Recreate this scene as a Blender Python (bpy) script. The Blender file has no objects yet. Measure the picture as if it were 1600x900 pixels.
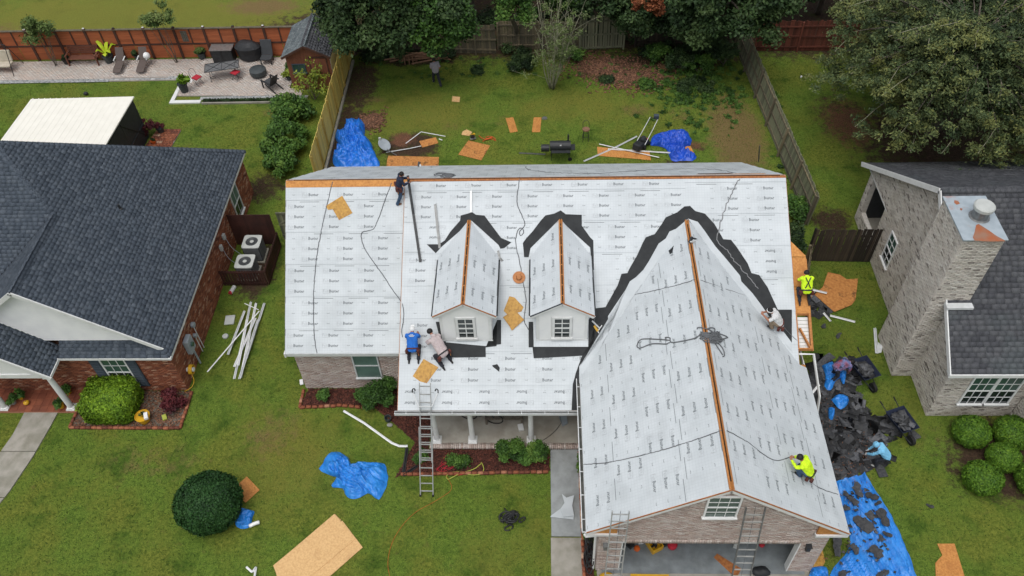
import bpy, math, random
import numpy as np
from mathutils import Vector, Matrix, noise
from mathutils.bvhtree import BVHTree
R = math.radians
random.seed(7); rng = np.random.default_rng(7)
S = bpy.context.scene
COL = S.collection

# ------------------------------------------------------------------ camera
CAM = dict(x=1.729, y=-18.71, z=27.601, yaw=-3.205, pitch=48.701, roll=-2.737, f=1302.335)
ya, pi_, ro = R(CAM['yaw']), R(CAM['pitch']), R(CAM['roll'])
FWD = Vector((math.sin(ya)*math.cos(pi_), math.cos(ya)*math.cos(pi_), -math.sin(pi_)))
RT0 = Vector((math.cos(ya), -math.sin(ya), 0)); UP0 = RT0.cross(FWD)
RT = RT0*math.cos(ro)+UP0*math.sin(ro); UPV = -RT0*math.sin(ro)+UP0*math.cos(ro)
CP = Vector((CAM['x'], CAM['y'], CAM['z']))
cd = bpy.data.cameras.new('camera'); cam = bpy.data.objects.new('camera', cd); COL.objects.link(cam)
m3 = Matrix((RT, UPV, -FWD)).transposed()
cam.matrix_world = Matrix.Translation(CP) @ m3.to_4x4()
cd.sensor_width = 36; cd.lens = CAM['f']/1600*36; cd.clip_end = 3000; cd.clip_start = .5
S.camera = cam

# ------------------------------------------------------------------ light
SUN_EL, SUN_AZ = 73, 204          # azimuth clockwise from +Y
w = bpy.data.worlds.new('World'); S.world = w; w.use_nodes = True
nt = w.node_tree; bg = nt.nodes['Background']
sky = nt.nodes.new('ShaderNodeTexSky'); sky.sky_type = 'NISHITA'; sky.sun_disc = False
sky.sun_elevation = R(SUN_EL); sky.sun_rotation = R(SUN_AZ)
sky.air_density = 1.0; sky.dust_density = 4.0; sky.ozone_density = 1.0
hs = nt.nodes.new('ShaderNodeHueSaturation'); hs.inputs['Saturation'].default_value = .30   # overcast: a nearly white sky
nt.links.new(sky.outputs[0], hs.inputs['Color']); nt.links.new(hs.outputs[0], bg.inputs[0]); bg.inputs[1].default_value = 0.145
sd = bpy.data.lights.new('sun', 'SUN'); sd.energy = .75; sd.angle = R(55); sd.color = (1, .965, .91)
sun = bpy.data.objects.new('sun', sd); COL.objects.link(sun)
to_sun = Vector((math.sin(R(SUN_AZ))*math.cos(R(SUN_EL)), math.cos(R(SUN_AZ))*math.cos(R(SUN_EL)), math.sin(R(SUN_EL))))
sun.rotation_euler = to_sun.to_track_quat('Z', 'Y').to_euler(); sun.location = (0, 0, 40)
S.view_settings.view_transform = 'Standard'; S.view_settings.look = 'None'
S.view_settings.exposure = 0.24; S.view_settings.gamma = 1

def ray(px, py): return (FWD*CAM['f'] + RT*(px-800) - UPV*(py-450)).normalized()
def at(px, py, z=0.0):
    """the world point at height z that the photograph shows at this spot"""
    d = ray(px, py); return CP + d*((z-CP.z)/d.z)

# ------------------------------------------------------------------ materials
def srgb(h):
    h = h.lstrip('#'); c = [int(h[i:i+2], 16)/255 for i in (0, 2, 4)]
    return tuple(x/12.92 if x <= .04045 else ((x+.055)/1.055)**2.4 for x in c)
MATS = {}
def mat(name, col, col2=None, scale=6, rough=.7, bump=0, bscale=None, tint=None, metal=0, detail=4, stretch=None,
        spec=.4, stain=None, stain_scale=1.2, stain_amt=.5, trans=0, stain_lo=.5):
    """plain surface: two colours mixed by noise, optional per-piece tint attribute, stains with their own shape, bump"""
    m = bpy.data.materials.new(name); m.use_nodes = True; t = m.node_tree; N, L = t.nodes, t.links
    b = N['Principled BSDF']; b.inputs['Roughness'].default_value = rough; b.inputs['Metallic'].default_value = metal
    b.inputs['Specular IOR Level'].default_value = spec
    tc = N.new('ShaderNodeTexCoord'); mp = N.new('ShaderNodeMapping'); L.new(tc.outputs['Object'], mp.inputs[0])
    if stretch: mp.inputs['Scale'].default_value = stretch
    if col2 is None: col2 = tuple(c*.8 for c in col)
    nz = N.new('ShaderNodeTexNoise'); nz.inputs['Scale'].default_value = scale; nz.inputs['Detail'].default_value = detail
    L.new(mp.outputs[0], nz.inputs['Vector'])
    rp = N.new('ShaderNodeMapRange'); rp.inputs[1].default_value = .35; rp.inputs[2].default_value = .65
    L.new(nz.outputs[0], rp.inputs[0])
    mx = N.new('ShaderNodeMix'); mx.data_type = 'RGBA'; mx.inputs[6].default_value = (*col, 1); mx.inputs[7].default_value = (*col2, 1)
    L.new(rp.outputs[0], mx.inputs[0]); out = mx.outputs[2]
    if tint:
        at_ = N.new('ShaderNodeAttribute'); at_.attribute_name = 'tint'
        cr = N.new('ShaderNodeValToRGB'); els = cr.color_ramp.elements
        while len(els) < len(tint): els.new(.5)
        for i, c in enumerate(tint):
            els[i].position = i/(len(tint)-1); els[i].color = (*c, 1)
        L.new(at_.outputs['Fac'], cr.inputs[0])
        m2 = N.new('ShaderNodeMix'); m2.data_type = 'RGBA'; m2.blend_type = 'MULTIPLY'; m2.inputs[0].default_value = 1
        L.new(cr.outputs[0], m2.inputs[6]); L.new(out, m2.inputs[7]); out = m2.outputs[2]
    if stain:
        n2 = N.new('ShaderNodeTexNoise'); n2.inputs['Scale'].default_value = stain_scale; n2.inputs['Detail'].default_value = 6
        n2.inputs['Roughness'].default_value = .65
        L.new(tc.outputs['Object'], n2.inputs['Vector'])
        r2 = N.new('ShaderNodeMapRange'); r2.inputs[1].default_value = stain_lo; r2.inputs[2].default_value = stain_lo+.15; r2.inputs[4].default_value = stain_amt
        L.new(n2.outputs[0], r2.inputs[0])
        m4 = N.new('ShaderNodeMix'); m4.data_type = 'RGBA'; L.new(r2.outputs[0], m4.inputs[0]); L.new(out, m4.inputs[6]); m4.inputs[7].default_value = (*stain, 1)
        out = m4.outputs[2]
    L.new(out, b.inputs['Base Color'])
    if bump:
        nb = N.new('ShaderNodeTexNoise'); nb.inputs['Scale'].default_value = bscale or scale*3; nb.inputs['Detail'].default_value = 5
        L.new(mp.outputs[0], nb.inputs['Vector'])
        bp = N.new('ShaderNodeBump'); bp.inputs['Strength'].default_value = bump; bp.inputs['Distance'].default_value = .02
        L.new(nb.outputs[0], bp.inputs['Height']); L.new(bp.outputs[0], b.inputs['Normal'])
    MATS[name] = m; return m
W1 = (1, 1, 1)
felt = mat('underlayment', (.565, .605, .625), (.50, .54, .56), 1.3, .5, .9, 2.2, spec=.3, stain=(.40, .43, .44), stain_scale=1.1, stain_amt=.32)
# fine printed grid of dots on the underlayment
def add_grid(m, period=.1):
    t = m.node_tree; N, L = t.nodes, t.links; b = N['Principled BSDF']
    src = b.inputs['Base Color'].links[0].from_socket
    tc = N.new('ShaderNodeTexCoord'); sp = N.new('ShaderNodeSeparateXYZ')
    ua = N.new('ShaderNodeUVMap'); L.new(ua.outputs[0], sp.inputs[0])
    outs = []
    for k in (0, 1):
        a = N.new('ShaderNodeMath'); a.operation = 'MODULO'; a.inputs[1].default_value = period
        L.new(sp.outputs[k], a.inputs[0])
        c = N.new('ShaderNodeMath'); c.operation = 'LESS_THAN'; c.inputs[1].default_value = .011
        L.new(a.outputs[0], c.inputs[0]); outs.append(c.outputs[0])
    mx = N.new('ShaderNodeMath'); mx.operation = 'MAXIMUM'; L.new(outs[0], mx.inputs[0]); L.new(outs[1], mx.inputs[1])
    # cap nails: sparse dark dots in cells
    vo = N.new('ShaderNodeTexVoronoi'); vo.inputs['Scale'].default_value = 3.3; vo.inputs['Randomness'].default_value = .75; L.new(ua.outputs[0], vo.inputs['Vector'])
    lt = N.new('ShaderNodeMath'); lt.operation = 'LESS_THAN'; lt.inputs[1].default_value = .062; L.new(vo.outputs['Distance'], lt.inputs[0])
    s1 = N.new('ShaderNodeMath'); s1.operation = 'MULTIPLY'; s1.inputs[1].default_value = .2; L.new(mx.outputs[0], s1.inputs[0])
    s2 = N.new('ShaderNodeMath'); s2.operation = 'MULTIPLY'; s2.inputs[1].default_value = .65; L.new(lt.outputs[0], s2.inputs[0])
    s3 = N.new('ShaderNodeMath'); s3.operation = 'MAXIMUM'; L.new(s1.outputs[0], s3.inputs[0]); L.new(s2.outputs[0], s3.inputs[1])
    m2 = N.new('ShaderNodeMix'); m2.data_type = 'RGBA'; L.new(s3.outputs[0], m2.inputs[0]); L.new(src, m2.inputs[6])
    m2.inputs[7].default_value = (.27, .30, .32, 1); L.new(m2.outputs[2], b.inputs['Base Color'])
add_grid(felt)
ink = mat('printed_ink', (.16, .18, .19), rough=.6)
ink2 = mat('printed_ink_pale', (.44, .47, .49), rough=.6)
osb = mat('osb_board', (.60, .28, .075), (.46, .19, .045), 14, .7, .4, 40, detail=7, tint=[(.8, .75, .7), W1], stain=(.32, .12, .03), stain_scale=2.2, stain_amt=.5)
osb_pale = mat('osb_board_pale', (.66, .43, .20), (.55, .33, .14), 16, .75, .3, 40, detail=7, stain=(.42, .24, .10), stain_scale=1.6, stain_amt=.45, stain_lo=.54)
osb_wet = mat('osb_board_wet', (.52, .29, .05), (.38, .19, .03), 10, .5, .3, 30, detail=7, stain=(.20, .09, .02), stain_scale=5, stain_amt=.4)
osb_rot = mat('osb_board_stained', (.52, .235, .065), (.38, .15, .04), 9, .75, .4, 30, detail=7, stain=(.035, .02, .012), stain_scale=2.2, stain_amt=.9, stain_lo=.56)
lumber = mat('raw_lumber', (.50, .22, .065), (.36, .14, .04), 8, .7, .2, stretch=(1, 1, 6))
ridgewood = mat('ridge_sheathing', (.40, .155, .045), (.25, .085, .025), 9, .75, .2)
slotdark = mat('ridge_slot_shade', (.02, .012, .008), rough=.9)  # near-black colour standing in for the shade inside slots and gaps
membrane = mat('black_membrane', (.016, .018, .020), (.026, .029, .031), 3, .62, .5, 14, spec=.25)
whitep = mat('white_paint', (.72, .73, .72), (.66, .67, .66), 3, .5, stain=(.5, .5, .48), stain_scale=1.5, stain_amt=.2)
whitev = mat('white_vinyl', (.78, .79, .78), (.72, .73, .73), 2, .45)
alum = mat('white_aluminium', (.62, .64, .64), (.52, .54, .54), 5, .35, spec=.6)
gutterin = mat('gutter_inside', (.05, .055, .05), (.09, .09, .08), 6, .9)
mortar_p = mat('pale_mortar', (.50, .46, .42), (.42, .38, .34), 9, .9, .3, stain=(.22, .13, .09), stain_scale=.5, stain_amt=.3)
PALE = [(.52, .42, .37), (.44, .34, .29), (.58, .51, .46), (.36, .27, .23), (.62, .56, .52), (.50, .38, .33)]
brick_w = mat('whitewashed_brick', W1, (.82, .82, .82), 30, .85, .4, 60, tint=PALE, stain=(.52, .47, .43), stain_scale=2.5, stain_amt=.35)
mortar_g = mat('grey_mortar', (.60, .57, .52), (.50, .475, .43), 8, .9, .3)
TANB = [(.66, .61, .55), (.57, .52, .46), (.71, .68, .62), (.46, .42, .37), (.68, .64, .57), (.60, .55, .49), (.17, .15, .13)]
brick_t = mat('tan_brick', W1, (.8, .8, .8), 25, .85, .4, 60, tint=TANB, stain=(.33, .29, .21), stain_scale=.45, stain_amt=.3)
mortar_r = mat('red_mortar', (.24, .115, .07), (.33, .19, .13), 8, .9, .3)
REDB = [(.30, .098, .046), (.22, .068, .034), (.38, .135, .066), (.14, .045, .028), (.34, .11, .052), (.52, .33, .22)]
brick_r = mat('red_brick', W1, (.75, .75, .75), 25, .85, .4, 60, tint=REDB)
SHB = [(.062, .078, .100), (.082, .101, .127), (.108, .129, .156), (.070, .088, .112), (.092, .113, .140)]
shing_b = mat('blue_grey_shingle', W1, (.72, .72, .72), 60, .9, .6, 150, tint=SHB, spec=.2)
SHG = [(.070, .073, .083), (.092, .096, .107), (.118, .122, .132), (.080, .083, .093)]
shing_g = mat('weathered_shingle', W1, (.65, .65, .65), 40, .9, .6, 120, tint=SHG, spec=.2, stain=(.105, .125, .13), stain_scale=.32, stain_amt=.6, stain_lo=.52)
SHS = [(.11, .13, .14), (.16, .19, .20), (.21, .24, .25), (.13, .15, .16)]
shing_s = mat('shed_shingle', W1, (.7, .7, .7), 40, .9, .5, 120, tint=SHS, spec=.2)
underroof = mat('roof_felt', (.036, .043, .055), rough=.95)
concrete = mat('concrete', (.33, .31, .27), (.25, .24, .20), 3, .85, .3, 30, stain=(.17, .16, .12), stain_scale=1.3, stain_amt=.55)
concrete_w = mat('wet_concrete', (.20, .225, .235), (.15, .17, .18), 3, .5, .3, 30, stain=(.10, .11, .11), stain_scale=1.0, stain_amt=.5)
concrete_b = mat('damp_concrete', (.30, .32, .32), (.23, .245, .245), 3, .65, .3, 30, stain=(.16, .165, .155), stain_scale=1.0, stain_amt=.5)
slab = mat('porch_slab', (.38, .36, .31), (.29, .27, .23), 2, .8, .2, 30, stain=(.20, .17, .13), stain_scale=.9, stain_amt=.45)
glass = mat('window_glass', (.012, .018, .018), (.02, .03, .03), 2, .12, spec=.8)
glass_g = mat('green_window_glass', (.05, .10, .08), (.035, .075, .06), 1.5, .15, spec=.7)
screen = mat('window_screen', (.10, .17, .14), (.075, .13, .11), 3, .4)
pine_y = mat('new_pine', (.74, .58, .17), (.62, .48, .12), 2, .75, .2, stretch=(1, 1, .3), tint=[(.8, .8, .8), (1.12, 1.1, 1.05)])
pine_shaded = mat('pine_post_shaded', (.46, .32, .075), (.36, .25, .055), 2, .75, .2)  # darker copy of the pine: shadow side of the posts put into the colour
fence_g = mat('weathered_fence', (.16, .14, .10), (.10, .09, .065), 3, .9, .4, 30, stretch=(2, 2, .3), tint=[(.65, .65, .65), (1.5, 1.4, 1.2)])
fence_v = mat('mossy_fence', (.19, .19, .13), (.12, .13, .085), 3, .9, .4, 30, stretch=(2, 2, .3), tint=[(.7, .7, .7), (1.35, 1.35, 1.25)])
fence_d = mat('dark_rotten_fence', (.060, .048, .036), (.028, .022, .017), 3, .9, .5, 30, stretch=(3, 3, .3), tint=[(.55, .55, .55), (1.5, 1.4, 1.3)])
fence_r = mat('red_stained_fence', (.42, .125, .048), (.33, .095, .038), 2, .75, .2, tint=[(.85, .85, .85), (1.12, 1.1, 1.1)], stretch=(.5, 1, 6))
fence_rd = mat('dark_red_timber', (.085, .038, .025), (.06, .028, .02), 4, .8, .2)
screen_b = mat('brown_screen_fence', (.055, .018, .013), (.035, .012, .009), 2, .75, .2, tint=[(.75, .75, .75), (1.2, 1.2, 1.2)])
red_wood = mat('red_back_fence', (.15, .045, .028), (.09, .03, .02), 4, .85, .3, stretch=(3, 3, .4), tint=[(.6, .6, .6), (1.35, 1.3, 1.3)])
metal = mat('brushed_metal', (.42, .43, .43), (.30, .31, .31), 8, .35, metal=.7)
metal_g = mat('grey_steel', (.22, .23, .23), (.15, .155, .155), 8, .45, metal=.5)
galv = mat('galvanised_cap', (.40, .46, .50), (.33, .39, .43), 4, .4, metal=.2, stain=(.42, .13, .05), stain_scale=.75, stain_amt=.95, stain_lo=.53)
black = mat('black_plastic', (.012, .013, .014), (.02, .021, .022), 6, .45)
blackm = mat('black_metal', (.018, .02, .022), (.03, .033, .036), 8, .5)
blackc = mat('black_cover_fabric', (.016, .018, .02), (.026, .028, .032), 5, .6, .3, 12)
rubber = mat('rubber', (.012, .012, .012), rough=.8)
tarp_b = mat('blue_tarp', (.012, .17, .66), (.008, .125, .52), 4, .38, .25, 25, spec=.5, stain=(.04, .26, .78), stain_scale=3, stain_amt=.35)
tarp_p = mat('faded_tarp_painted_creases', (.022, .235, .70), (.010, .145, .50), 2.2, .36, .9, 5, spec=.5, detail=6, stretch=(2.6, 1, 1), stain=(.07, .32, .74), stain_scale=2, stain_amt=.4)  # stretched streaks in the blue stand in for the shading of creases
tarp_d = mat('deep_blue_tarp', (.012, .085, .55), (.01, .06, .42), 4, .38, .25, 25, spec=.5)
torn = mat('torn_shingle', (.040, .043, .048), (.075, .076, .078), 12, .9, .6, 60, tint=[(.45, .45, .45), (1.0, 1.0, 1.0), (2.1, 2.1, 2.15)], stain=(.08, .05, .025), stain_scale=5, stain_amt=.6, stain_lo=.62)
soil_m = mat('mulch_chip', (.085, .031, .021), (.055, .021, .015), 9, .95, tint=[(.45, .45, .45), (1.9, 1.6, 1.5)])
chips_m = mat('wood_chip', (.20, .105, .065), (.12, .062, .04), 9, .95, tint=[(.5, .5, .5), (1.6, 1.5, 1.4)])
pot_y = mat('yellow_plastic', (.62, .36, .02), (.55, .30, .015), 4, .4)
pot_o = mat('orange_plastic', (.60, .12, .02), (.5, .09, .015), 4, .4)
pot_d = mat('dark_pot', (.035, .045, .048), (.05, .06, .062), 5, .5)
pot_g = mat('stone_pot', (.30, .30, .28), (.22, .22, .2), 5, .8)
tile_m = mat('terracotta_tile', (.26, .085, .045), (.20, .06, .035), 3, .6, .1, tint=[(.8, .8, .8), (1.15, 1.15, 1.1)], stain=(.14, .05, .03), stain_scale=1.5, stain_amt=.4)
grout = mat('tile_grout', (.30, .17, .11), rough=.9)
paver = mat('patio_paver', W1, (.8, .8, .8), 20, .85, .2, tint=[(.50, .43, .38), (.56, .50, .45), (.60, .50, .43), (.54, .50, .46), (.64, .59, .54)])
cream_metal = mat('cream_metal', (.80, .78, .70), (.76, .74, .66), 2, .5)
paver_g = mat('grey_paver', W1, (.8, .8, .8), 20, .85, .2, tint=[(.30, .32, .32), (.42, .44, .44), (.38, .39, .39), (.50, .52, .52)])
joint_m = mat('paver_joint', (.36, .33, .30), rough=.95)
redcush = mat('red_cushion', (.42, .02, .035), (.34, .015, .03), 6, .8)
sling = mat('taupe_sling', (.11, .085, .075), (.09, .07, .062), 30, .8)
creamf = mat('cream_cushion', (.50, .45, .36), (.43, .38, .30), 5, .85)
benchw = mat('bench_wood', (.17, .065, .04), (.12, .045, .028), 6, .7, .2, stretch=(.6, 4, 4))
shedw = mat('shed_siding', (.22, .082, .045), (.17, .062, .035), 3, .8, .2, stretch=(4, 4, .5))
shutter = mat('blue_grey_shutter', (.055, .075, .095), (.045, .062, .08), 5, .6)
acbody = mat('condenser_grey', (.27, .28, .29), (.22, .23, .235), 6, .5, metal=.2)
acdark = mat('condenser_grille', (.05, .055, .06), rough=.6)
ladder_m = mat('ladder_aluminium', (.40, .41, .40), (.30, .31, .30), 6, .35, metal=.3)
greybox = mat('meter_box_grey', (.33, .37, .40), (.28, .32, .35), 4, .5)
shortgrey = mat('light_grey_box', (.48, .50, .48), (.42, .44, .42), 4, .5)
cordo = mat('orange_cord', (.65, .10, .02), rough=.5)
cordg = mat('green_yellow_hose', (.38, .42, .07), rough=.5)
ropem = mat('grey_rope', (.085, .09, .095), (.16, .17, .18), 90, .9)
rope_l = mat('pale_rope', (.33, .34, .34), (.10, .10, .11), 90, .9)
straw = mat('straw', (.50, .22, .09), (.40, .17, .065), 20, .8)
skin = mat('skin', (.36, .16, .095), (.31, .13, .08), 8, .55)
skin_d = mat('skin_tanned', (.24, .10, .06), (.2, .085, .05), 8, .55)
hairm = mat('black_hair', (.010, .008, .008), rough=.6)
c_navy = mat('navy_cloth', (.018, .026, .055), (.012, .018, .04), 9, .85, .3, 20)
c_blue = mat('blue_shirt', (.02, .15, .55), (.015, .12, .46), 6, .85, .3, 20)
c_beige = mat('beige_hoodie', (.50, .43, .43), (.44, .37, .37), 6, .9, .3, 20)
c_white = mat('white_shirt', (.62, .63, .63), (.53, .54, .54), 6, .9, .3, 20)
c_neon = mat('neon_shirt', (.62, .88, .02), (.52, .76, .015), 6, .8, .3, 20)
c_sky = mat('sky_blue_hoodie', (.20, .50, .72), (.16, .43, .64), 6, .85, .3, 20)
c_grey = mat('grey_shirt', (.30, .28, .31), (.25, .235, .26), 6, .9, .3, 20)
c_multi = mat('patterned_shirt', (.12, .22, .45), (.28, .05, .06), 3.5, .85, .3, 20, detail=1, stain=(.02, .03, .06), stain_scale=6, stain_amt=1)
c_jean = mat('denim', (.045, .085, .15), (.03, .06, .11), 9, .9, .3, 20)
c_dark = mat('dark_trousers', (.016, .018, .025), (.025, .027, .035), 9, .9, .3, 20)
c_khaki = mat('khaki_trousers', (.26, .20, .14), (.20, .15, .10), 9, .9, .3, 20)
boot = mat('tan_boot', (.22, .10, .04), (.16, .07, .03), 9, .8)
bootd = mat('dark_boot', (.02, .02, .02), rough=.8)
shoe_l = mat('pale_shoe', (.4, .4, .38), rough=.7)
leather = mat('tool_leather', (.13, .03, .02), (.06, .018, .014), 12, .7)
bark = mat('bark', (.16, .14, .11), (.09, .075, .06), 6, .9, .6, 20, stretch=(3, 3, .6))
bark_l = mat('pale_bark', (.32, .31, .22), (.20, .20, .13), 6, .9, .4, 20)
debris_w = mat('old_lumber', (.24, .13, .075), (.15, .085, .05), 7, .85, .3, stretch=(1, 1, 1))
def leafmat(name, cols, rough=.62, trans=.12):
    m = mat(name, W1, (.75, .75, .75), 2.5, rough, tint=cols, spec=.25)
    b = m.node_tree.nodes['Principled BSDF']; b.inputs['Subsurface Weight'].default_value = 0
    return m
lf_oak = leafmat('oak_leaves', [(.024, .042, .018), (.044, .074, .028), (.074, .108, .040), (.12, .15, .050), (.20, .215, .062)])
lf_green = leafmat('green_leaves', [(.02, .05, .01), (.04, .10, .015), (.075, .16, .025), (.12, .21, .035)])
lf_dark = leafmat('dark_leaves', [(.010, .024, .008), (.02, .045, .013), (.035, .07, .02), (.06, .10, .03)])
lf_lime = leafmat('lime_leaves', [(.035, .09, .006), (.09, .18, .010), (.17, .30, .016), (.27, .40, .03)])
lf_ball = leafmat('boxwood_leaves', [(.03, .08, .008), (.065, .15, .012), (.11, .22, .018), (.17, .28, .025)])
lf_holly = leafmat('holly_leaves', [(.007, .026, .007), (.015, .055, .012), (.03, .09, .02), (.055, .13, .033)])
lf_yel = leafmat('yellow_green_leaves', [(.10, .15, .02), (.2, .26, .03), (.32, .36, .04)])
lf_red = leafmat('rusty_needles', [(.16, .045, .02), (.26, .08, .03), (.36, .14, .06)])
lf_maroon = leafmat('maroon_leaves', [(.05, .01, .012), (.09, .015, .02), (.13, .03, .03)])
lf_pale = leafmat('sparse_pale_leaves', [(.07, .12, .03), (.12, .18, .045), (.20, .25, .08)])
lf_banana = leafmat('banana_leaves', [(.35, .48, .02), (.5, .6, .03)])
lf_bare = leafmat('lichen_twigs', [(.08, .13, .04), (.15, .19, .07), (.26, .28, .14)])
grass_m = leafmat('grass_blades', [(.028, .065, .009), (.060, .115, .014), (.11, .165, .022), (.24, .24, .055)], rough=.8)

# ------------------------------------------------------------------ builders
def tag(o, label=None, cat=None, group=None, kind=None):
    if label: o['label'] = label
    if cat: o['category'] = cat
    if group: o['group'] = group
    if kind: o['kind'] = kind
    return o
def thing(name, label, cat, loc=(0, 0, 0), group=None, rz=0):
    o = bpy.data.objects.new(name, None); COL.objects.link(o); o.location = loc; o.rotation_euler = (0, 0, rz)
    o.empty_display_size = .2
    return tag(o, label, cat, group)
def wloc(p):
    v = Vector((0, 0, 0))
    while p is not None: v += p.location; p = p.parent
    return v
def link(me, name, parent=None, mats=(), loc=None):
    """link a mesh in world coordinates; its vertices are shifted so that the parts follow their thing"""
    o = bpy.data.objects.new(name, me); COL.objects.link(o)
    for m in (mats if isinstance(mats, (list, tuple)) else [mats]): me.materials.append(m)
    if parent is not None:
        off = wloc(parent); o.parent = parent
        if off.length: me.transform(Matrix.Translation(-off))
    else:
        n = len(me.vertices); a = np.empty(n*3, np.float32); me.vertices.foreach_get('co', a); a = a.reshape(-1, 3)
        if loc is None: loc = Vector(((a[:, 0].min()+a[:, 0].max())/2, (a[:, 1].min()+a[:, 1].max())/2, a[:, 2].min()))
        me.transform(Matrix.Translation(-Vector(loc))); o.location = loc
    return o
def fast_mesh(name, V, nper, tint=None, F=None, smooth=False):
    """V (n,3); faces either consecutive groups of nper vertices or the index array F (m,nper)"""
    me = bpy.data.meshes.new(name); V = np.asarray(V, np.float32)
    if F is None: F = np.arange(len(V), dtype=np.int32).reshape(-1, nper)
    F = np.asarray(F, np.int32); nf = len(F)
    me.vertices.add(len(V)); me.vertices.foreach_set('co', V.ravel())
    me.loops.add(nf*nper); me.loops.foreach_set('vertex_index', F.ravel())
    me.polygons.add(nf); me.polygons.foreach_set('loop_start', np.arange(nf, dtype=np.int32)*nper)
    me.update(calc_edges=True)
    if tint is not None:
        a = me.attributes.new('tint', 'FLOAT', 'FACE'); a.data.foreach_set('value', np.asarray(tint, np.float32))
    if smooth: me.polygons.foreach_set('use_smooth', np.ones(nf, bool))
    me.validate(); return me
class MB:
    def __init__(s): s.v = []; s.f = []; s.m = []; s.uv = {}
    def add(s, vs, fs, m=0):
        b = len(s.v); s.v += [tuple(x) for x in vs]
        for f in fs: s.f.append(tuple(b+i for i in f)); s.m.append(m)
        return s
    def box(s, c, d, rot=None, m=0):
        hx, hy, hz = d[0]/2, d[1]/2, d[2]/2; c = Vector(c)
        P = [Vector((x*hx, y*hy, z*hz)) for z in (-1, 1) for y in (-1, 1) for x in (-1, 1)]
        if rot is not None:
            if not isinstance(rot, Matrix): rot = Matrix.Rotation(rot, 3, 'Z')
            P = [rot@p for p in P]
        return s.add([c+p for p in P], [(0, 2, 3, 1), (4, 5, 7, 6), (0, 1, 5, 4), (2, 6, 7, 3), (0, 4, 6, 2), (1, 3, 7, 5)], m)
    def bx(s, x0, x1, y0, y1, z0, z1, m=0): return s.box(((x0+x1)/2, (y0+y1)/2, (z0+z1)/2), (x1-x0, y1-y0, z1-z0), None, m)
    def bar(s, p, q, w, h, m=0, up=(0, 0, 1)):
        p, q = Vector(p), Vector(q); d = q-p; L = d.length
        if L < 1e-6: return s
        x = d/L; u = Vector(up); y = u.cross(x)
        if y.length < 1e-4: y = Vector((0, 1, 0)).cross(x)
        y.normalize(); z = x.cross(y)
        return s.box((p+q)/2, (L, w, h), Matrix((x, y, z)).transposed(), m)
    def tube(s, path, r, n=6, m=0, caps=True):
        P = [Vector(p) for p in path]; rs = r if isinstance(r, (list, tuple)) else [r]*len(P); b = len(s.v); k = len(P)
        prev = None
        for i, p in enumerate(P):
            t = (P[min(i+1, k-1)]-P[max(i-1, 0)])
            if t.length < 1e-7: t = Vector((0, 0, 1))
            t.normalize()
            if prev is None:
                a = Vector((0, 0, 1)) if abs(t.z) < .9 else Vector((1, 0, 0)); u = a.cross(t).normalized()
            else:
                u = prev-t*prev.dot(t)
                u = u.normalized() if u.length > 1e-5 else Vector((1, 0, 0))
            prev = u; v = t.cross(u)
            for j in range(n):
                an = 2*math.pi*j/n; s.v.append(tuple(p+(u*math.cos(an)+v*math.sin(an))*rs[i]))
        for i in range(k-1):
            for j in range(n):
                j2 = (j+1) % n; s.f.append((b+i*n+j, b+i*n+j2, b+(i+1)*n+j2, b+(i+1)*n+j)); s.m.append(m)
        if caps:
            s.f.append(tuple(b+j for j in reversed(range(n)))); s.m.append(m)
            s.f.append(tuple(b+(k-1)*n+j for j in range(n))); s.m.append(m)
        return s
    def sphere(s, c, r, n=12, k=7, m=0, z0=-1.0):
        r = (r, r, r) if not isinstance(r, (list, tuple)) else r; c = Vector(c); vs = []; fs = []
        a0 = math.asin(z0) if z0 > -1 else -math.pi/2
        for i in range(k+1):
            a = a0+(math.pi/2-a0)*i/k
            for j in range(n):
                b = 2*math.pi*j/n; vs.append(c+Vector((r[0]*math.cos(a)*math.cos(b), r[1]*math.cos(a)*math.sin(b), r[2]*math.sin(a))))
        for i in range(k):
            for j in range(n): fs.append((i*n+j, i*n+(j+1) % n, (i+1)*n+(j+1) % n, (i+1)*n+j))
        return s.add(vs, fs, m)
    def lathe(s, prof, c, n=16, m=0):
        c = Vector(c); vs = []; fs = []
        for r, z in prof:
            for j in range(n): b = 2*math.pi*j/n; vs.append(c+Vector((r*math.cos(b), r*math.sin(b), z)))
        for i in range(len(prof)-1):
            for j in range(n): fs.append((i*n+j, i*n+(j+1) % n, (i+1)*n+(j+1) % n, (i+1)*n+j))
        return s.add(vs, fs, m)
    def prism(s, pts, vec, m=0):
        P = [Vector(p) for p in pts]; n = len(P); vec = Vector(vec)
        fs = [tuple(range(n)), tuple(reversed(range(n, 2*n)))]+[(i, (i+n), (i+1) % n+n, (i+1) % n) for i in range(n)]
        return s.add(P+[p+vec for p in P], fs, m)
    def build(s, name, mats, parent=None, smooth=False, bevel=0, loc=None, tint=None):
        me = bpy.data.meshes.new(name); me.from_pydata(s.v, [], s.f); me.validate()
        if len(me.polygons) == len(s.m): me.polygons.foreach_set('material_index', s.m)
        if smooth: me.polygons.foreach_set('use_smooth', [True]*len(me.polygons))
        import bmesh
        bm = bmesh.new(); bm.from_mesh(me); bmesh.ops.recalc_face_normals(bm, faces=bm.faces); bm.to_mesh(me); bm.free()
        a = me.attributes.new('tint', 'FLOAT', 'FACE'); a.data.foreach_set('value', [random.random() if tint is None else tint]*len(me.polygons))
        o = link(me, name, parent, mats, loc)
        if bevel:
            b = o.modifiers.new('bevel', 'BEVEL'); b.width = bevel; b.segments = 2; b.limit_method = 'ANGLE'
        return o
def copy_tree(o, parent=None):
    c = o.copy(); COL.objects.link(c)
    if parent is not None: c.parent = parent
    for ch in list(o.children): copy_tree(ch, c)
    return c
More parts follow.
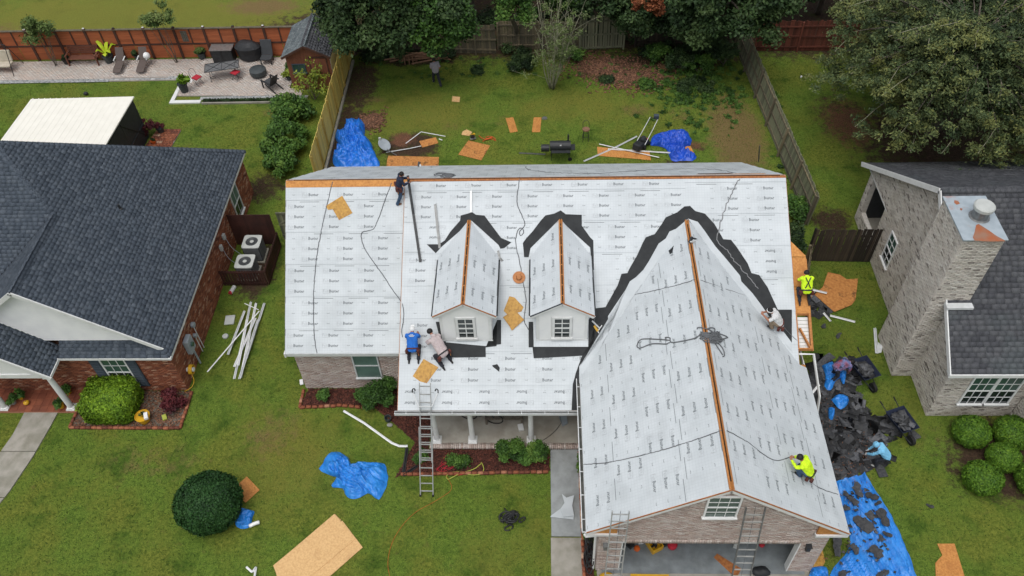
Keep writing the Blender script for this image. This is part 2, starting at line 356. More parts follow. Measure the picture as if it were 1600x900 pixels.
BOXF = np.array([(0, 2, 3, 1), (4, 5, 7, 6), (0, 1, 5, 4), (2, 6, 7, 3), (0, 4, 6, 2), (1, 3, 7, 5)])
def boxes_mesh(name, C, H, ax, tints=None, jit=0):
    """many small boxes: centres C, half sizes H, axes ax (3 rows, or one 3x3 per box)"""
    C = np.asarray(C, float); H = np.asarray(H, float); n = len(C)
    sg = np.array([(x, y, z) for z in (-1, 1) for y in (-1, 1) for x in (-1, 1)], float)
    loc = sg[None]*H[:, None, :]
    if jit: loc += rng.normal(0, jit, loc.shape)
    ax = np.asarray(ax, float)
    V = np.einsum('nki,nij->nkj', loc, np.broadcast_to(ax, (n, 3, 3)) if ax.ndim == 2 else ax)+C[:, None, :]
    F = (BOXF[None]+np.arange(n)[:, None, None]*8).reshape(-1, 4)
    t = rng.random(n) if tints is None else np.asarray(tints)
    return fast_mesh(name, V.reshape(-1, 3), 4, np.repeat(t, 6), F)
def span(poly, v):
    xs = []
    for i in range(len(poly)):
        (x1, y1), (x2, y2) = poly[i], poly[(i+1) % len(poly)]
        if (y1 <= v < y2) or (y2 <= v < y1): xs.append(x1+(v-y1)/(y2-y1)*(x2-x1))
    xs.sort(); return [(xs[i], xs[i+1]) for i in range(0, len(xs)-1, 2)]
def rows(poly, holes, rh, ln, gap, jitter=0, stagger=.5):
    """running-bond pieces (u, v, half-length, half-height) filling a polygon in (u, v), less the rectangular holes"""
    v0 = min(p[1] for p in poly); v1 = max(p[1] for p in poly); out = []; k = 0; v = v0
    while v < v1-.01:
        vm = min(v+rh/2, v1-1e-4); iv = span(poly, vm)
        for (a, b, c, d) in holes:
            if c < vm < d:
                nv = []
                for (p, q) in iv:
                    if b <= p or a >= q: nv.append((p, q))
                    else:
                        if a > p: nv.append((p, a))
                        if b < q: nv.append((b, q))
                iv = nv
        for (p, q) in iv:
            u = math.floor(p/ln)*ln-(k % 2)*ln*stagger
            if jitter: u -= random.random()*ln*jitter
            while u < q:
                l = ln*(1+(random.random()-.5)*jitter); a, b = max(u, p), min(u+l-gap, q)
                if b-a > .02: out.append(((a+b)/2, v+(rh-gap)/2, (b-a)/2, (rh-gap)/2))
                u += l
        v += rh; k += 1
    return out
def tiled(name, O, U, V, poly, m, parent, rh, ln, gap, th, holes=(), jitter=0, tilt=0, label=None, kind='stuff', proud=.004, stagger=.5, jit=0, tints=None):
    O, U, V = Vector(O), Vector(U).normalized(), Vector(V).normalized(); Nn = U.cross(V)
    pc = rows(poly, holes, rh, ln, gap, jitter, stagger)
    if not pc: return None
    P = np.array(pc); n = len(P)
    up = rng.random(n)*proud
    U_, V_, N_ = (np.array(x) for x in (U, V, Nn))
    Vt = V_*math.cos(tilt)-N_*math.sin(tilt); Nt = N_*math.cos(tilt)+V_*math.sin(tilt)
    C = np.array(O)+P[:, :1]*U_+P[:, 1:2]*V_+(th/2+up)[:, None]*N_
    H = np.stack([P[:, 2], P[:, 3]+(0 if not tilt else rh*.12), np.full(n, th/2)], 1)
    me = boxes_mesh(name, C, H, np.stack([U_, Vt, Nt]), tints(n) if tints else None, jit)
    o = link(me, name, parent, [m]); o['kind'] = kind
    if label: o['label'] = label
    return o

# foliage: many small leaf faces spread through clumps
def leaves(name, clumps, n, size, m, parent, flat=.35, shell=.55, droop=0, aspect=1.6, label=None, squash=None, tintbias=0):
    cl = np.asarray(clumps, float)              # x y z rx ry rz bias
    vol = (cl[:, 3]*cl[:, 4]*cl[:, 5])**.75; pick = rng.choice(len(cl), n, p=vol/vol.sum()); c = cl[pick]
    d = rng.normal(size=(n, 3)); d /= np.linalg.norm(d, axis=1)[:, None]
    rad = shell+(1-shell)*rng.random(n); rad *= rng.random(n)**.12
    P = c[:, :3]+d*rad[:, None]*c[:, 3:6]
    P += rng.normal(0, .12, P.shape)*c[:, 3:6]
    if droop: P[:, 2] -= droop*rng.random(n)*rad
    P[:, 2] = np.maximum(P[:, 2], .02)
    nr = d*flat+rng.normal(size=(n, 3))*.5; nr[:, 2] = np.abs(nr[:, 2])+.25; nr /= np.linalg.norm(nr, axis=1)[:, None]
    a = rng.normal(size=(n, 3)); a -= nr*(a*nr).sum(1)[:, None]; a /= np.linalg.norm(a, axis=1)[:, None]; b = np.cross(nr, a)
    s = size*(.6+.8*rng.random(n))[:, None]; a = a*s*aspect*.5; b = b*s*.5
    V = np.stack([P-a, P-b*.9, P+a, P+b*.9], 1).reshape(-1, 3)
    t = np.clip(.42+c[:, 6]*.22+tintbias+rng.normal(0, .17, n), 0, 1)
    me = fast_mesh(name, V, 4, t); o = link(me, name, parent, [m])
    if label: o['label'] = label
    return o
def clumps_in(center, rad, n, size, gap=.0, lo=-1, seed=0):
    """uneven clump cloud near the surface of an ellipsoid"""
    r = random.Random(seed); out = []
    for _ in range(n):
        a = r.random()*2*math.pi; zz = lo+(1-lo)*r.random(); q = math.sqrt(max(0, 1-zz*zz)); f = .45+.55*r.random()**.6
        wob = 1+.22*math.sin(3*a+seed)+.12*math.sin(5*a+2*seed)
        s = size*(.6+.8*r.random())
        out.append((center[0]+rad[0]*f*q*math.cos(a)*wob, center[1]+rad[1]*f*q*math.sin(a)*wob, center[2]+rad[2]*f*zz, s, s, s*.75, r.gauss(0, 1)))
    return out
SOLID = []          # roof planes and ground for dropping ropes and scraps on
def solid(pts): SOLID.append([Vector(p) for p in pts])
BVH = [None]
def cast(px, py, off=0.0):
    """where the sight line first meets a roof or the ground"""
    if BVH[0] is None:
        vs = []; fs = []
        for p in SOLID: b = len(vs); vs += p; fs.append(tuple(range(b, b+len(p))))
        BVH[0] = BVHTree.FromPolygons(vs, fs)
    loc, nr, i, dd = BVH[0].ray_cast(CP, ray(px, py))
    if loc is None: return at(px, py, off), Vector((0, 0, 1))
    if nr.z < 0: nr = -nr
    return loc+nr*off, nr
def down(x, y, off=0.0):
    cast(800, 450); loc, nr, i, dd = BVH[0].ray_cast(Vector((x, y, 30)), Vector((0, 0, -1)))
    if loc is None: return Vector((x, y, off)), Vector((0, 0, 1))
    if nr.z < 0: nr = -nr
    return loc+nr*off, nr
def smooth_path(pts, step=.12, closed=False):
    """Catmull-Rom through points (Vectors)"""
    P = [Vector(p) for p in pts]; out = []
    for i in range(len(P)-1):
        a, b, c, d = P[max(i-1, 0)], P[i], P[i+1], P[min(i+2, len(P)-1)]; n = max(2, int((c-b).length/step))
        for k in range(n):
            t = k/n; out.append(.5*((2*b)+(c-a)*t+(2*a-5*b+4*c-d)*t*t+(3*b-a-3*c+d)*t**3))
    out.append(P[-1]); return out
def rope_px(name, pix, label, cat, m, r=.014, group=None, wob=.02, step=.12, tag_it=True):
    q = smooth_path([(p[0], p[1], 0) for p in pix], 3.5)
    pts = []
    for i, p in enumerate(q):
        c, n = cast(p.x+random.gauss(0, wob*12), p.y+random.gauss(0, wob*12), r+.006); pts.append(c)
    o = MB().tube(pts, r, 6).build(name, m, smooth=True)
    if tag_it: tag(o, label, cat, group)
    return o
def scrap_px(name, pix, label, cat, m, th=.012, group=None, off=.015, tagit=True, lift=0):
    """flat board or sheet whose outline is cast on the surface below it"""
    P = [cast(x, y) for x, y in pix]; c = sum((p[0] for p in P), Vector())/len(P)
    n = sum((p[1] for p in P), Vector()).normalized()
    ds = [(p[0]-c).dot(n) for p in P]; h = max(ds)
    Q = [p[0]+n*((0 if abs(d) < .02 else h-d)+off+lift) for p, d in zip(P, ds)]
    o = MB().prism(Q, n*th).build(name, m)
    if tagit: tag(o, label, cat, group)
    return o

# ------------------------------------------------------------------ printed lettering of the underlayment (flat print)
def text_mesh(body, size, off=0.0):
    cu = bpy.data.curves.new('t', 'FONT'); cu.body = body; cu.size = size; cu.resolution_u = 1; cu.offset = off; cu.fill_mode = 'FRONT'
    cu.dimensions = '2D'
    o = bpy.data.objects.new('t', cu); COL.objects.link(o); dg = bpy.context.evaluated_depsgraph_get(); dg.update()
    me = bpy.data.meshes.new_from_object(o.evaluated_get(dg))
    V = [tuple(v.co) for v in me.vertices]; F = [tuple(p.vertices) for p in me.polygons]
    bpy.data.objects.remove(o); bpy.data.curves.remove(cu); bpy.data.meshes.remove(me); return V, F
def block(parts):
    V = []; F = []; M = []
    for (v, f), dx, sx, m in parts:
        b = len(V); V += [(x*sx+dx, y) for x, y, z in v]; F += [tuple(b+i for i in q) for q in f]; M += [m]*len(f)
    return V, F, M
_f = text_mesh('Felt', .165, 0.0); _b = text_mesh('Buster', .160, .0035)
wf = max(v[0] for v in _f[0]); wb = max(v[0] for v in _b[0])
def rect(x0, x1, y0, y1): return ([(x0, y0, 0), (x1, y0, 0), (x1, y1, 0), (x0, y1, 0)], [(0, 1, 2, 3)])
LOGO = block([(_f, 0, .9, 2), (_b, wf*.9+.012, .9, 1), (rect(0, .30, -.045, -.035), 0, 1, 2), (rect(0, .17, -.028, -.024), 0, 1, 2), (rect(0, .17, .128, .132), 0, 1, 2), (rect(0, .005, -.028, .132), 0, 1, 2)])
LW = (wf+wb)*.9+.012
TICK = block([(rect(-.05, .05, -.012, .0), 0, 1, 1), (rect(-.05, -.035, 0, .035), 0, 1, 2), (rect(.04, .05, 0, .02), 0, 1, 1)])
DASH = block([(rect(0, .74, -.009, .009), 0, 1, 1)])

def uvframe(pts, U):
    P = [Vector(p) for p in pts]; U = Vector(U).normalized(); n = (P[1]-P[0]).cross(P[2]-P[0]).normalized()
    if n.z < 0: n = -n
    U = (U-n*U.dot(n)).normalized(); V = n.cross(U)
    return P, U, V, n
def clip_band(poly, a, b):
    def half(pl, k, sgn):
        out = []
        for i in range(len(pl)):
            p, q = pl[i], pl[(i+1) % len(pl)]; ip, iq = (p[1]-k)*sgn >= 0, (q[1]-k)*sgn >= 0
            if ip: out.append(p)
            if ip != iq: t = (k-p[1])/(q[1]-p[1]); out.append((p[0]+t*(q[0]-p[0]), k))
        return out
    r = half(poly, a, 1)
    return half(r, b, -1) if r else []
def inside(poly, x, y):
    c = False
    for i in range(len(poly)):
        (x1, y1), (x2, y2) = poly[i], poly[(i+1) % len(poly)]
        if (y1 > y) != (y2 > y) and x < (x2-x1)*(y-y1)/(y2-y1)+x1: c = not c
    return c
def felt_plane(parent, pts, U, flip=lambda i, u: 0, v_start=0.0, ph=0.0, rows_on=None, lift=.006, width=1.22, holes=()):
    """courses of printed underlayment lapped up a roof plane, each course a part, its printing flat on it"""
    P, U, V, n = uvframe(pts, U); O = P[0]; poly = [((p-O).dot(U), (p-O).dot(V)) for p in P]
    v0 = min(q[1] for q in poly); v1 = max(q[1] for q in poly); v = v0-v_start; i = 0
    while v < v1-.02:
        a, b = max(v, v0), min(v+width+.06, v1); pl = clip_band(poly, a, b)
        if len(pl) >= 3:
            vs = []; fs = []; ms = []; uvs = []
            def W(u, q, h):
                t = (q-v)/width
                return O+U*u+V*q+n*(h+lift+.020*(1-min(1, max(0, t))))
            # subdivide along u so the sheet can ripple slightly
            us = [q[0] for q in pl]; ua, ub = min(us), max(us)
            b0 = len(vs); vs += [W(q[0], q[1], 0) for q in pl]+[W(q[0], q[1], -.02) for q in pl]; uvs += [(q[0]+50, q[1]+50) for q in pl]*2
            k = len(pl); fs.append(tuple(range(b0, b0+k))); ms.append(0)
            fs += [(b0+j, b0+k+j, b0+k+(j+1) % k, b0+(j+1) % k) for j in range(k)]; ms += [0]*k
            inner = [(u, w_) for u, w_ in pl]
            def stamp(B, u, q, fl, h=.0025):
                Vv, F, M = B
                pts_ = []
                for x, y in Vv:
                    if fl: x, y = -x, -y
                    pts_.append((u+x, q+y))
                xs = [p[0] for p in pts_]; ys = [p[1] for p in pts_]
                for cx, cy in ((min(xs), min(ys)), (max(xs), min(ys)), (min(xs), max(ys)), (max(xs), max(ys)), (sum(xs)/len(xs), sum(ys)/len(ys))):
                    if not inside(pl, cx, cy): return
                    for hp in holes:
                        if inside(hp, (O+U*cx+V*cy).x, (O+U*cx+V*cy).y): return
                bb = len(vs); vs.extend(W(x, y, h) for x, y in pts_); uvs.extend((x+50, y+50) for x, y in pts_)
                fs.extend(tuple(bb+j for j in f) for f in F); ms.extend(M)
            off = ph+(i % 2)*.62+random.uniform(-.1, .1)
            u = math.floor((ua-1)/1.33)*1.33+off
            while u < ub+1:
                fl = flip(i, u)
                for r_ in (.2, .59, .98):
                    q = v+r_-.05
                    stamp(LOGO, u+(LW if fl else 0), q+(.12 if fl else 0), fl); stamp(TICK, u+LW+.38, q+.05, fl)
                stamp(DASH, u+.45, v+width-.07 if not fl else v+.06, 0)
                u += 1.33
            me = bpy.data.meshes.new('underlayment_strip'); me.from_pydata(vs, [], fs)
            me.polygons.foreach_set('material_index', ms)
            uvl = me.uv_layers.new(name='UVMap'); li = np.empty(len(me.loops), np.int32); me.loops.foreach_get('vertex_index', li)
            uvl.data.foreach_set('uv', np.asarray(uvs, np.float32)[li].ravel())
            o = link(me, 'underlayment_strip', parent, [felt, ink, ink2])
        v += width; i += 1
def deck(parent, pts, th, m, name='roof_deck', drop=.0):
    P, U, V, n = uvframe(pts, (1, 0, 0) if abs((Vector(pts[1])-Vector(pts[0])).x) > .01 else (0, 1, 0))
    return MB().prism([p-n*drop for p in P], -n*th).build(name, m, parent)
def on_wall(px, py, p, n):
    d = ray(px, py); n = Vector(n); return CP+d*((Vector(p)-CP).dot(n)/d.dot(n))

def window(parent, O, U, N, wd, ht, cols=2, rws=2, frame=whitep, pane=glass, name='window', fw=.06, sash=True, label=None, proud=.05, mw=.022):
    """double-hung window: casing with sill, meeting rail, muntins and two panes; O is its lower left corner on the wall"""
    O, U, N = Vector(O), Vector(U).normalized(), Vector(N).normalized(); Z = Vector((0, 0, 1))
    rot = Matrix((U, N, Z)).transposed(); cen = O+U*wd/2+Z*ht/2
    b = MB()
    for s in (0, 1): b.box(O+U*(fw/2 if not s else wd-fw/2)+Z*ht/2+N*proud/2, (fw, proud, ht), rot)
    b.box(O+U*wd/2+Z*(ht-fw/2)+N*(proud/2+.001), (wd-2*fw, proud, fw), rot); b.box(O+U*wd/2+Z*(fw/2)+N*(proud/2+.02), (wd+.06, proud+.06, fw), rot)
    if sash: b.box(cen+N*(proud/2-.003), (wd-2*fw, proud*.8, .05), rot)
    wnd = b.build(name, frame, parent)
    if label: wnd['label'] = label
    for k in ((0, 1) if sash else (0,)):
        h = (ht-2*fw)/(2 if sash else 1); cz = fw+h*(k+.5)
        MB().box(O+U*wd/2+Z*cz+N*.012, (wd-2*fw-.004, .01, h-.012), rot).build('pane', pane if k == 0 or not isinstance(pane, tuple) else pane[1], wnd)
        mb = MB()
        for c in range(1, cols): mb.box(O+U*(fw+(wd-2*fw)*c/cols)+Z*cz+N*.026, (mw, .016, h-.02), rot)
        for r_ in range(1, rws): mb.box(O+U*wd/2+Z*(fw+h*k+h*r_/rws)+N*.0275, (wd-2*fw-.01, .015, mw), rot)
        if mb.v: mb.build('muntin', frame, wnd)
    return wnd
def brick_wall(parent, pts, U, N, mort, brk, holes=(), th=.2, name='wall', bl=.215, bh=.075):
    """wall slab with every brick laid on its face; pts outline in world, holes as (u0,u1,z0,z1) from pts[0]"""
    P = [Vector(p) for p in pts]; U, N = Vector(U).normalized(), Vector(N).normalized(); O = P[0]
    wl = MB().prism([p-N*.02 for p in P], -N*th).build(name, mort, parent)
    poly = [((p-O).dot(U), (p-O).z) for p in P]; Vv = Vector((0, 0, 1)); pc = rows(poly, holes, bh, bl, .013)
    a = np.array(pc); n = len(a)
    if n:
        C = np.array(O)+a[:, :1]*np.array(U)+a[:, 1:2]*np.array(Vv)+(-.008+rng.random(n)*.006)[:, None]*np.array(N)
        H = np.stack([a[:, 2], a[:, 3], np.full(n, .014)], 1)
        me = boxes_mesh('bricks', C, H, np.stack([np.array(U), np.array(Vv), np.array(N)]))
        o = link(me, 'brickwork', wl if parent is not None else None, [brk]); o['kind'] = 'stuff'
    return wl
def shingle_plane(parent, pts, U, m, name='shingles', ln=.26, rh=.145, under=underroof):
    P, U, V, n = uvframe(pts, U)
    MB().prism([p-n*.004 for p in P], -n*.06).build('roof_deck', under, parent)
    O = P[0]; poly = [((p-O).dot(U), (p-O).dot(V)) for p in P]
    return tiled(name, O, U, V, poly, m, parent, rh, ln, .005, .012, jitter=.35, tilt=.018, proud=.006)
def caps(parent, p, q, m, w_=.32, name='ridge_cap', step=.2, both=None):
    """overlapping ridge or hip shingles, bent over the line p to q"""
    p, q = Vector(p), Vector(q); d = q-p; L = d.length; d.normalize(); n = max(1, int(L/step)); sd_ = Vector((0, 0, 1)).cross(d).normalized(); up = d.cross(sd_)
    if up.z < 0: up = -up
    C = []; H = []; A = []
    for i in range(n):
        c = p+d*(i+.5)*L/n
        for s in (-1, 1):
            sl = (sd_*s*math.cos(R(33))-up*math.sin(R(33))); nn = d.cross(sl)
            if nn.z < 0: nn = -nn
            dd = (d+nn*.06).normalized(); C.append(c+sl*w_/4+nn*.022); H.append((L/n*.62, w_/4, .006)); A.append([list(dd), list(sl), list(nn)])
    me = boxes_mesh(name, C, H, np.array(A), np.repeat(rng.random(n), 2)); o = link(me, name, parent, [m]); o['kind'] = 'stuff'; return o

# ================================================================== THE HOUSE BEING RE-ROOFED
ZE, ZR, YR = 2.6, 6.76, 5.06; X0, X1, X2 = -8.0, -3.44, 10.77; YP, YB = -2.54, 10.7
GL, GR, GY, GZE, GZR = 3.04, 11.05, -7.35, 3.17, 5.97; GX = (GL+GR)/2
SC = (ZR-ZE)/(YR-YP)                    # slope of the middle plane
zc = lambda y: ZE+SC*(y-YP)
yc = lambda z: YP+(z-ZE)/SC
house = thing('house', 'long brick house with white printed underlayment on its stripped roof', 'house', (1.5, 2, 0))
def pc(x, y, dz=0): return Vector((x, y, zc(y)+dz))
PL_left = [(X0, 0, ZE), (X1, 0, ZE), (X1, YR, ZR), (X0, YR, ZR)]
va, vb, vm = (GL, yc(GZE)), (X2, yc(GZE+(GR-X2)*(GZR-GZE)/(GR-GX))), (GX, yc(GZR))   # valley corners
PL_mid = [pc(X1, YP), pc(GL, YP), pc(*va), pc(*vm), pc(*vb), pc(X2, YR), pc(X1, YR)]
PL_back = [(X2-.0, YR, ZR), (X0, YR, ZR), (X0, YB, ZE), (X2, YB, ZE)]
GS = (GZR-GZE)/(GX-GL)
PL_gl = [(GL, GY, GZE), (GX, GY, GZR), (GX, vm[1], GZR), (GL, va[1], GZE)]
PL_gr = [(GX, GY, GZR), (GR, GY, GZE), (GR, vb[1]+.15, GZE), (X2, vb[1], zc(vb[1])), (GX, vm[1], GZR)]
DECKS = [PL_left, PL_mid, PL_back, PL_gl, PL_gr]
for d_ in DECKS: deck(house, d_, .045, osb)
for d_ in (PL_left, PL_back, PL_gl, PL_gr): solid(d_)
solid(PL_mid[:3]+[PL_mid[3], Vector((GX, YR, ZR)), PL_mid[6]]); solid([PL_mid[3], PL_mid[4], PL_mid[5], Vector((GX, YR, ZR))])
solid([(-300, -60, 0), (300, -60, 0), (300, 300, 0), (-300, 300, 0)])
gap = .10
def shrink_top(pl, g): return pl
felt_plane(house, [(X0, 0, ZE), (X1, 0, ZE), (X1, YR-.16, ZR-.16*(ZR-ZE)/YR), (X0, YR-.16, ZR-.16*(ZR-ZE)/YR)], (1, 0, 0), v_start=.3, ph=.1)
D1X, D2X, DZ, DE, DW, DY = -1.0, 2.4, 6.0, 5.3, 1.1, -.45
dorm_holes = [[(d-DW, DY-.3), (d+DW, DY-.3), (d+DW, yc(DE)), (d, yc(DZ)), (d-DW, yc(DE))] for d in (D1X, D2X)]
midtop = [pc(X1, YP), pc(GL, YP), pc(*va), pc(*vm), pc(*vb), pc(X2, YR-.09), pc(X1, YR-.09)]
def flipmid(i, u):
    if i == 0: return 1
    if i in (4,) and u > 11.6: return 1
    if i in (3, 5) and (u > 11.5 or u < 2 and i == 5): return 1
    return 0
# strips are convex pieces: left of the garage ridge and right of it
felt_plane(house, [pc(X1, YP), pc(GL, YP), pc(*va), pc(*vm), pc(GX, YR-.09), pc(X1, YR-.09)], (1, 0, 0), flip=flipmid, v_start=.35, ph=.3, holes=dorm_holes)
felt_plane(house, [pc(GX, vm[1]), pc(*vb), pc(X2, YR-.09), pc(GX, YR-.09)], (1, 0, 0), flip=lambda i, u: i in (1, 3), v_start=.50, ph=.75)
sb = (ZR-ZE)/(YB-YR)
felt_plane(house, [(X2, YR+.07, ZR-.07*sb), (X0+0, YR+.07, ZR-.07*sb), (X0, YB, ZE), (X2, YB, ZE)][::-1], (-1, 0, 0), v_start=.2, ph=.3)
felt_plane(house, [(GL, GY, GZE), (GX-.07, GY, GZR-.07*GS), (GX-.07, vm[1]-.05, GZR-.07*GS), (GL, va[1], GZE)], (0, -1, 0), flip=lambda i, u: i not in (2,), v_start=.15, ph=.2)
felt_plane(house, [(GX+.07, GY, GZR-.07*GS), (GR, GY, GZE), (GR, vb[1], GZE), (X2, vb[1], GZE+(GR-X2)*GS), (GX+.07, vm[1]-.05, GZR-.07*GS)], (0, 1, 0), flip=lambda i, u: i in (1, 2), v_start=.15, ph=.5)
# ridges: bare sheathing with a dark solid strip painted as the shade in the vent slot
b = MB()
nl = Vector((0, -(ZR-ZE), YR)).normalized(); nm = Vector((0, -SC, 1)).normalized(); nb = Vector((0, sb, 1)).normalized()
def lay(b, p, q, wid, n, th=.012, off=.008, m=0):
    """board lying on a slope with its upper edge on the line p-q"""
    p, q = Vector(p), Vector(q); d = (q-p).normalized(); dn = d.cross(n)
    if dn.z > 0: dn = -dn
    a = [p, q, q+dn*wid, p+dn*wid]; b.prism([x+n*off for x in a], n*th, m)
lay(b, (X0, YR-.01, ZR), (X1+.1, YR-.01, ZR), .26, nl); b.build('ridge_board', osb, house, tint=1)
b = MB(); lay(b, (X1+.12, YR-.02, ZR), (X2, YR-.02, ZR), .075, nm); lay(b, (X2, YR+.02, ZR), (X0, YR+.02, ZR), .05, nb); b.build('ridge_board', ridgewood, house)
MB().bx(X0+.3, X2-.2, YR-.02, YR+.02, ZR-.05, ZR+.012).build('ridge_slot_shade', slotdark, house)
gnl, gnr = Vector((-GS, 0, 1)).normalized(), Vector((GS, 0, 1)).normalized()
b = MB(); lay(b, (GX-.02, GY, GZR), (GX-.02, vm[1]-.05, GZR), .055, gnl, m=0); lay(b, (GX+.02, GY, GZR), (GX+.02, vm[1]-.05, GZR), .055, gnr); b.build('ridge_board', lumber, house)
MB().bx(GX-.012, GX+.012, GY+.25, vm[1]-.3, GZR-.05, GZR+.016).build('ridge_slot_shade', slotdark, house)
# step edge between the two wings, its sheathing end showing
lw = lambda y: ZE+(ZR-ZE)*y/YR
MB().prism([(X1-.012, YP, zc(YP)-.1), (X1-.012, YP, zc(YP)), (X1-.012, YR, ZR), (X1-.012, 0, lw(0)-.05)], (.03, 0, 0)).build('step_wall', whitep, house)
b = MB(); b.bar((X1-.02, YP, zc(YP)-.012), (X1-.02, YR-.1, ZR-.07), .018, .035, up=nm); b.build('sheathing_edge', ridgewood, house)
# white overlap of the middle sheets over the step edge
# black membrane in the valleys and round the dormers
def membrane_px(pix, pl_n, p0, off=.024, m=membrane, th=.004, name='black_membrane'):
    n = Vector(pl_n).normalized(); Q = []
    for x, y in pix:
        d = ray(x, y); Q.append(CP+d*((Vector(p0)-CP).dot(n)/d.dot(n))+n*off)
    return MB().prism(Q, n*th).build(name, m, house)
mid = ((0, -SC, 1), pc(0, 0))
membrane_px([(1078, 322), (1069, 323), (1058, 332), (1040, 340), (1034, 350), (1023, 366), (1009, 371), (1004, 380), (995, 400), (985, 417), (980, 427), (971, 428), (965, 446), (946, 480), (930, 482), (929, 510), (919, 542), (909, 557), (900, 582), (895, 600), (893, 641), (905, 641), (905, 572), (940, 526), (990, 456), (1075, 343)], *mid)
membrane_px([(1078, 322), (1075, 343), (1160, 455), (1237, 548), (1237, 484), (1215, 484), (1199, 449), (1186, 430), (1174, 427), (1168, 412), (1150, 385), (1142, 375), (1130, 374), (1116, 350), (1101, 334), (1086, 330)], *mid)
# garage sheets lapped out over the valley
membrane_px([(1075, 342), (1056, 358), (1046, 362), (1040, 373), (1029, 381), (1014, 408), (1005, 422), (994, 433), (984, 440), (978, 452), (966, 470), (950, 494), (950, 522), (943, 533), (935, 549), (918, 573), (908, 589), (905, 574), (960, 505)], *mid, off=.030, m=felt, name='underlayment_lap')
membrane_px([(1075, 342), (1090, 347), (1100, 360), (1111, 376), (1118, 386), (1132, 402), (1156, 431), (1158, 440), (1175, 458), (1190, 478), (1205, 500), (1225, 520), (1237, 536), (1237, 549), (1150, 450)], *mid, off=.030, m=felt, name='underlayment_lap')
for dx, O in ((D1X, 0), (D2X, 142)):
    if O == 0:
        L_ = [(738, 332), (720, 337), (719, 345), (704, 362), (695, 376), (686, 382), (667, 382), (681, 396), (690, 386), (737, 345)]
        R_ = [(738, 332), (737, 345), (779, 383), (782, 389), (788, 388), (799, 379), (783, 372), (768, 352), (757, 337), (744, 336)]
    else:
        L_ = [(876, 329), (866, 334), (852, 337), (845, 345), (832, 362), (822, 373), (817, 380), (819, 402), (826, 402), (829, 388), (874, 343)]
        R_ = [(876, 329), (874, 343), (922, 387), (925, 422), (928, 422), (927, 376), (922, 371), (909, 353), (909, 336), (884, 335)]
    membrane_px(L_, *mid); membrane_px(R_, *mid)
membrane_px([(681, 503), (688, 503), (697, 535), (760, 541), (783, 538), (783, 500), (777, 500), (776, 541), (759, 543), (759, 558), (697, 559), (690, 541)], *mid)
membrane_px([(826, 503), (833, 503), (834, 542), (919, 542), (920, 500), (929, 482), (929, 545), (909, 556), (834, 560), (832, 543), (826, 543)], *mid)

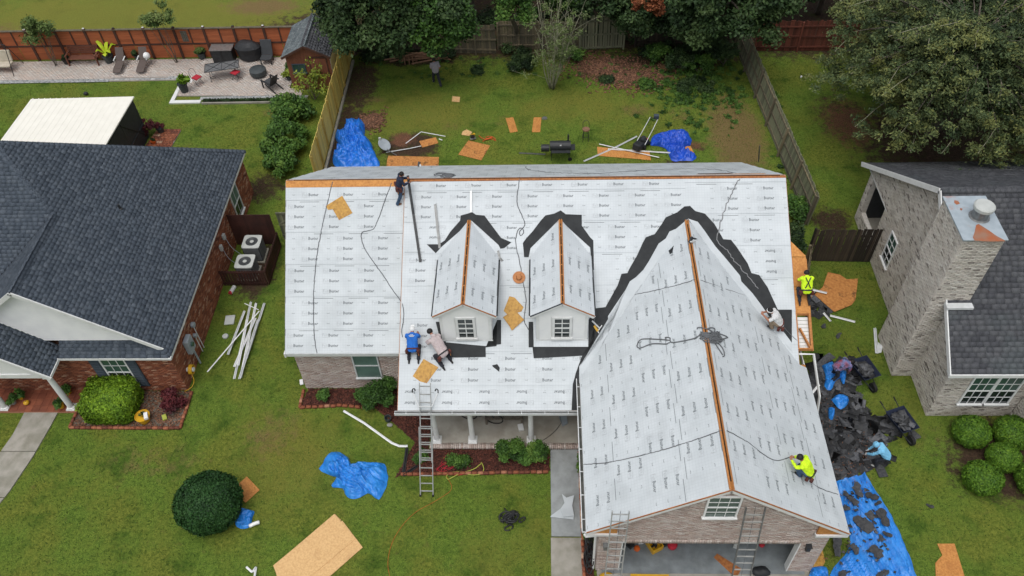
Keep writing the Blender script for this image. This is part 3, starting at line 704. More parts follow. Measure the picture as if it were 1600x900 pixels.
# dormers
def dormer(dx, lab):
    slope = (DZ-DE)/DW; yv = yc(DE); yr_ = yc(DZ); wy = DY+.12
    lf = [(dx-DW, DY, DE), (dx, DY, DZ), (dx, yr_, DZ), (dx-DW, yv, DE)]; rt = [(dx, DY, DZ), (dx+DW, DY, DE), (dx+DW, yv, DE), (dx, yr_, DZ)]
    for q in (lf, rt): deck(house, q, .03, ridgewood, 'dormer_deck'); solid(q)
    felt_plane(house, [(dx-DW, DY, DE), (dx-.05, DY, DZ-.05*slope), (dx-.05, yr_-.1, DZ-.05*slope), (dx-DW, yv, DE)], (0, -1, 0), flip=lambda i, u: 1, v_start=.05, ph=.1+lab*.3, width=1.3)
    felt_plane(house, [(dx+.05, DY, DZ-.05*slope), (dx+DW, DY, DE), (dx+DW, yv, DE), (dx+.05, yr_-.1, DZ-.05*slope)], (0, 1, 0), flip=lambda i, u: 1, v_start=.05, ph=.5, width=1.3)
    nl_, nr_ = Vector((-slope, 0, 1)).normalized(), Vector((slope, 0, 1)).normalized()
    b = MB(); lay(b, (dx-.015, DY, DZ), (dx-.015, yr_-.05, DZ), .055, nl_); lay(b, (dx+.015, DY, DZ), (dx+.015, yr_-.05, DZ), .055, nr_); b.build('ridge_board', lumber, house)
    for k in range(9): pass
    MB().bx(dx-.02, dx+.02, DY+.1, yr_-.3, DZ-.05, DZ+.018).build('ridge_slot_shade', slotdark, house)
    b = MB()
    for k in range(8): b.bx(dx-.03, dx+.03, DY+.3+k*.48, DY+.34+k*.48, DZ-.03, DZ+.022)
    b.build('ridge_blocking', lumber, house)
    # front wall with cheeks
    xl, xr = dx-DW+.2, dx+DW-.2; zb = zc(wy)+.05; zt = DE+(.2)*slope-.06
    MB().prism([(xl, wy, zb-.3), (xr, wy, zb-.3), (xr, wy, zt), (dx, wy, DZ-.06), (xl, wy, zt)], (0, .1, 0)).build('dormer_wall', whitep, house)
    yck = yc(zt)
    for x, s in ((xl, -1), (xr, 1)):
        ck = MB().prism([(x, wy, zb-.3), (x, wy, zt), (x, yck, zt)], (-s*.06, 0, 0)).build('dormer_cheek', whitep, house)
        bb = MB()
        for k in range(12):
            z0 = zb+.02+k*.115
            if z0+.1 < zt: bb.bar((x+s*.008, wy, z0+.05), (x+s*.008, yc(z0)-.03, z0+.05), .016, .1)
        bb.build('siding', whitev, ck)
    # siding boards, one part each
    k = 0; z0 = zb
    ww, wh, wz = .56, 1.08, zb+.13
    while z0 < DZ-.25:
        hw = (xr-xl)/2-.1 if z0+.11 < zt else max(0, (DZ-.06-z0-.11)/slope-.05)
        hw = min(hw, (xr-xl)/2-.1)
        if hw > .08:
            segs = [(-hw, hw)] if not (wz-.08 < z0+.05 < wz+wh+.06) else [(-hw, -ww/2-.09), (ww/2+.09, hw)]
            for a, c in segs:
                MB().box((dx+(a+c)/2, wy-.014, z0+.055), (c-a, .02, .112), Matrix.Rotation(-.12, 3, 'X')).build('siding_board', whitev, house)
        z0 += .116
    for x in (xl+.05, xr-.05): MB().bx(x-.05, x+.05, wy-.03, wy, zb-.05, zt).build('corner_trim', whitep, house)
    window(house, (dx-ww/2-.07, wy-.012, wz-.07), (1, 0, 0), (0, -1, 0), ww+.14, wh+.14, 2, 2, whitep, glass, fw=.09, mw=.03)
    # rake fascia boards, frieze and sill
    for s in (-1, 1):
        a = Vector((dx+s*(DW+.01), DY-.015, DE-.045)); c = Vector((dx+s*.005, DY-.015, DZ-.045)); sl = (c-a).normalized()
        MB().bar(a, c, .03, .10, up=(0, 0, 1)).build('rake_board', whitep, house)
        MB().bar(a+Vector((0, -.012, .055)), c+Vector((0, -.012, .055)), .03, .03).build('drip_edge', ridgewood if s == 1 or dx < 0 else underroof, house)
        a2 = a+Vector((0, .10, -.14)); c2 = c+Vector((0, .10, -.14)); MB().bar(a2, c2, .03, .14).build('frieze_board', whitep, house)
        MB().bar((dx+s*(DW-.06), DY, DE-.03), (dx+s*(DW-.06), yv-.1, DE-.03), .12, .04).build('soffit', whitep, house)
        e = MB().tube([(dx+s*(DW+.03), DY+.05, DE-.03), (dx+s*(DW+.03), yv-.15, DE-.03)], .035, 6); e.build('gutter_edge', blackm, house)
    MB().bx(xl-.03, xr+.03, wy-.05, wy, zb-.11, zb-.02).build('sill_board', alum, house)
dormer(D1X, 0); dormer(D2X, 1)

# walls of the house
W = [( -7.78, .22), (-2.6, .22)]
lo = MB().bx(-7.78, 10.45, .24, YB-.4, 0, 2.55).build('wall_core', mortar_p, house)
wl_h = ((-7.78+2.2), .8)
a = on_wall(551, 552, (0, .2, 0), (0, 1, 0)); c = on_wall(598, 591, (0, .2, 0), (0, 1, 0))
wx0 = c.x-1.0; wz0 = max(.75, c.z)
brick_wall(house, [(-7.78, .2, .0), (-2.6, .2, 0), (-2.6, .2, 2.55), (-7.78, .2, 2.55)], (1, 0, 0), (0, -1, 0), mortar_p, brick_w, holes=[(wx0+7.78, wx0+7.78+1.02, wz0, 2.4)])
window(house, (wx0, .19, wz0), (1, 0, 0), (0, -1, 0), 1.02, 2.4-wz0, 1, 1, alum, screen, fw=.05)
brick_wall(house, [(-7.8, YB-.4, 0), (-7.8, .2, 0), (-7.8, .2, 2.6), (-7.8, YR, 6.55), (-7.8, YB-.4, 2.7)], (0, -1, 0), (-1, 0, 0), mortar_p, brick_w)
brick_wall(house, [(10.47, -1, 0), (10.47, YB-.4, 0), (10.47, YB-.4, 2.7), (10.47, YR, 6.5), (10.47, -1, 2.9)], (0, 1, 0), (1, 0, 0), mortar_p, brick_w)
MB().bx(-7.4, 10.3, 1.2, YB-1, 2.5, 2.58).build('ceiling', whitep, house)
# eaves, fascia and gutters
def gutter(parent, p, q, name='gutter', inward=(0, 1, 0), hangers=True, sz=.12):
    p, q = Vector(p), Vector(q); d = (q-p).normalized(); L = (q-p).length; iw = Vector(inward)
    b = MB(); rot = Matrix((d, iw, Vector((0, 0, 1)))).transposed(); c = (p+q)/2
    b.box(c-iw*sz/2, (L, .014, sz*.9), rot); b.box(c+iw*sz/2, (L, .014, sz*.9), rot); b.box(c-Vector((0, 0, sz*.42)), (L, sz-.02, .014), rot)
    b.box(p+d*.007, (.014, sz-.02, sz*.85), rot); b.box(q-d*.007, (.014, sz-.02, sz*.85), rot)
    b.box(c-iw*(sz/2)+Vector((0, 0, sz*.46)), (L, .03, .014), rot)
    g = b.build(name, alum, parent)
    MB().box(c-Vector((0, 0, sz*.30)), (L-.04, sz-.03, .03), rot).build('leaf_litter', gutterin, g)
    if hangers:
        n = int(L/.75)
        hb = MB()
        for i in range(n): hb.box(p+d*(i+.5)*L/n+Vector((0, 0, sz*.40)), (.025, sz, .012), rot)
        hb.build('gutter_hanger', alum, g)
    return g
MB().bx(X0, X1-.03, .0, .03, ZE-.2, ZE-.02).build('fascia', whitep, house)
MB().bx(X0+.02, X1-.05, .03, .22, ZE-.22, ZE-.19).build('soffit', whitep, house)
MB().bx(X0, X1-.02, -.035, .0, ZE-.06, ZE+.005).build('drip_edge', alum, house)
MB().bx(X0-.05, X0-.0, -.05, .12, ZE-.2, ZE+.02).build('gutter_end', whitep, house)
gutter(house, (X1-.12, YP-.075, ZE-.07), (GL-.03, YP-.075, ZE-.07))
MB().bx(X1, GL-.04, YP, YP+.03, ZE-.2, ZE-.03).build('fascia', whitep, house)
MB().bx(X1+.25, GL, YP+.15, YP+.4, ZE-.40, ZE-.1).build('porch_beam', whitep, house)
MB().bx(X1+.1, GL, YP+.42, .2, ZE-.18, ZE-.14).build('porch_ceiling', whitep, house)
gutter(house, (GL-.075, GY+.02, GZE-.07), (GL-.075, va[1], GZE-.07), inward=(1, 0, 0))
MB().bx(GL, GL+.03, GY+.05, va[1]+.3, GZE-.2, GZE-.03).build('fascia', whitep, house)
MB().bx(GR-.03, GR, GY+.05, -.3, GZE-.2, GZE-.03).build('fascia', whitep, house)
MB().tube([(GL-.06, GY-.03, GZE-.1), (GL-.02, GY-.05, GZE-.2), (GL+.3, GY+.12, GZE-.5), (GL+.33, GY+.12, .15)], .04, 6).build('downspout', whitep, house)
for x in (X0, X2):
    s = -1 if x < 0 else 1
    z1 = ZE if x < 0 else zc(vb[1]); y1 = 0 if x < 0 else vb[1]
    MB().bar((x, y1, z1-.07), (x, YR, ZR-.07), .03, .13).build('rake_board', metal_g if x < 0 else ridgewood, house)
    MB().bar((x, YB, ZE-.07), (x, YR, ZR-.07), .03, .13).build('rake_board', whitep, house)
# porch floor, brick edging, columns
MB().bx(-2.55, 3.4, -2.42, .2, 0, .15).build('porch_floor', slab, house)
for k in range(76):
    x = -2.55+k*.0785
    if k < 76: 
        pass
C_ = [(-2.53+k*.079, -2.50, .075) for k in range(75)]
me = boxes_mesh('brick_edging', C_, [(.034, .1, .083)]*75, np.eye(3)); o = link(me, 'brick_edging', house, [brick_w]); o['kind'] = 'stuff'
for x in (-1.95, -.95, 1.26):
    if x < -1.5:
        x = -2.30
    cb = MB(); cb.box((x, -2.28, .17), (.34, .34, .05)); cb.box((x, -2.28, .22), (.28, .28, .06)); cb.box((x, -2.28, 2.17), (.30, .30, .06))
    cb.lathe([(.115, .25), (.12, .27), (.105, .3), (.10, 1.0), (.09, 2.14)], (x, -2.28, 0), 16)
    cb.build('porch_column', whitep, house)
# garage
GW = GY+.12; gz = 2.2; d0, d1 = 4.2, 9.85
def gwall(pts, holes=(), nm_='garage_wall'): return brick_wall(house, pts, (1, 0, 0), (0, -1, 0), mortar_p, brick_w, holes, th=.22, name=nm_)
xa, xb = GL+.42, GR-.42
gwall([(xa, GW, 0), (d0, GW, 0), (d0, GW, GZE-.02), (xa, GW, GZE-.02)])
gwall([(d1, GW, 0), (xb, GW, 0), (xb, GW, GZE-.02), (d1, GW, GZE-.02)])
zt_ = lambda x: GZE+(x-GL)*GS-.05 if x < GX else GZE+(GR-x)*GS-.05
a = on_wall(797, 0, (0, GW, 0), (0, 1, 0))
q1 = on_wall(1099, 806, (0, GW, 0), (0, 1, 0)); q2 = on_wall(1146, 807, (0, GW, 0), (0, 1, 0)); q3 = on_wall(1112, 775, (0, GW, 0), (0, 1, 0))
gwx, gww, gwz = q1.x-.03, 1.0, q1.z-.05; gwh = 1.35
gwall([(d0, GW, gz), (d1, GW, gz), (d1, GW, GZE-.02), (xb, GW, GZE-.021), (xb, GW, zt_(xb)), (GX, GW, GZR-.06), (xa, GW, zt_(xa)), (xa, GW, GZE-.021), (d0, GW, GZE-.02)], holes=[(gwx-d0, gwx-d0+gww, gwz-gz, gwz+gwh-gz)])
window(house, (gwx, GW-.01, gwz), (1, 0, 0), (0, -1, 0), gww, gwh, 3, 2, whitev, glass_g, name='gable_window', fw=.055, mw=.016)
# soldier course over the garage door
C_ = [(d0+.04+k*.0785, GW-.012, gz+.1) for k in range(int((d1-d0)/.0785))]
me = boxes_mesh('lintel_bricks', C_, [(.034, .02, .1)]*len(C_), np.eye(3)); o = link(me, 'lintel_brickwork', house, [brick_w]); o['kind'] = 'stuff'
for x, yb_ in ((xa, -1.6), (xb-.2, -1.0)): MB().bx(x, x+.2, GW+.2, yb_, 0, GZE).build('garage_side_wall', mortar_p, house)
brick_wall(house, [(xa, -1.6, 0), (xa, GW, 0), (xa, GW, GZE-.1), (xa, -1.6, GZE-.1)], (0, -1, 0), (-1, 0, 0), mortar_p, brick_w, th=.05)
brick_wall(house, [(xb, GW, 0), (xb, -1.0, 0), (xb, -1.0, GZE-.1), (xb, GW, GZE-.1)], (0, 1, 0), (1, 0, 0), mortar_p, brick_w, th=.05)
MB().bx(xa+.2, xb-.2, -.9, -.8, 0, 3).build('garage_back_wall', whitep, house)
MB().bx(xa+.2, xb-.2, GW-.12, -.9, .0, .05).build('garage_floor', concrete_w, house)
for x in (d0, d1): MB().bx(x-.04 if x > 5 else x, x if x > 5 else x+.04, GW-.02, GW+.22, 0, gz).build('door_jamb', whitep, house)
MB().bx(d0, d1, GW+.0, GW+.2, gz-.04, gz-.001).build('door_head', whitep, house)
MB().bar((d0+.15, GW+.25, gz-.05), (d0+.15, GW+2.6, gz-.02), .05, .04).build('door_track', alum, house)
MB().bx(d0+.1, d1-.1, GW+.35, GW+2.7, gz-.02, gz+.03).build('raised_garage_door', whitep, house)
for s, x in ((-1, GL), (1, GR)):
    a = Vector((x, GY-.015, GZE-.07)); c = Vector((GX, GY-.015, GZR-.07))
    MB().bar(a, c, .03, .15).build('rake_board', whitep, house)
    MB().bar(a+Vector((0, -.012, .085)), c+Vector((0, -.012, .085)), .03, .03).build('drip_edge', ridgewood, house)
    # rake soffit and the boxed return, one showing bare board
    a = Vector((x-s*.02, GY+.06, GZE-.13)); c = Vector((GX, GY+.06, GZR-.13)); MB().bar(a, c, .12, .02).build('rake_soffit', whitep, house)
    xi = x-s*.95
    MB().prism([(x-s*.05, GY+.03, GZE-.13), (xi, GY+.03, GZE-.13), (xi, GY+.03, GZE-.13+.95*GS-.1)], (0, .06, 0)).build('return_board', osb, house)
    MB().bx(min(x, xi)-.02, max(x, xi)+.02, GY-.02, GY+.1, GZE-.25, GZE-.14).build('return_fascia', whitep, house)
# bare rake deck on the right end, its last bay open to the soffit
XO = X2+.52
yo = [2.75, 2.3, .55, -.45]
b = MB(); 
def slab_c(x0, x1, y0, y1, nm_, m, th=.02, dz=-.01): return MB().prism([pc(x0, y0, dz), pc(x1, y0, dz), pc(x1, y1, dz), pc(x0, y1, dz)], (0, 0, -th)).build(nm_, m, house)
MB().prism([pc(X2+.01, 2.33, -.01), pc(XO, 2.33, -.01), pc(XO, 2.36, -.01), pc(X2+.01, 2.85, -.01)], (0, 0, -.02)).build('rake_deck', osb, house, tint=1)
slab_c(X2+.01, XO, 1.35, 2.31, 'rake_deck', osb); slab_c(X2+.01, XO+.02, .5, 1.33, 'rake_deck', osb)
for x in (X2+.03, XO-.03): MB().bar(pc(x, -.62, -.09), pc(x, .5, -.09), .05, .14).build('rake_rafter', lumber, house)
for y in (-.62, .5): MB().bar(pc(X2, y, -.07), pc(XO, y, -.07), .05, .12).build('rake_blocking', lumber, house)
MB().bar(pc(XO-.06, -.6, -.07), pc(X2+.12, .05, -.07), .05, .1).build('rake_brace', lumber, house)
b = MB()
for k in range(9): b.prism([pc(X2+.05, -.55+k*.115, -.20), pc(XO-.05, -.55+k*.115, -.20), pc(XO-.05, -.45+k*.115, -.20), pc(X2+.05, -.45+k*.115, -.20)], (0, 0, -.01))
b.build('vented_soffit', whitep, house)
MB().bar(pc(XO+.02, -.65, -.12), pc(XO+.02, 2.3, -.12), .025, .15).build('rake_fascia', lumber, house)
MB().tube([pc(X2+.05, -.72, -.15), pc(XO+.06, -.72, -.17), Vector((XO+.35, -1.7, 2.2)), Vector((XO+.42, -2.1, .9)), Vector((XO+.2, -2.9, .25))], .045, 4).build('loose_downspout', whitep, house)
# dark sheet painted as the shade in a sheathing gap, on the back slope near the right end
def pb(x, y, dz=0): return Vector((x, y, ZR-sb*(y-YR)+dz))
MB().prism([pb(7.6, YR+.55, .02), pb(10.1, YR+.42, .02), pb(10.4, YR+.8, .02), pb(7.6, YR+.85, .02)], (0, 0, .006)).build('bare_sheathing', osb, house, tint=1)
MB().prism([pb(7.7, YR+.62, .03), pb(9.0, YR+.60, .03), pb(8.9, YR+.8, .03), pb(7.7, YR+.8, .03)], (0, 0, .006)).build('sheathing_gap_shade', slotdark, house)

# ================================================================== GROUND
def field(X, Y, blobs):
    m = np.zeros_like(X)
    for (bx_, by_, rx, ry, s) in blobs: m = np.maximum(m, s*np.clip(1.35-np.sqrt(((X-bx_)/rx)**2+((Y-by_)/ry)**2), 0, 1))
    return m
xs = np.concatenate([[-300, -120, -60], np.arange(-40, 36.01, .3), [60, 120, 300]]); ys = np.concatenate([[-60, -30, -14], np.arange(-10, 36.01, .3), [60, 120, 300]])
XX, YY = np.meshgrid(xs, ys); nx, ny = len(xs), len(ys)
soil = field(XX, YY, [(-8.7, 15.5, 1.0, 5.5, 1), (-8.6, 21, 1.3, 3, 1), (-5.2, 15.4, 1.9, 1.3, 1.1), (-7, 13, 2.6, 1.0, 1), (8.6, 13.6, 1.2, .6, .9), (9.5, 15.0, .9, .5, .7), (-2, 26.5, 14, 3.6, 1.3), (8, 28, 16, 5, 1.3), (18, 27, 9, 4.5, 1.3),
    (17.5, 17.5, 2.0, 3.2, .62), (22, 15, 5, 5, 1), (-11.3, 6.6, 1.1, 2.2, 1), (-12.2, 12.2, 1.5, 1.5, .8), (-5.5, 23.3, 3.5, .9, .9), (9.5, 22.8, 5, 1.0, 1), (18.6, -3.0, 2.6, 2.1, 1), (15.2, 9.5, 1.2, 1.2, .9)])
dry = field(XX, YY, [(11.8, 16.0, 1.6, 3.8, 1.25), (9.2, 17.8, 1.4, 1.2, .5), (-7.4, 17.6, .8, .8, .9), (-7.6, 19.5, .8, .6, .7), (-16, 29.5, 3, 1.2, 1), (-33, 27, 3, 1.5, .7), (-8.8, -1.9, 1.5, 1.6, .6), (-.5, 17.5, 1, .8, .45), (6.8, 18.2, 1, .7, .7), (-3, 17, 1.4, .9, .4), (-13, -3.2, 3, 1, .5), (16, -2.2, 1.2, .9, .4), (-17, 15, 1.3, 1, .5), (-12.7, 18.6, 1.2, .9, .7)])
chip = field(XX, YY, [(5.0, 22.4, 1.7, 1.2, .95), (6.5, 21.5, 1.4, 1.0, .85), (9, 22.3, 3, .7, .6), (-7.5, 17.5, .8, .8, 1), (17.7, 16.8, 1.6, 2.4, .8), (-5.6, 15.9, .8, .7, .9), (9.6, 15.2, .7, .4, .9)])
yel = field(XX, YY, [(-5, 18, 4, 2.5, .8), (4, 18.5, 5, 2, .7), (-25, 28, 16, 4.5, 1), (-7.8, -3, 2.5, 2.5, .8), (1, -6.5, 3, 1.6, .5), (15.5, -1, 2, 2, .5), (-24, 19.5, 6, 1.5, .5)])
gcol = bpy.data.meshes.new('ground')
V = np.stack([XX.ravel(), YY.ravel(), np.zeros(XX.size)], 1)
ii = np.arange(nx*ny).reshape(ny, nx); F = np.stack([ii[:-1, :-1], ii[:-1, 1:], ii[1:, 1:], ii[1:, :-1]], -1).reshape(-1, 4)
gm_ = fast_mesh('ground', V, 4, None, F)
for nme, arr in (('chip', chip), ('soil', soil), ('dry', dry), ('yel', yel)):
    a = gm_.attributes.new(nme, 'FLOAT', 'POINT'); a.data.foreach_set('value', arr.ravel().astype(np.float32))
gm = bpy.data.materials.new('lawn'); gm.use_nodes = True; T = gm.node_tree; N, L = T.nodes, T.links; B = N['Principled BSDF']; B.inputs['Roughness'].default_value = .95; B.inputs['Specular IOR Level'].default_value = .15
tc = N.new('ShaderNodeTexCoord')
def nz(sc, det=4, rg=.55, st=None):
    n = N.new('ShaderNodeTexNoise'); n.inputs['Scale'].default_value = sc; n.inputs['Detail'].default_value = det; n.inputs['Roughness'].default_value = rg
    if st:
        mp = N.new('ShaderNodeMapping'); mp.inputs['Scale'].default_value = st; L.new(tc.outputs['Object'], mp.inputs[0]); L.new(mp.outputs[0], n.inputs[0])
    else: L.new(tc.outputs['Object'], n.inputs[0])
    return n.outputs[0]
def mr(s, a, b, c=0, d=1):
    n = N.new('ShaderNodeMapRange'); L.new(s, n.inputs[0])
    for i, x in enumerate((a, b, c, d)): n.inputs[i+1].default_value = x
    return n.outputs[0]
def mixc(f, a, b):
    n = N.new('ShaderNodeMix'); n.data_type = 'RGBA'
    L.new(f, n.inputs[0])
    for s, k in ((a, 6), (b, 7)):
        if isinstance(s, tuple): n.inputs[k].default_value = (*s, 1)
        else: L.new(s, n.inputs[k])
    return n.outputs[2]
def math_(op, a, b):
    n = N.new('ShaderNodeMath'); n.operation = op
    for i, s in enumerate((a, b)):
        if isinstance(s, (int, float)): n.inputs[i].default_value = s
        else: L.new(s, n.inputs[i])
    return n.outputs[0]
def attr(nme): n = N.new('ShaderNodeAttribute'); n.attribute_name = nme; return n.outputs['Fac']
g1 = mixc(mr(nz(7, 10, .8), .42, .58), (.042, .086, .011), (.120, .190, .024))
g1 = mixc(mr(nz(26, 6, .8), .47, .60), g1, (.18, .255, .042))
fine = mr(nz(8, 10, .82), .42, .58)
g2 = mixc(mr(nz(.45, 5, .6), .42, .60, 0, .9), g1, mixc(fine, (.085, .110, .015), (.195, .220, .036)))
g2 = mixc(mr(nz(.8, 5, .65), .52, .66, 0, .85), g2, mixc(fine, (.028, .064, .008), (.078, .138, .017)))
g2 = mixc(mr(nz(2.3, 5, .7), .60, .74, 0, .6), g2, (.13, .105, .035))
g2 = mixc(mr(math_('ADD', attr('yel'), nz(1.5, 4)), .75, 1.35, 0, .75), g2, mixc(mr(nz(18, 6, .7), .35, .65), (.11, .12, .02), (.24, .22, .045)))
dr = mixc(mr(nz(14, 6, .7, (1, 1, 1)), .35, .65), (.12, .075, .035), (.24, .16, .075))
g3 = mixc(mr(math_('ADD', attr('dry'), math_('MULTIPLY', nz(2.2, 8, .75), 2)), 1.35, 1.9, 0, .85), g2, dr)
so = mixc(mr(nz(9, 7, .75), .38, .64), (.030, .020, .013), (.085, .052, .034))
so = mixc(mr(nz(1.4, 5, .7), .5, .68), so, (.055, .055, .018))
g4 = mixc(mr(math_('ADD', attr('soil'), math_('MULTIPLY', nz(2.4, 8, .75), 2)), 1.42, 1.72), g3, so)
ch_ = mixc(mr(nz(16, 6, .75), .35, .66), (.07, .030, .018), (.26, .125, .075))
g4 = mixc(mr(math_('ADD', attr('chip'), math_('MULTIPLY', nz(2.6, 8, .75), 2)), 1.35, 1.75, 0, .9), g4, ch_)
L.new(g4, B.inputs['Base Color'])
bp = N.new('ShaderNodeBump'); bp.inputs['Strength'].default_value = .9; bp.inputs['Distance'].default_value = .06
L.new(math_('ADD', nz(28, 6, .75), math_('MULTIPLY', nz(2, 3), .8)), bp.inputs['Height']); L.new(bp.outputs[0], B.inputs['Normal'])
g = link(gm_, 'ground', None, [gm], (0, 0, 0)); g['kind'] = 'structure'

# hard ground: sheets with a real rim
def slabs(name, pts, z, m, kind='structure', label=None):
    o = MB().prism([(x, y, z) for x, y in pts], (0, 0, -z-.05)).build(name, m); o['kind'] = kind
    return o
SLABS = []
def P2(px, py): v = at(px, py); return (v.x, v.y)
slabs('garage_apron', [(3.5, -30), (10.6, -30), (10.6, -7.1), (3.5, -7.1)], .03, concrete)
slabs('front_walk', [(1.98, -6.05), (3.02, -6.05), (3.02, -2.62), (1.98, -2.62)], .05, concrete_b)
slabs('front_walk', [(1.96, -30), (3.04, -30), (3.04, -6.1), (1.96, -6.1)], .045, concrete)
cpts = [(-18.9, -.98), (-17.55, -.98), (-17.6, -1.6), (-17.75, -2.9), (-18.05, -4.4), (-18.6, -6), (-20, -8.5), (-21.5, -7.6), (-19.8, -5), (-19.2, -3.3), (-18.95, -2)]
slabs('side_path', [(-18.9, -.98), (-17.55, -.98), (-17.6, -1.6), (-17.73, -2.72), (-19.1, -2.72), (-18.95, -2)], .05, concrete)
slabs('side_path', [(-19.11, -2.75), (-17.735, -2.75), (-17.75, -2.9), (-18.05, -4.4), (-18.13, -4.65), (-19.65, -4.65), (-19.2, -3.3)], .052, concrete)
slabs('side_path', [(-19.67, -4.68), (-18.14, -4.68), (-18.6, -6), (-20, -8.5), (-21.5, -7.6), (-19.8, -5)], .05, concrete)
def bed(name, pts, m_chip, n, label=None, z=.02, edge=None, base=soil_m, sz=(.045, .016, .008)):
    """planting bed: dark mulch base with loose chips on it"""
    o = slabs(name, pts, z, base); xs_ = [p[0] for p in pts]; ys_ = [p[1] for p in pts]; C = []
    while len(C) < n:
        x, y = random.uniform(min(xs_), max(xs_)), random.uniform(min(ys_), max(ys_))
        if inside(pts, x, y): C.append((x, y, z+random.random()*.03))
    q = rng.normal(size=(n, 3, 3)); q[:, 2, :2] *= .4; q[:, 2, 2] = 2
    A = np.empty((n, 3, 3)); nn = q[:, 2]/np.linalg.norm(q[:, 2], axis=1)[:, None]; t = np.cross(nn, q[:, 0]); t /= np.linalg.norm(t, axis=1)[:, None]
    A[:, 2] = nn; A[:, 0] = t; A[:, 1] = np.cross(nn, t)
    me = boxes_mesh('mulch', C, rng.random((n, 1))*np.array(sz)*.9+np.array(sz)*.4, A); c = link(me, 'mulch', o, [m_chip]); c['kind'] = 'stuff'
    return o
bedF = [(-7.85, -.72), (-7.7, .15), (-2.62, .15), (-2.62, -2.62), (1.93, -2.62), (1.93, -3.5), (-3.5, -3.62), (-3.75, -3.8), (-3.15, -2.3), (-3.9, -1.6), (-4.9, -.75), (-6.2, -.6)]
bed('mulch_bed', bedF, soil_m, 9000)
bed('mulch_bed', [(3.08, -30), (3.08, -2.6), (3.4, -2.6), (3.4, -30)], soil_m, 2500)
bedL = [(-16.75, -1.62), (-12.45, -1.66), (-12.45, .05), (-16.7, .05)]
bed('mulch_bed', bedL, chips_m, 2500, base=bark)
o = None
def loose_chips(lab, blobs, n):
    C = []
    for (x, y, sx, sy, k) in blobs:
        for _ in range(int(n*k)): C.append((random.gauss(x, sx), random.gauss(y, sy), .01+random.random()*.05))
    q = rng.normal(size=(len(C), 3, 3)); q[:, 2, :2] *= .5; q[:, 2, 2] = 1.6; A = np.empty_like(q); nn = q[:, 2]/np.linalg.norm(q[:, 2], axis=1)[:, None]; t = np.cross(nn, q[:, 0]); t /= np.linalg.norm(t, axis=1)[:, None]; A[:, 2] = nn; A[:, 0] = t; A[:, 1] = np.cross(nn, t)
    me = boxes_mesh('wood_chips', C, rng.random((len(C), 1))*np.array((.07, .022, .01))+.012, A); o = link(me, 'wood_chips', None, [chips_m]); tag(o, lab, 'wood chips', kind='stuff')
loose_chips('scattered red brown wood chips and leaves before the broken gate', [(5.0, 22.3, .9, .6, .35), (5.9, 21.6, .8, .6, .25), (6.9, 21.0, .9, .6, .3), (7.9, 21.2, .9, .5, .1)], 4200)
loose_chips('small patch of brown leaves and chips by the pine fence dirt strip', [(-7.5, 17.5, .35, .35, 1)], 900)
def edging(pts, m, name, label, sz=(.1, .05, .06)):
    C = []; A = []
    for i in range(len(pts)-1):
        p, q = Vector((*pts[i], 0)), Vector((*pts[i+1], 0)); d = q-p; n = max(1, int(d.length/(sz[0]*2+.012))); d.normalize()
        for k in range(n): C.append(p+d*((k+.5)*(q-p).length/n)+Vector((random.gauss(0, .006), random.gauss(0, .006), .05))); A.append([list(d), [-d.y, d.x, 0], [0, 0, 1]])
    th_ = thing(name, label, 'edging', (pts[0][0], pts[0][1], 0)); th_['category'] = 'garden edging'
    base = []
    mes = [boxes_mesh('brick', [(0, 0, 0)], [sz], np.eye(3), [random.random()]) for _ in range(6)]
    for me in mes: me.materials.append(m)
    for c, a in zip(C, A):
        o = bpy.data.objects.new('brick', random.choice(mes)); COL.objects.link(o); o.parent = th_; o.location = Vector(c)-th_.location
        o.rotation_euler = (0, 0, math.atan2(a[0][1], a[0][0])+random.gauss(0, .03))
    return th_
edging([(-7.88, .1), (-7.88, -.76), (-6.2, -.66), (-4.95, -.8)], brick_r, 'brick_edging', 'low red brick edging at the left corner bed of the middle house')
edging([(-3.55, -3.68), (1.9, -3.56)], brick_r, 'brick_edging', 'low red brick edging along the lawn in front of the porch')
edging([(-12.4, .0), (-12.4, -1.7), (-16.8, -1.68), (-16.78, -1.0)], brick_r, 'brick_edging', 'scalloped red brick edging round the bed beside the neon green hedge')
edging([(3.05, -2.7), (3.05, -8.4)], brick_r, 'brick_edging', 'narrow red edging between the front walk and the garage bed')
# patio of the left neighbour
def pavers(name, pts, m, ln=.22, rh=.11, z=.05, base=joint_m):
    o = slabs(name, pts, z, base)
    q = tiled('pavers', (pts[0][0], pts[0][1], z), (1, 0, 0), (0, 1, 0), [(x-pts[0][0], y-pts[0][1]) for x, y in pts], m, o, rh, ln, .01, .012, jitter=0, proud=.006)
    return o
pavers('patio', [(-36, 21.75), (-18.8, 21.85), (-18.8, 20.0), (-11.7, 19.9), (-11.7, 20.4), (-12.5, 20.6), (-12.5, 23.7), (-36, 23.6)], paver)
pavers('patio_border', [(-36, 21.45), (-19.0, 21.55), (-19.0, 21.83), (-36, 21.73)], paver_g, .3, .15)
pavers('patio_border', [(-17.4, 19.6), (-11.3, 19.6), (-11.3, 19.88), (-17.4, 19.88)], paver_g, .2, .14)
slabs('patio_step', [(-19.05, 19.3), (-17.3, 19.3), (-17.3, 19.55), (-18.85, 19.55)], .08, whitep)
slabs('patio_step', [(-19.05, 19.3), (-18.82, 19.56), (-18.82, 21.3), (-19.0, 21.3)], .078, whitep)
slabs('patio_step', [(-19.1, 21.2), (-18.3, 21.2), (-18.3, 21.7), (-19.1, 21.7)], .082, whitep)
pavers('brick_pad', [(-19.4, 14.6), (-17.9, 14.6), (-17.7, 16.9), (-19.0, 17.0)], brick_r, .2, .2, base=joint_m)
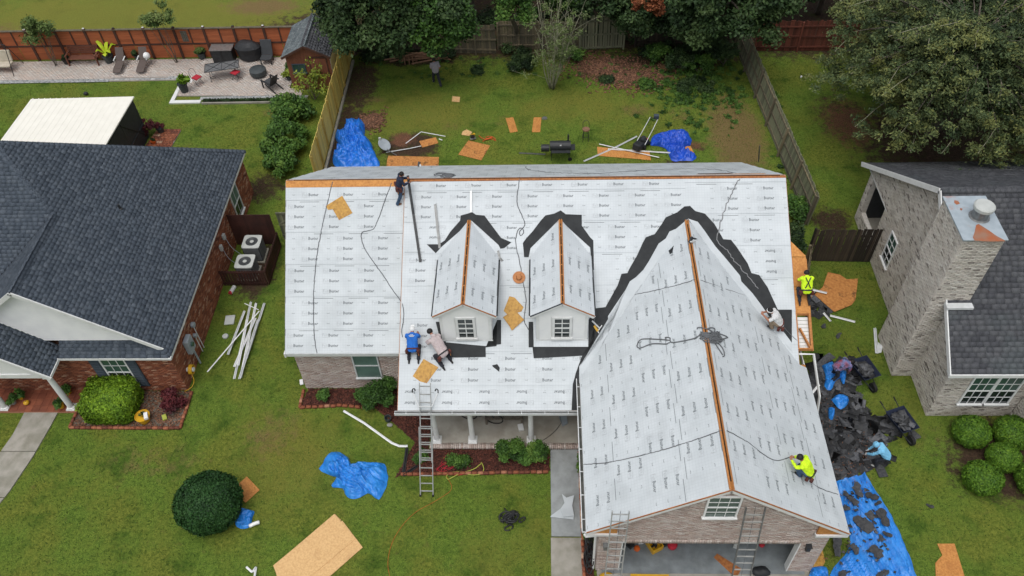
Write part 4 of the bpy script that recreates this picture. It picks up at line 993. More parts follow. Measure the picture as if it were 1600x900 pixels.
bed('border_bed', [(-17.2, 19.33), (-13.0, 19.33), (-13.0, 19.58), (-17.2, 19.58)], soil_m, 400)
MB().bx(-17.2, -11.6, 19.22, 19.31, 0, .12).build('kerb_edge', whitep).update({'kind': 'structure'}) if False else tag(MB().bx(-17.2, -12.0, 19.22, 19.31, 0, .10).build('bed_kerb', concrete), kind='structure')


# grass blades
blocked = [(-8, 11, -.1, 10.4), (3, 11.2, -30, 0), (-2.7, 3.4, -3.55, .2), (1.93, 3.1, -30, -2.5), (-30, -12.5, 0, 12.2), (-19.8, -16.8, -1, .1), (-36, -18.7, 21.4, 24), (-19.1, -9.6, 19.2, 24), (16.3, 30, -1.2, 10.3), (15.5, 17, .7, 2.8), (-24.6, -19.3, 12, 16.6)]
n = 260000
gx = rng.uniform(-32, 24, n); gy = rng.uniform(-8.5, 24, n)
keep = np.ones(n, bool)
for a, b_, c, d in blocked: keep &= ~((gx > a) & (gx < b_) & (gy > c) & (gy < d))
sf = field(gx, gy, [(-8.7, 15.5, .9, 5, 1), (-5.2, 15.4, 1.6, 1.1, 1), (-7, 13, 2, .8, 1), (18.6, -3.0, 2.3, 1.8, 1), (22, 15, 5, 5, 1), (6.2, 21.6, 2.2, 1.4, 1.2), (-11.3, 6.6, 1.0, 2, 1)])
keep &= sf < .45*rng.random(n)+.2
gx, gy = gx[keep], gy[keep]; n = len(gx)
def inb(pts): 
    m = np.zeros(n, bool); P_ = pts
    for i in range(len(P_)):
        (x1, y1), (x2, y2) = P_[i], P_[(i+1) % len(P_)]
        c = ((y1 > gy) != (y2 > gy)) & (gx < (x2-x1)*(gy-y1)/((y2-y1) or 1e-9)+x1); m ^= c
    return m
kp = ~(inb(bedF) | inb(bedL) | inb(cpts)); gx, gy = gx[kp], gy[kp]; n = len(gx)
an = rng.uniform(0, 2*math.pi, n); hh = rng.uniform(.03, .075, n); wd = rng.uniform(.009, .02, n)
lx, ly = rng.normal(0, .03, n), rng.normal(0, .03, n)
P0 = np.stack([gx-np.cos(an)*wd, gy-np.sin(an)*wd, np.zeros(n)], 1); P1 = np.stack([gx+np.cos(an)*wd, gy+np.sin(an)*wd, np.zeros(n)], 1); P2_ = np.stack([gx+lx, gy+ly, hh], 1)
tv = np.clip(rng.normal(.38, .2, n)+.4*field(gx, gy, [(-5, 18, 4, 2.5, .8), (4, 18.5, 5, 2, .7), (11.8, 16, 1.5, 3.6, 1), (-7.8, -3, 2.5, 2.5, .6)]), 0, 1)
me = fast_mesh('grass', np.stack([P0, P1, P2_], 1).reshape(-1, 3), 3, tv); o = link(me, 'grass', None, [grass_m], (0, 0, 0)); o['kind'] = 'stuff'
tag(o, 'short uneven green lawn grass round the three houses', 'grass')

# ================================================================== LEFT NEIGHBOUR
lh = thing('brick_house', 'red brick house under a blue grey shingle roof with a white front gable', 'house', (-20, 6, 0))
EX = -12.42; sl_ = .756; A0 = Vector((-19.45, 6.35, 7.81)); Gf = Vector((-17.05, .16, 6.0)); Gb = Vector((-17.05, 4.12, 6.0)); E0 = Vector((EX, -.1, 2.5)); E1 = Vector((EX, 12.05, 2.5)); Rk = Vector((-12.75, .12, 2.75))
lroof = [E0, E1, A0, Gb, Gf, Vector((-12.75, .16, 2.75))]
shingle_plane(lh, lroof, (0, 1, 0), shing_b, ln=.23, rh=.15)
lf_ = [Gb, A0, Vector((-34, 6.35, 7.81)), Vector((-34, .3, 3.0)), Vector((-21, .3, 3.0))]
shingle_plane(lh, [Vector((-21.2, .25, 2.95)), Gb, A0, Vector((-34, 6.35, 7.81)), Vector((-34, .25, 2.95))], (1, 0, 0), shing_b, ln=.23, rh=.15)
shingle_plane(lh, [Gf, Gb, Vector((-21.3, .16, 2.8))], (0, -1, 0), shing_b, ln=.23, rh=.15)
shingle_plane(lh, [E1, Vector((-34, 12.05, 2.5)), Vector((-34, 6.35, 7.81)), A0], (-1, 0, 0), shing_b)
caps(lh, Gf+Vector((0, .05, .0)), Gb, shing_b); caps(lh, Gb+Vector((-.02, .02, .0)), A0, shing_b, .36); caps(lh, E1+Vector((.03, .03, .03)), A0, shing_b); caps(lh, A0, (-34, 6.35, 7.81), shing_b)
MB().tube([(-17.1, .1, 5.94), (-17.42, .5, 5.70), (-17.33, 4.0, 5.78)], .03, 4).build('valley_flashing', underroof, lh)
# front gable wall with siding courses
wy = .45
gz_ = lambda x: 6.0-.756*abs(x+17.05)-.12
MB().prism([(-21, wy, 2.9), (-13.2, wy, 2.9), (-17.05, wy, gz_(-17.05))], (0, .1, 0)).build('gable_wall', whitep, lh)
k = 0; z = 2.92
while z < 5.75:
    hw = (5.88-z-.13)/.756
    MB().box((-17.05, wy-.018, z+.07), (max(.2, 2*hw), .022, .138), Matrix.Rotation(-.20, 3, 'X')).build('siding_board', whitev, lh); z += .145
for s in (-1, 1):
    a = Vector((-17.05, .14, 5.93)); c = Vector((-17.05+s*4.33, .14, 2.66)); MB().bar(a, c, .04, .17).build('rake_board', whitep, lh)
    a = Vector((-17.05, .29, 5.86)); c = Vector((-17.05+s*4.33, .29, 2.59)); MB().bar(a, c, .28, .02).build('rake_soffit', whitep, lh)
shingle_plane(lh, [(-16.75, -.12, 2.48), (EX-.02, -.12, 2.48), (EX-.5, .42, 2.9), (-16.75, .42, 2.9)], (1, 0, 0), shing_b, rh=.14)
MB().bar((EX+.01, -.12, 2.44), (EX+.01, 12.05, 2.44), .03, .12).build('eave_board', whitep, lh)
MB().bx(-16.82, EX+.02, -.15, -.12, 2.38, 2.49).build('eave_board', whitep, lh)
MB().bx(-12.62, EX, -.1, 12, 2.36, 2.38).build('soffit', whitep, lh)
# porch gable
pz = lambda x: 2.45+.87*(-16.78-x)
shingle_plane(lh, [(-16.78, -.95, pz(-16.78)), (-16.78, .45, pz(-16.78)), (-19.6, .45, pz(-19.6)), (-19.6, -.95, pz(-19.6))], (0, 1, 0), shing_b, ln=.23, rh=.15)
shingle_plane(lh, [(-19.6, -.95, pz(-19.6)), (-19.6, .45, pz(-19.6)), (-22.4, .45, pz(-16.78)), (-22.4, -.95, pz(-16.78))], (0, -1, 0), shing_b)
MB().bar((-16.76, -.99, 2.37), (-19.6, -.99, pz(-19.6)-.08), .05, .16).build('rake_board', whitep, lh); MB().bar((-22.44, -.99, 2.37), (-19.6, -.99, pz(-19.6)-.08), .05, .16).build('rake_board', whitep, lh)
MB().bar((-16.76, -.95, 2.41), (-16.76, -.1, 2.41), .03, .12).build('eave_board', whitep, lh)
MB().prism([(-17.5, -.86, 2.5), (-21.7, -.86, 2.5), (-19.6, -.86, pz(-19.6)-.2)], (0, .05, 0)).build('porch_gable', whitev, lh)
MB().bx(-22, -17.02, -.9, -.7, 2.28, 2.5).build('porch_beam', whitep, lh)
for x in (-17.02, -19.72):
    b = MB(); b.lathe([(.16, .12), (.16, .2), (.12, .22), (.115, 1.2), (.10, 2.3)], (x, -.78, 0), 18); b.box((x, -.78, .12), (.34, .34, .06)); b.box((x, -.78, 2.27), (.28, .28, .06)); b.build('porch_column', whitep, lh, smooth=False)
MB().bx(-21, -16.78, -.98, .05, 0, .08).build('porch_base', brick_r, lh)
pt = rows([(0, 0), (4.2, 0), (4.2, 1.0), (0, 1.0)], [], .30, .30, .012, stagger=0)
for (u, v, hu, hv) in pt: MB().bx(-21+u-hu, -21+u+hu, -.97+v-hv, -.97+v+hv, .08, .098).build('floor_tile', tile_m, lh)
brick_wall(lh, [(-22, .1, 0), (-12.6, .1, 0), (-12.6, .1, 2.4), (-22, .1, 2.4)], (1, 0, 0), (0, -1, 0), mortar_r, brick_r, holes=[(22-15.42, 22-14.40, .45, 2.22)])
window(lh, (-15.42, .09, .42), (1, 0, 0), (0, -1, 0), 1.02, 1.8, 3, 2, whitep, (glass, glass_g), fw=.055)
for x in (-15.63, -14.19):
    sh = MB().bx(x-.19, x+.19, .03, .07, .4, 2.2).build('shutter', shutter, lh)
    b = MB()
    for k in range(15): b.box((x, .022, .52+k*.11), (.3, .02, .07), Matrix.Rotation(.35, 3, 'X'))
    b.build('louvres', shutter, sh)
brick_wall(lh, [(-12.6, .1, 0), (-12.6, 11.9, 0), (-12.6, 11.9, 2.4), (-12.6, .1, 2.4)], (0, 1, 0), (1, 0, 0), mortar_r, brick_r, holes=[(9.3-.1, 10.25-.1, .5, 2.2)])
window(lh, (-12.59, 9.32, .5), (0, 1, 0), (1, 0, 0), .95, 1.65, 2, 1, whitep, (glass, screen), fw=.05)
MB().bx(-33.5, -12.8, .3, 11.9, 0, 2.4).build('wall_core', mortar_r, lh)
b = MB(); b.lathe([(.0, 0), (.09, 0), (.09, .05), (.05, .07), (.045, .28), (0, .28)], (-15.42, 5.73, 4.72), 12); b.build('vent_pipe', blackm, lh)
# utility boxes on the side wall
ut = thing('electric_meter', 'large grey meter cabinet with a conduit down the red brick side wall', 'utility box', (-12.57, 1.35, 0))
MB().bx(-12.57, -12.37, 1.15, 1.62, 1.0, 1.75).build('meter_cabinet', greybox, ut, bevel=.015)
MB().tube([(-12.37, 1.38, 1.4), (-12.30, 1.38, 1.4)], .1, 14).build('meter_dial', glass_g, ut)
MB().tube([(-12.46, 1.45, 1.0), (-12.46, 1.45, .02)], .04, 8).build('conduit', greybox, ut)
for i, (y, z, r_, lab) in enumerate([(2.25, 1.55, .12, 'round light grey utility cover higher on the red brick wall'), (2.05, 1.1, .09, 'smaller oval grey utility cover lower on the red brick wall')]):
    t = thing('utility_cover', lab, 'utility box', (-12.56, y, 0), 'utility covers on the brick wall')
    MB().tube([(-12.56, y, z), (-12.44, y, z)], r_, 12).build('cover', greybox, t); MB().tube([(-12.52, y, z-r_), (-12.52, y, .02)], .02, 6).build('conduit', whitep, t)
t = thing('hose_reel', 'yellow hose reel with coiled hose on the brick wall corner', 'hose reel', (-12.45, .55, 0))
b = MB()
for k in range(5): b.tube([(-12.44+.0+k*.03, .62+.19*math.cos(a), .72+.19*math.sin(a)) for a in np.linspace(0, 2*math.pi, 16)], .02, 5)
b.build('coiled_hose', pot_y, t, smooth=True); MB().tube([(-12.56, .62, .72), (-12.27, .62, .72)], .09, 10).build('reel_drum', whitep, t)
MB().tube(smooth_path([(-12.4, .5, .6), (-12.35, .4, .3), (-12.45, .2, .1), (-12.7, .0, .06)]), .015, 5).build('hose_end', pot_y, t, smooth=True)
# flat ornament on red fence etc. further below

# white metal patio cover with dark screen walls behind the left house
pv = thing('patio_cover', 'white ribbed metal patio cover with black screen walls behind the brick house', 'patio cover', (-22, 14.5, 0))
MB().prism([(-24.6, 12.2, 2.62), (-19.22, 12.2, 2.62), (-19.22, 16.55, 2.45), (-24.6, 16.45, 2.45)], (0, 0, .06)).build('metal_roof', cream_metal, pv)
for k in range(18): MB().bar((-24.5+k*.305, 12.2, 2.681), (-24.5+k*.305, 16.5, 2.513), .05, .012).build('roof_rib', cream_metal, pv)
for x, y in ((-19.35, 16.4), (-19.35, 12.6), (-24.4, 16.3), (-19.35, 14.5)): MB().bx(x-.05, x+.05, y-.05, y+.05, 0, 2.45).build('post', blackm, pv)
MB().bx(-19.34, -19.31, 12.6, 16.4, .0, 2.4).build('screen_wall', blackc, pv); MB().bx(-24.4, -19.4, 16.33, 16.36, .0, 2.4).build('screen_wall', blackc, pv)
MB().bar((-19.29, 12.6, .9), (-19.29, 16.4, .9), .05, .05).build('rail', blackm, pv); MB().bar((-19.28, 14.4, 2.3), (-19.28, 16.3, .3), .03, .05).build('brace', blackm, pv)

# ================================================================== RIGHT NEIGHBOUR
rh_ = thing('tan_brick_house', 'pale tan brick house with a tall chimney and weathered grey shingles', 'house', (23, 4, 0))
WX = 16.3; FY = -1.1; BY = 9.9; PKY = 4.0; PKZ = 6.95; FZ = 3.12; BZ = 2.85
shingle_plane(rh_, [(16.05, -1.35, 3.1), (36, -1.35, 3.1), (36, PKY, PKZ), (16.05, PKY, PKZ)], (1, 0, 0), shing_g, ln=.27, rh=.19)
shingle_plane(rh_, [(36, 10.35, BZ-.05), (16.05, 10.35, BZ-.05), (16.05, PKY, PKZ), (36, PKY, PKZ)], (-1, 0, 0), shing_g, ln=.27, rh=.19)
caps(rh_, (16.1, PKY, PKZ+.01), (36, PKY, PKZ+.01), shing_g)
gl = lambda y: PKZ-.12-(PKY-y)*(PKZ-3.1)/(PKY+1.35) if y < PKY else PKZ-.12-(y-PKY)*(PKZ-BZ)/(10.35-PKY)
# left gable wall, with the open porch arch at its back
op0, op1 = 7.5, 9.2
brick_wall(rh_, [(WX, 9.75, 0), (WX, FY, 0), (WX, FY, gl(FY)), (WX, PKY, gl(PKY)), (WX, 9.75, gl(9.75))], (0, -1, 0), (-1, 0, 0), mortar_g, brick_t,
           holes=[(9.75-6.3, 9.75-5.4, 1.1, 2.62)], th=.0+.2) if False else None
brick_wall(rh_, [(WX, 7.5, 0), (WX, FY, 0), (WX, FY, gl(FY)), (WX, PKY, gl(PKY)), (WX, 7.5, gl(7.5))], (0, -1, 0), (-1, 0, 0), mortar_g, brick_t, holes=[(7.5-6.22, 7.5-5.48, 1.1, 2.62)])
brick_wall(rh_, [(WX, 9.75, 0), (WX, 9.35, 0), (WX, 9.35, gl(9.35)), (WX, 9.75, gl(9.75))], (0, -1, 0), (-1, 0, 0), mortar_g, brick_t)
brick_wall(rh_, [(WX, 9.35, 2.75), (WX, 7.5, 2.75), (WX, 7.5, gl(7.5)), (WX, 9.35, gl(9.35))], (0, -1, 0), (-1, 0, 0), mortar_g, brick_t, name='arch_lintel')
brick_wall(rh_, [(WX, 9.35, 0), (WX, 7.5, 0), (WX, 7.5, .7), (WX, 9.35, .7)], (0, -1, 0), (-1, 0, 0), mortar_g, brick_t, name='porch_wall')
brick_wall(rh_, [(WX+.2, 9.35, .7), (WX+.2, 9.352, 2.7), (WX+.45, 9.352, 2.7), (WX+.45, 9.352, .7)], (1, 0, 0), (0, -1, 0), mortar_g, brick_t, name='arch_column') if False else None
MB().bx(WX+.1, WX+4, 7.3, 9.7, 0, .1).build('back_porch_floor', slab, rh_)
MB().bx(WX+.3, WX+8, 7.15, 7.3, 0, 2.9).build('back_porch_wall', mortar_g, rh_); MB().bx(WX+2.6, WX+2.8, 7.3, 9.7, 0, 2.9).build('back_porch_wall', mortar_g, rh_); MB().bx(WX+.3, WX+2.6, 9.62, 9.72, 0, 1.9).build('back_porch_dark_panel', acdark, rh_); MB().bx(WX-.02, WX+.5, 7.3, 10.2, 2.72, 2.76).build('porch_ceiling', whitep, rh_); MB().bx(WX+.5, WX+4, 7.3, 10.2, 2.74, 2.78).build('porch_ceiling', whitep, rh_)  # dark panel across the back is added so the porch inside looks shaded
b = MB()
for k in range(24):
    if k % 2: pass
window(rh_, (WX-.012, 6.24, 1.08), (0, -1, 0), (-1, 0, 0), .8, 1.58, 2, 2, whitev, (glass, glass_g), fw=.05)
brick_wall(rh_, [(WX, FY, 0), (19.4, FY, 0), (19.4, FY, 3.0), (WX, FY, 3.0)], (1, 0, 0), (0, -1, 0), mortar_g, brick_t, holes=[(17.15-WX, 18.98-WX, .83, 2.6)])
window(rh_, (17.15, FY-.01, .83), (1, 0, 0), (0, -1, 0), .93, 1.78, 3, 2, whitev, (glass, glass_g), fw=.06); window(rh_, (18.07, FY-.01, .83), (1, 0, 0), (0, -1, 0), .93, 1.78, 3, 2, whitev, (glass, glass_g), fw=.06)
brick_wall(rh_, [(19.4, FY, 0), (19.4, -2.2, 0), (19.4, -2.2, 3.0), (19.4, FY, 3.0)], (0, -1, 0), (-1, 0, 0), mortar_g, brick_t); brick_wall(rh_, [(19.4, -2.2, 0), (26, -2.2, 0), (26, -2.2, 3.0), (19.4, -2.2, 3.0)], (1, 0, 0), (0, -1, 0), mortar_g, brick_t)
MB().prism([(19.2, -2.5, 3.1), (26, -2.5, 3.1), (26, -1.2, 3.1), (19.2, -1.2, 3.1)], (0, 0, .04)).build('bay_roof', shing_g, rh_)
MB().bx(16.6, 35, -.85, 7.0, 0, 3.0).build('wall_core', mortar_g, rh_)
for a, c in (((16.03, -1.37, 3.02), (16.03, PKY, PKZ-.08)), ((16.03, 10.37, BZ-.12), (16.03, PKY, PKZ-.08))):
    MB().bar(a, c, .04, .2).build('rake_board', whitep, rh_)
    MB().bar(Vector(a)+Vector((.13, 0, -.08)), Vector(c)+Vector((.13, 0, -.08)), .22, .02).build('rake_soffit', whitep, rh_)
MB().bx(16.0, 19.3, -1.42, -1.36, 2.93, 3.09).build('gutter', whitep, rh_); MB().bx(16.03, 19.3, -1.36, -1.1, 2.95, 2.97).build('soffit', whitep, rh_)
# chimney
rust = mat('rust', (.32, .10, .04), (.27, .15, .10), 3, .8, .2, detail=6)
ch = [(15.53, .76), (16.85, .76), (16.85, 2.75), (15.53, 2.75)]
CH = 7.66
cw = brick_wall(rh_, [(15.53, .76, 0), (16.85, .76, 0), (16.85, .76, CH), (15.53, .76, CH)], (1, 0, 0), (0, -1, 0), mortar_g, brick_t, name='chimney', th=.1)
brick_wall(rh_, [(15.53, 2.75, 0), (15.53, .76, 0), (15.53, .76, CH), (15.53, 2.75, CH)], (0, -1, 0), (-1, 0, 0), mortar_g, brick_t, name='chimney', th=.1)
MB().bx(15.65, 16.85, .9, 2.75, 0, CH).build('chimney_core', mortar_g, rh_)
cc = MB().prism([(15.47, .70, CH), (16.92, .70, CH), (16.92, 2.82, CH), (15.47, 2.82, CH)], (0, 0, .05)).build('chimney_cap', galv, rh_)
for poly_ in ([(1525, 352), (1529, 350), (1534, 353), (1545, 360), (1556, 368), (1569, 375), (1571, 377), (1545, 377.5), (1523, 376), (1520, 371), (1523, 362)], [(1491, 313), (1497, 314), (1500, 318), (1495, 320), (1491, 317)], [(1500, 325), (1504, 326), (1503, 329), (1500, 328)]):
    P = [at(x, y, CH+.053) for x, y in poly_]; MB().prism(P, (0, 0, .003)).build('rust_patch', rust, cc)
b = MB(); b.lathe([(.34, 0), (.27, .03), (.26, .40)], (16.35, 1.80, CH+.05), 20); fl_ = b.build('flue', metal_g, cc); MB().lathe([(0, .38), (.33, .38), (.34, .50), (.30, .54), (0, .56)], (16.35, 1.80, CH+.05), 20).build('flue_cap', shortgrey, rh_)
MB().bar((16.9, -.6, 3.78), (17.9, -.6, 3.78), .12, .1).build('flashing_step', alum, rh_) if False else None
MB().bx(15.98, 16.9, .42, .66, 4.48, 4.58).build('chimney_gutter', alum, rh_)

# ================================================================== FENCES
def fence(name, label, p, q, h, m, bw=.14, gapw=.006, posts=2.4, side=1, hvar=.02, rail_m=None, rails=(.3, .95, 1.6), lean=0, missing=0, th=.018, post_m=None, board='fence_board', cap=False, post_h=.0, broken=0, group=None, z0=.03, post_w=.09):
    """boards one by one on rails and posts; side=+1 puts rails and posts to the left of p->q"""
    p, q = Vector((p[0], p[1], 0)), Vector((q[0], q[1], 0)); d = q-p; L = d.length; d.normalize(); ang = math.atan2(d.y, d.x); nrm = Vector((-d.y, d.x, 0))*side
    t = thing(name, label, 'fence', p, group)
    vs_ = []
    for k in range(8):
        hh_ = h+random.uniform(-hvar, hvar)
        if broken and k < 2: hh_ = h*random.uniform(.75, .9)
        b = MB().box((0, 0, hh_/2), (bw-gapw, th, hh_)); me = bpy.data.meshes.new(board); me.from_pydata(b.v, [], b.f); me.materials.append(m)
        a = me.attributes.new('tint', 'FLOAT', 'FACE'); a.data.foreach_set('value', [random.random()]*6); vs_.append(me)
    n = int(L/bw)
    for k in range(n):
        if random.random() < missing: continue
        s = (k+.5)*L/n; o = bpy.data.objects.new(board, random.choice(vs_)); COL.objects.link(o); o.parent = t
        o.location = d*s+nrm*(random.uniform(-.004, .004))+Vector((0, 0, z0))
        o.rotation_euler = (lean+random.gauss(0, .006), random.gauss(0, .008 if not broken else .02), ang)
    for z in rails: 
        for s0 in np.arange(0, L-.3, posts):
            s1 = min(L, s0+posts-.02)
            a = p+d*s0+nrm*(.035)+Vector((0, 0, z)); c = p+d*s1+nrm*(.035)+Vector((0, 0, z+random.gauss(0, .01)))
            off = -math.sin(lean)*z*Vector((-d.y, d.x, 0)); MB().bar(a+off, c+off, .04, .09).build('rail', rail_m or m, t)
    for s0 in np.arange(0, L+.1, posts):
        a = p+d*min(s0, L)+nrm*(.01+post_w); off = -math.sin(lean)*h*Vector((-d.y, d.x, 0))
        MB().bar(a+Vector((0, 0, 0)), a+off+Vector((0, 0, h+post_h)), post_w, post_w, up=d).build('post', post_m or rail_m or m, t)
    return t
# yellow new pine fence, in two heights
fence('pine_fence', 'new yellow pine privacy fence beside the dirt strip, the long lower run', (-9.42, 12.2), (-9.40, 20.6), 2.0, pine_y, .14, .002, 1.5, side=-1, hvar=.004, rails=(), post_m=pine_shaded, post_w=.06)
fence('pine_fence', 'new yellow pine privacy fence, the taller run beside the shed', (-9.40, 20.65), (-9.42, 23.9), 2.2, pine_y, .14, .002, 1.6, side=-1, hvar=.004, rails=(), post_m=pine_shaded, post_w=.06)
tag(MB().bx(-9.33, -9.2, 12.2, 23.2, 0, .12).build('fence_kerb', concrete), 'pale concrete footing strip at the base of the new pine fence', 'kerb')
# weathered back fence
fence('old_fence', 'dark weathered wooden fence behind the log pile and leafy tree', (-9.2, 24.1), (-4.6, 23.9), 1.85, fence_d, .14, .01, 2.4, side=-1, hvar=.04, missing=.03)
fence('old_fence', 'faded grey fence section between the leaning tree shade and the ivy', (-4.5, 23.9), (-.9, 23.75), 1.85, fence_g, .14, .01, 2.4, side=-1, hvar=.03)
fence('old_fence', 'grey fence section behind the bare pale tree', (-.8, 24.2), (3.9, 24.1), 1.8, fence_g, .14, .012, 2.4, side=-1, hvar=.03, missing=.02)
fence('broken_gate', 'weathered brown board gate with broken uneven picket tops', (3.95, 24.0), (6.6, 24.15), 2.15, fence_v, .14, .02, 2.55, side=-1, hvar=.06, missing=.02, broken=1, rails=(.15, 1.0, 1.85))
fence('old_fence', 'grey fence run hidden behind dark green bushes right of the broken gate', (7.2, 24.3), (13.6, 24.0), 1.7, fence_d, .14, .01, 2.4, side=-1, hvar=.04)
fence('red_brown_fence', 'dark red brown board fence at the edge of the woods behind the oak', (14.0, 23.6), (24.5, 23.3), 1.9, red_wood, .14, .006, 2.4, side=-1, hvar=.05)
fence('leaning_fence', 'long leaning grey green board fence with dark rails right of the back yard', (13.0, 24.0), (14.02, 9.2), 1.75, fence_v, .15, .008, 2.45, side=-1, hvar=.04, rail_m=fence_g, post_m=fence_g, lean=-.10, rails=(.25, .9, 1.55), missing=.01)
fence('rotten_fence', 'black stained rotting fence between the two houses on the right', (13.5, 7.0), (16.25, 6.9), 1.95, fence_d, .13, .004, 2.6, side=1, hvar=.06, broken=0)
fence('wire_gate', 'narrow grey picket gate leaning beside the plywood deck', (12.75, 4.5), (13.5, 6.9), 1.2, fence_g, .12, .04, 2.4, side=1, hvar=.05, rails=(.2, 1.0))
# terracotta panelled fence along the patio
rf = thing('panel_fence', 'terracotta red panelled fence with dark frame behind the brick patio', 'fence', (-22, 23.85, 0))
x = -37.0; k = 0
while x < -12.6:
    x2 = x+1.75
    for (za, zb) in ((.05, .95), (1.0, 1.93)):
        n = 3 if zb > 1 else 2
        for j in range(2):
            xa_, xb2 = x+(.05 if j == 0 else .02)+j*(x2-x)/2, x+(j+1)*(x2-x)/2-.02
            for r_ in range(6):
                za_ = za+(zb-za)*r_/6
                MB().bx(xa_, xb2, 23.82, 23.845+random.random()*.004, za_+.003, za+(zb-za)*(r_+1)/6-.003).build('fence_board', fence_r, rf)
    MB().bx(x-.07, x+.07, 23.76, 23.9, 0, 2.05).build('post', fence_rd, rf); MB().bx(x+(x2-x)/2-.04, x+(x2-x)/2+.04, 23.79, 23.82, 1.0, 1.95).build('stile', fence_rd, rf)
    MB().bx(x-.05, x+.05, 23.79, 23.87, 2.05, 2.09).build('post_light', whitep if k % 2 else blackm, rf)
    x = x2; k += 1
MB().bx(-37, -12.3, 23.79, 23.815, .92, 1.02).build('rail', fence_rd, rf); MB().bx(-37, -12.3, 23.74, 23.90, 1.95, 1.99).build('top_rail', concrete if False else fence_g, rf)
t = thing('wall_plaque', 'grey rectangular patterned plaque hanging on the terracotta fence', 'plaque', (-19.0, 23.78, 1.2))
MB().bx(-19.15, -18.8, 23.765, 23.785, 1.15, 1.82).build('plaque_panel', metal_g, t)
b = MB()
for i in range(3):
    for j in range(6): b.bx(-19.12+i*.11, -19.05+i*.11, 23.755, 23.765, 1.18+j*.105, 1.25+j*.105)
b.build('plaque_relief', fence_g, t)
# screens round the air conditioners
t = thing('screen_fence', 'tall dark brown solid screen panel behind the air conditioners', 'fence', (-11.8, 8.3, 0))
for k in range(14): MB().bx(-12.55+k*.142, -12.412+k*.142, 8.3, 8.33, 0, 1.9).build('screen_board', screen_b, t)
MB().bx(-12.55, -10.56, 8.34, 8.38, .3, .4).build('rail', screen_b, t)
def slatted(lab, p, q, h, n):
    t = thing('slatted_screen', lab, 'fence', (p[0], p[1], 0)); p, q = Vector((*p, 0)), Vector((*q, 0))
    for k in range(n):
        c = p+(q-p)*(k+.5)/n; MB().box((c.x, c.y, h/2), ((q-p).length/n*.72, .03, h), math.atan2((q-p).y, (q-p).x)).build('slat', screen_b, t)
    for z in (.15, h-.1): MB().bar(p+Vector((0, .0, z)), q+Vector((0, 0, z)), .06, .07).build('rail', screen_b, t)
slatted('low brown slatted screen in front of the air conditioners', (-12.55, 5.75), (-10.55, 5.75), .95, 16)
slatted('low brown slatted screen on the lawn side of the air conditioners', (-10.5, 5.75), (-10.45, 8.2), .95, 18)
t = thing('tan_gate', 'olive tan wooden gate panel with diagonal brace beside the brown screen', 'gate', (-10.4, 8.4, 0))
for k in range(10): MB().bx(-10.4+k*.13, -10.275+k*.13, 8.6, 8.625, .03, 1.75).build('gate_board', fence_v, t)
for z in (.3, 1.0, 1.7): MB().bx(-10.4, -9.1, 8.56, 8.6, z-.05, z+.05).build('rail', fence_v, t)
MB().bar((-10.35, 8.57, 1.05), (-9.5, 8.57, 1.65), .04, .08).build('brace', fence_v, t)
def condenser(x, y, lab, s=.38, h=.85):
    t = thing('air_conditioner', lab, 'air conditioner', (x, y, 0), 'air conditioners beside the brick house')
    MB().bx(x-s-.08, x+s+.08, y-s-.08, y+s+.08, 0, .06).build('pad', concrete, t)
    MB().bx(x-s, x+s, y-s, y+s, .06, h).build('casing', acdark, t)
    for sx, sy in ((1, 0), (-1, 0), (0, 1), (0, -1)):
        fn = MB()
        for k in range(14):
            u = -s+.05+k*(2*s-.1)/13
            if sx: fn.bx(x+sx*s-.01*(sx < 0), x+sx*s+.012*(sx > 0)+0, y+u-.012, y+u+.012, .12, h-.04)
            else: fn.bx(x+u-.012, x+u+.012, y+sy*s-.012*(sy < 0), y+sy*s+.012*(sy > 0), .12, h-.04)
        fn.build('side_grille', acbody, t)['kind'] = 'stuff'
    top = MB(); r0 = s*.74; n = 32; vs = []; fs = []
    for i in range(n):
        a = 2*math.pi*i/n; c_, s_ = math.cos(a), math.sin(a); m_ = max(abs(c_), abs(s_)); e = (s+.03)/m_; e = min(e, (s+.03)*1.32)
        vs += [(x+r0*c_, y+r0*s_, h+.03), (x+e*c_, y+e*s_, h+.02), (x+e*c_, y+e*s_, h-.04), (x+r0*c_, y+r0*s_, h-.04)]
    for i in range(n):
        j = (i+1) % n
        for a_, b_ in ((0, 1), (1, 2), (2, 3), (3, 0)): fs.append((4*i+a_, 4*i+b_, 4*j+b_, 4*j+a_))
    top.add(vs, fs).build('top_cover', shortgrey, t)
    MB().tube([(x, y, h-.05), (x, y, h+.02)], .09, 12).build('fan_hub', shortgrey, t)
    for k in range(5):
        a = k*2*math.pi/5; MB().box((x+.17*math.cos(a), y+.17*math.sin(a), h-.03), (.22, .11, .008), Matrix.Rotation(a, 3, 'Z') @ Matrix.Rotation(.3, 3, 'X')).build('fan_blade', acbody if k % 2 else greybox, t)
    rg = MB()
    for r_ in (.10, .15, .2, .25): rg.tube([(x+r_*math.cos(a), y+r_*math.sin(a), h+.035) for a in np.linspace(0, 2*math.pi, 20)], .003, 3, caps=False)
    rg.build('fan_guard', metal_g, t)['kind'] = 'stuff'
condenser(-11.45, 7.55, 'taller air conditioner nearer the dark brown screen, fan dark', .38, .95)
condenser(-11.55, 6.45, 'front air conditioner with pale square top beside the slatted screen', .38, .82)
for i, (y, z) in enumerate(((7.35, 1.35), (6.75, 1.25))):
    t = thing('disconnect_box', ['small white disconnect box on the brick wall nearer the tall screen', 'small white disconnect box on the brick wall behind the front air conditioner'][i], 'utility box', (-12.5, y, z))
    MB().bx(-12.58, -12.47, y-.09, y+.09, z, z+.28).build('box', shortgrey, t, bevel=.01); MB().tube(smooth_path([(-12.47, y, z), (-12.3, y-.1, z-.5), (-11.9, y-.1, .3)]), .012, 5).build('conduit', greybox, t, smooth=True)

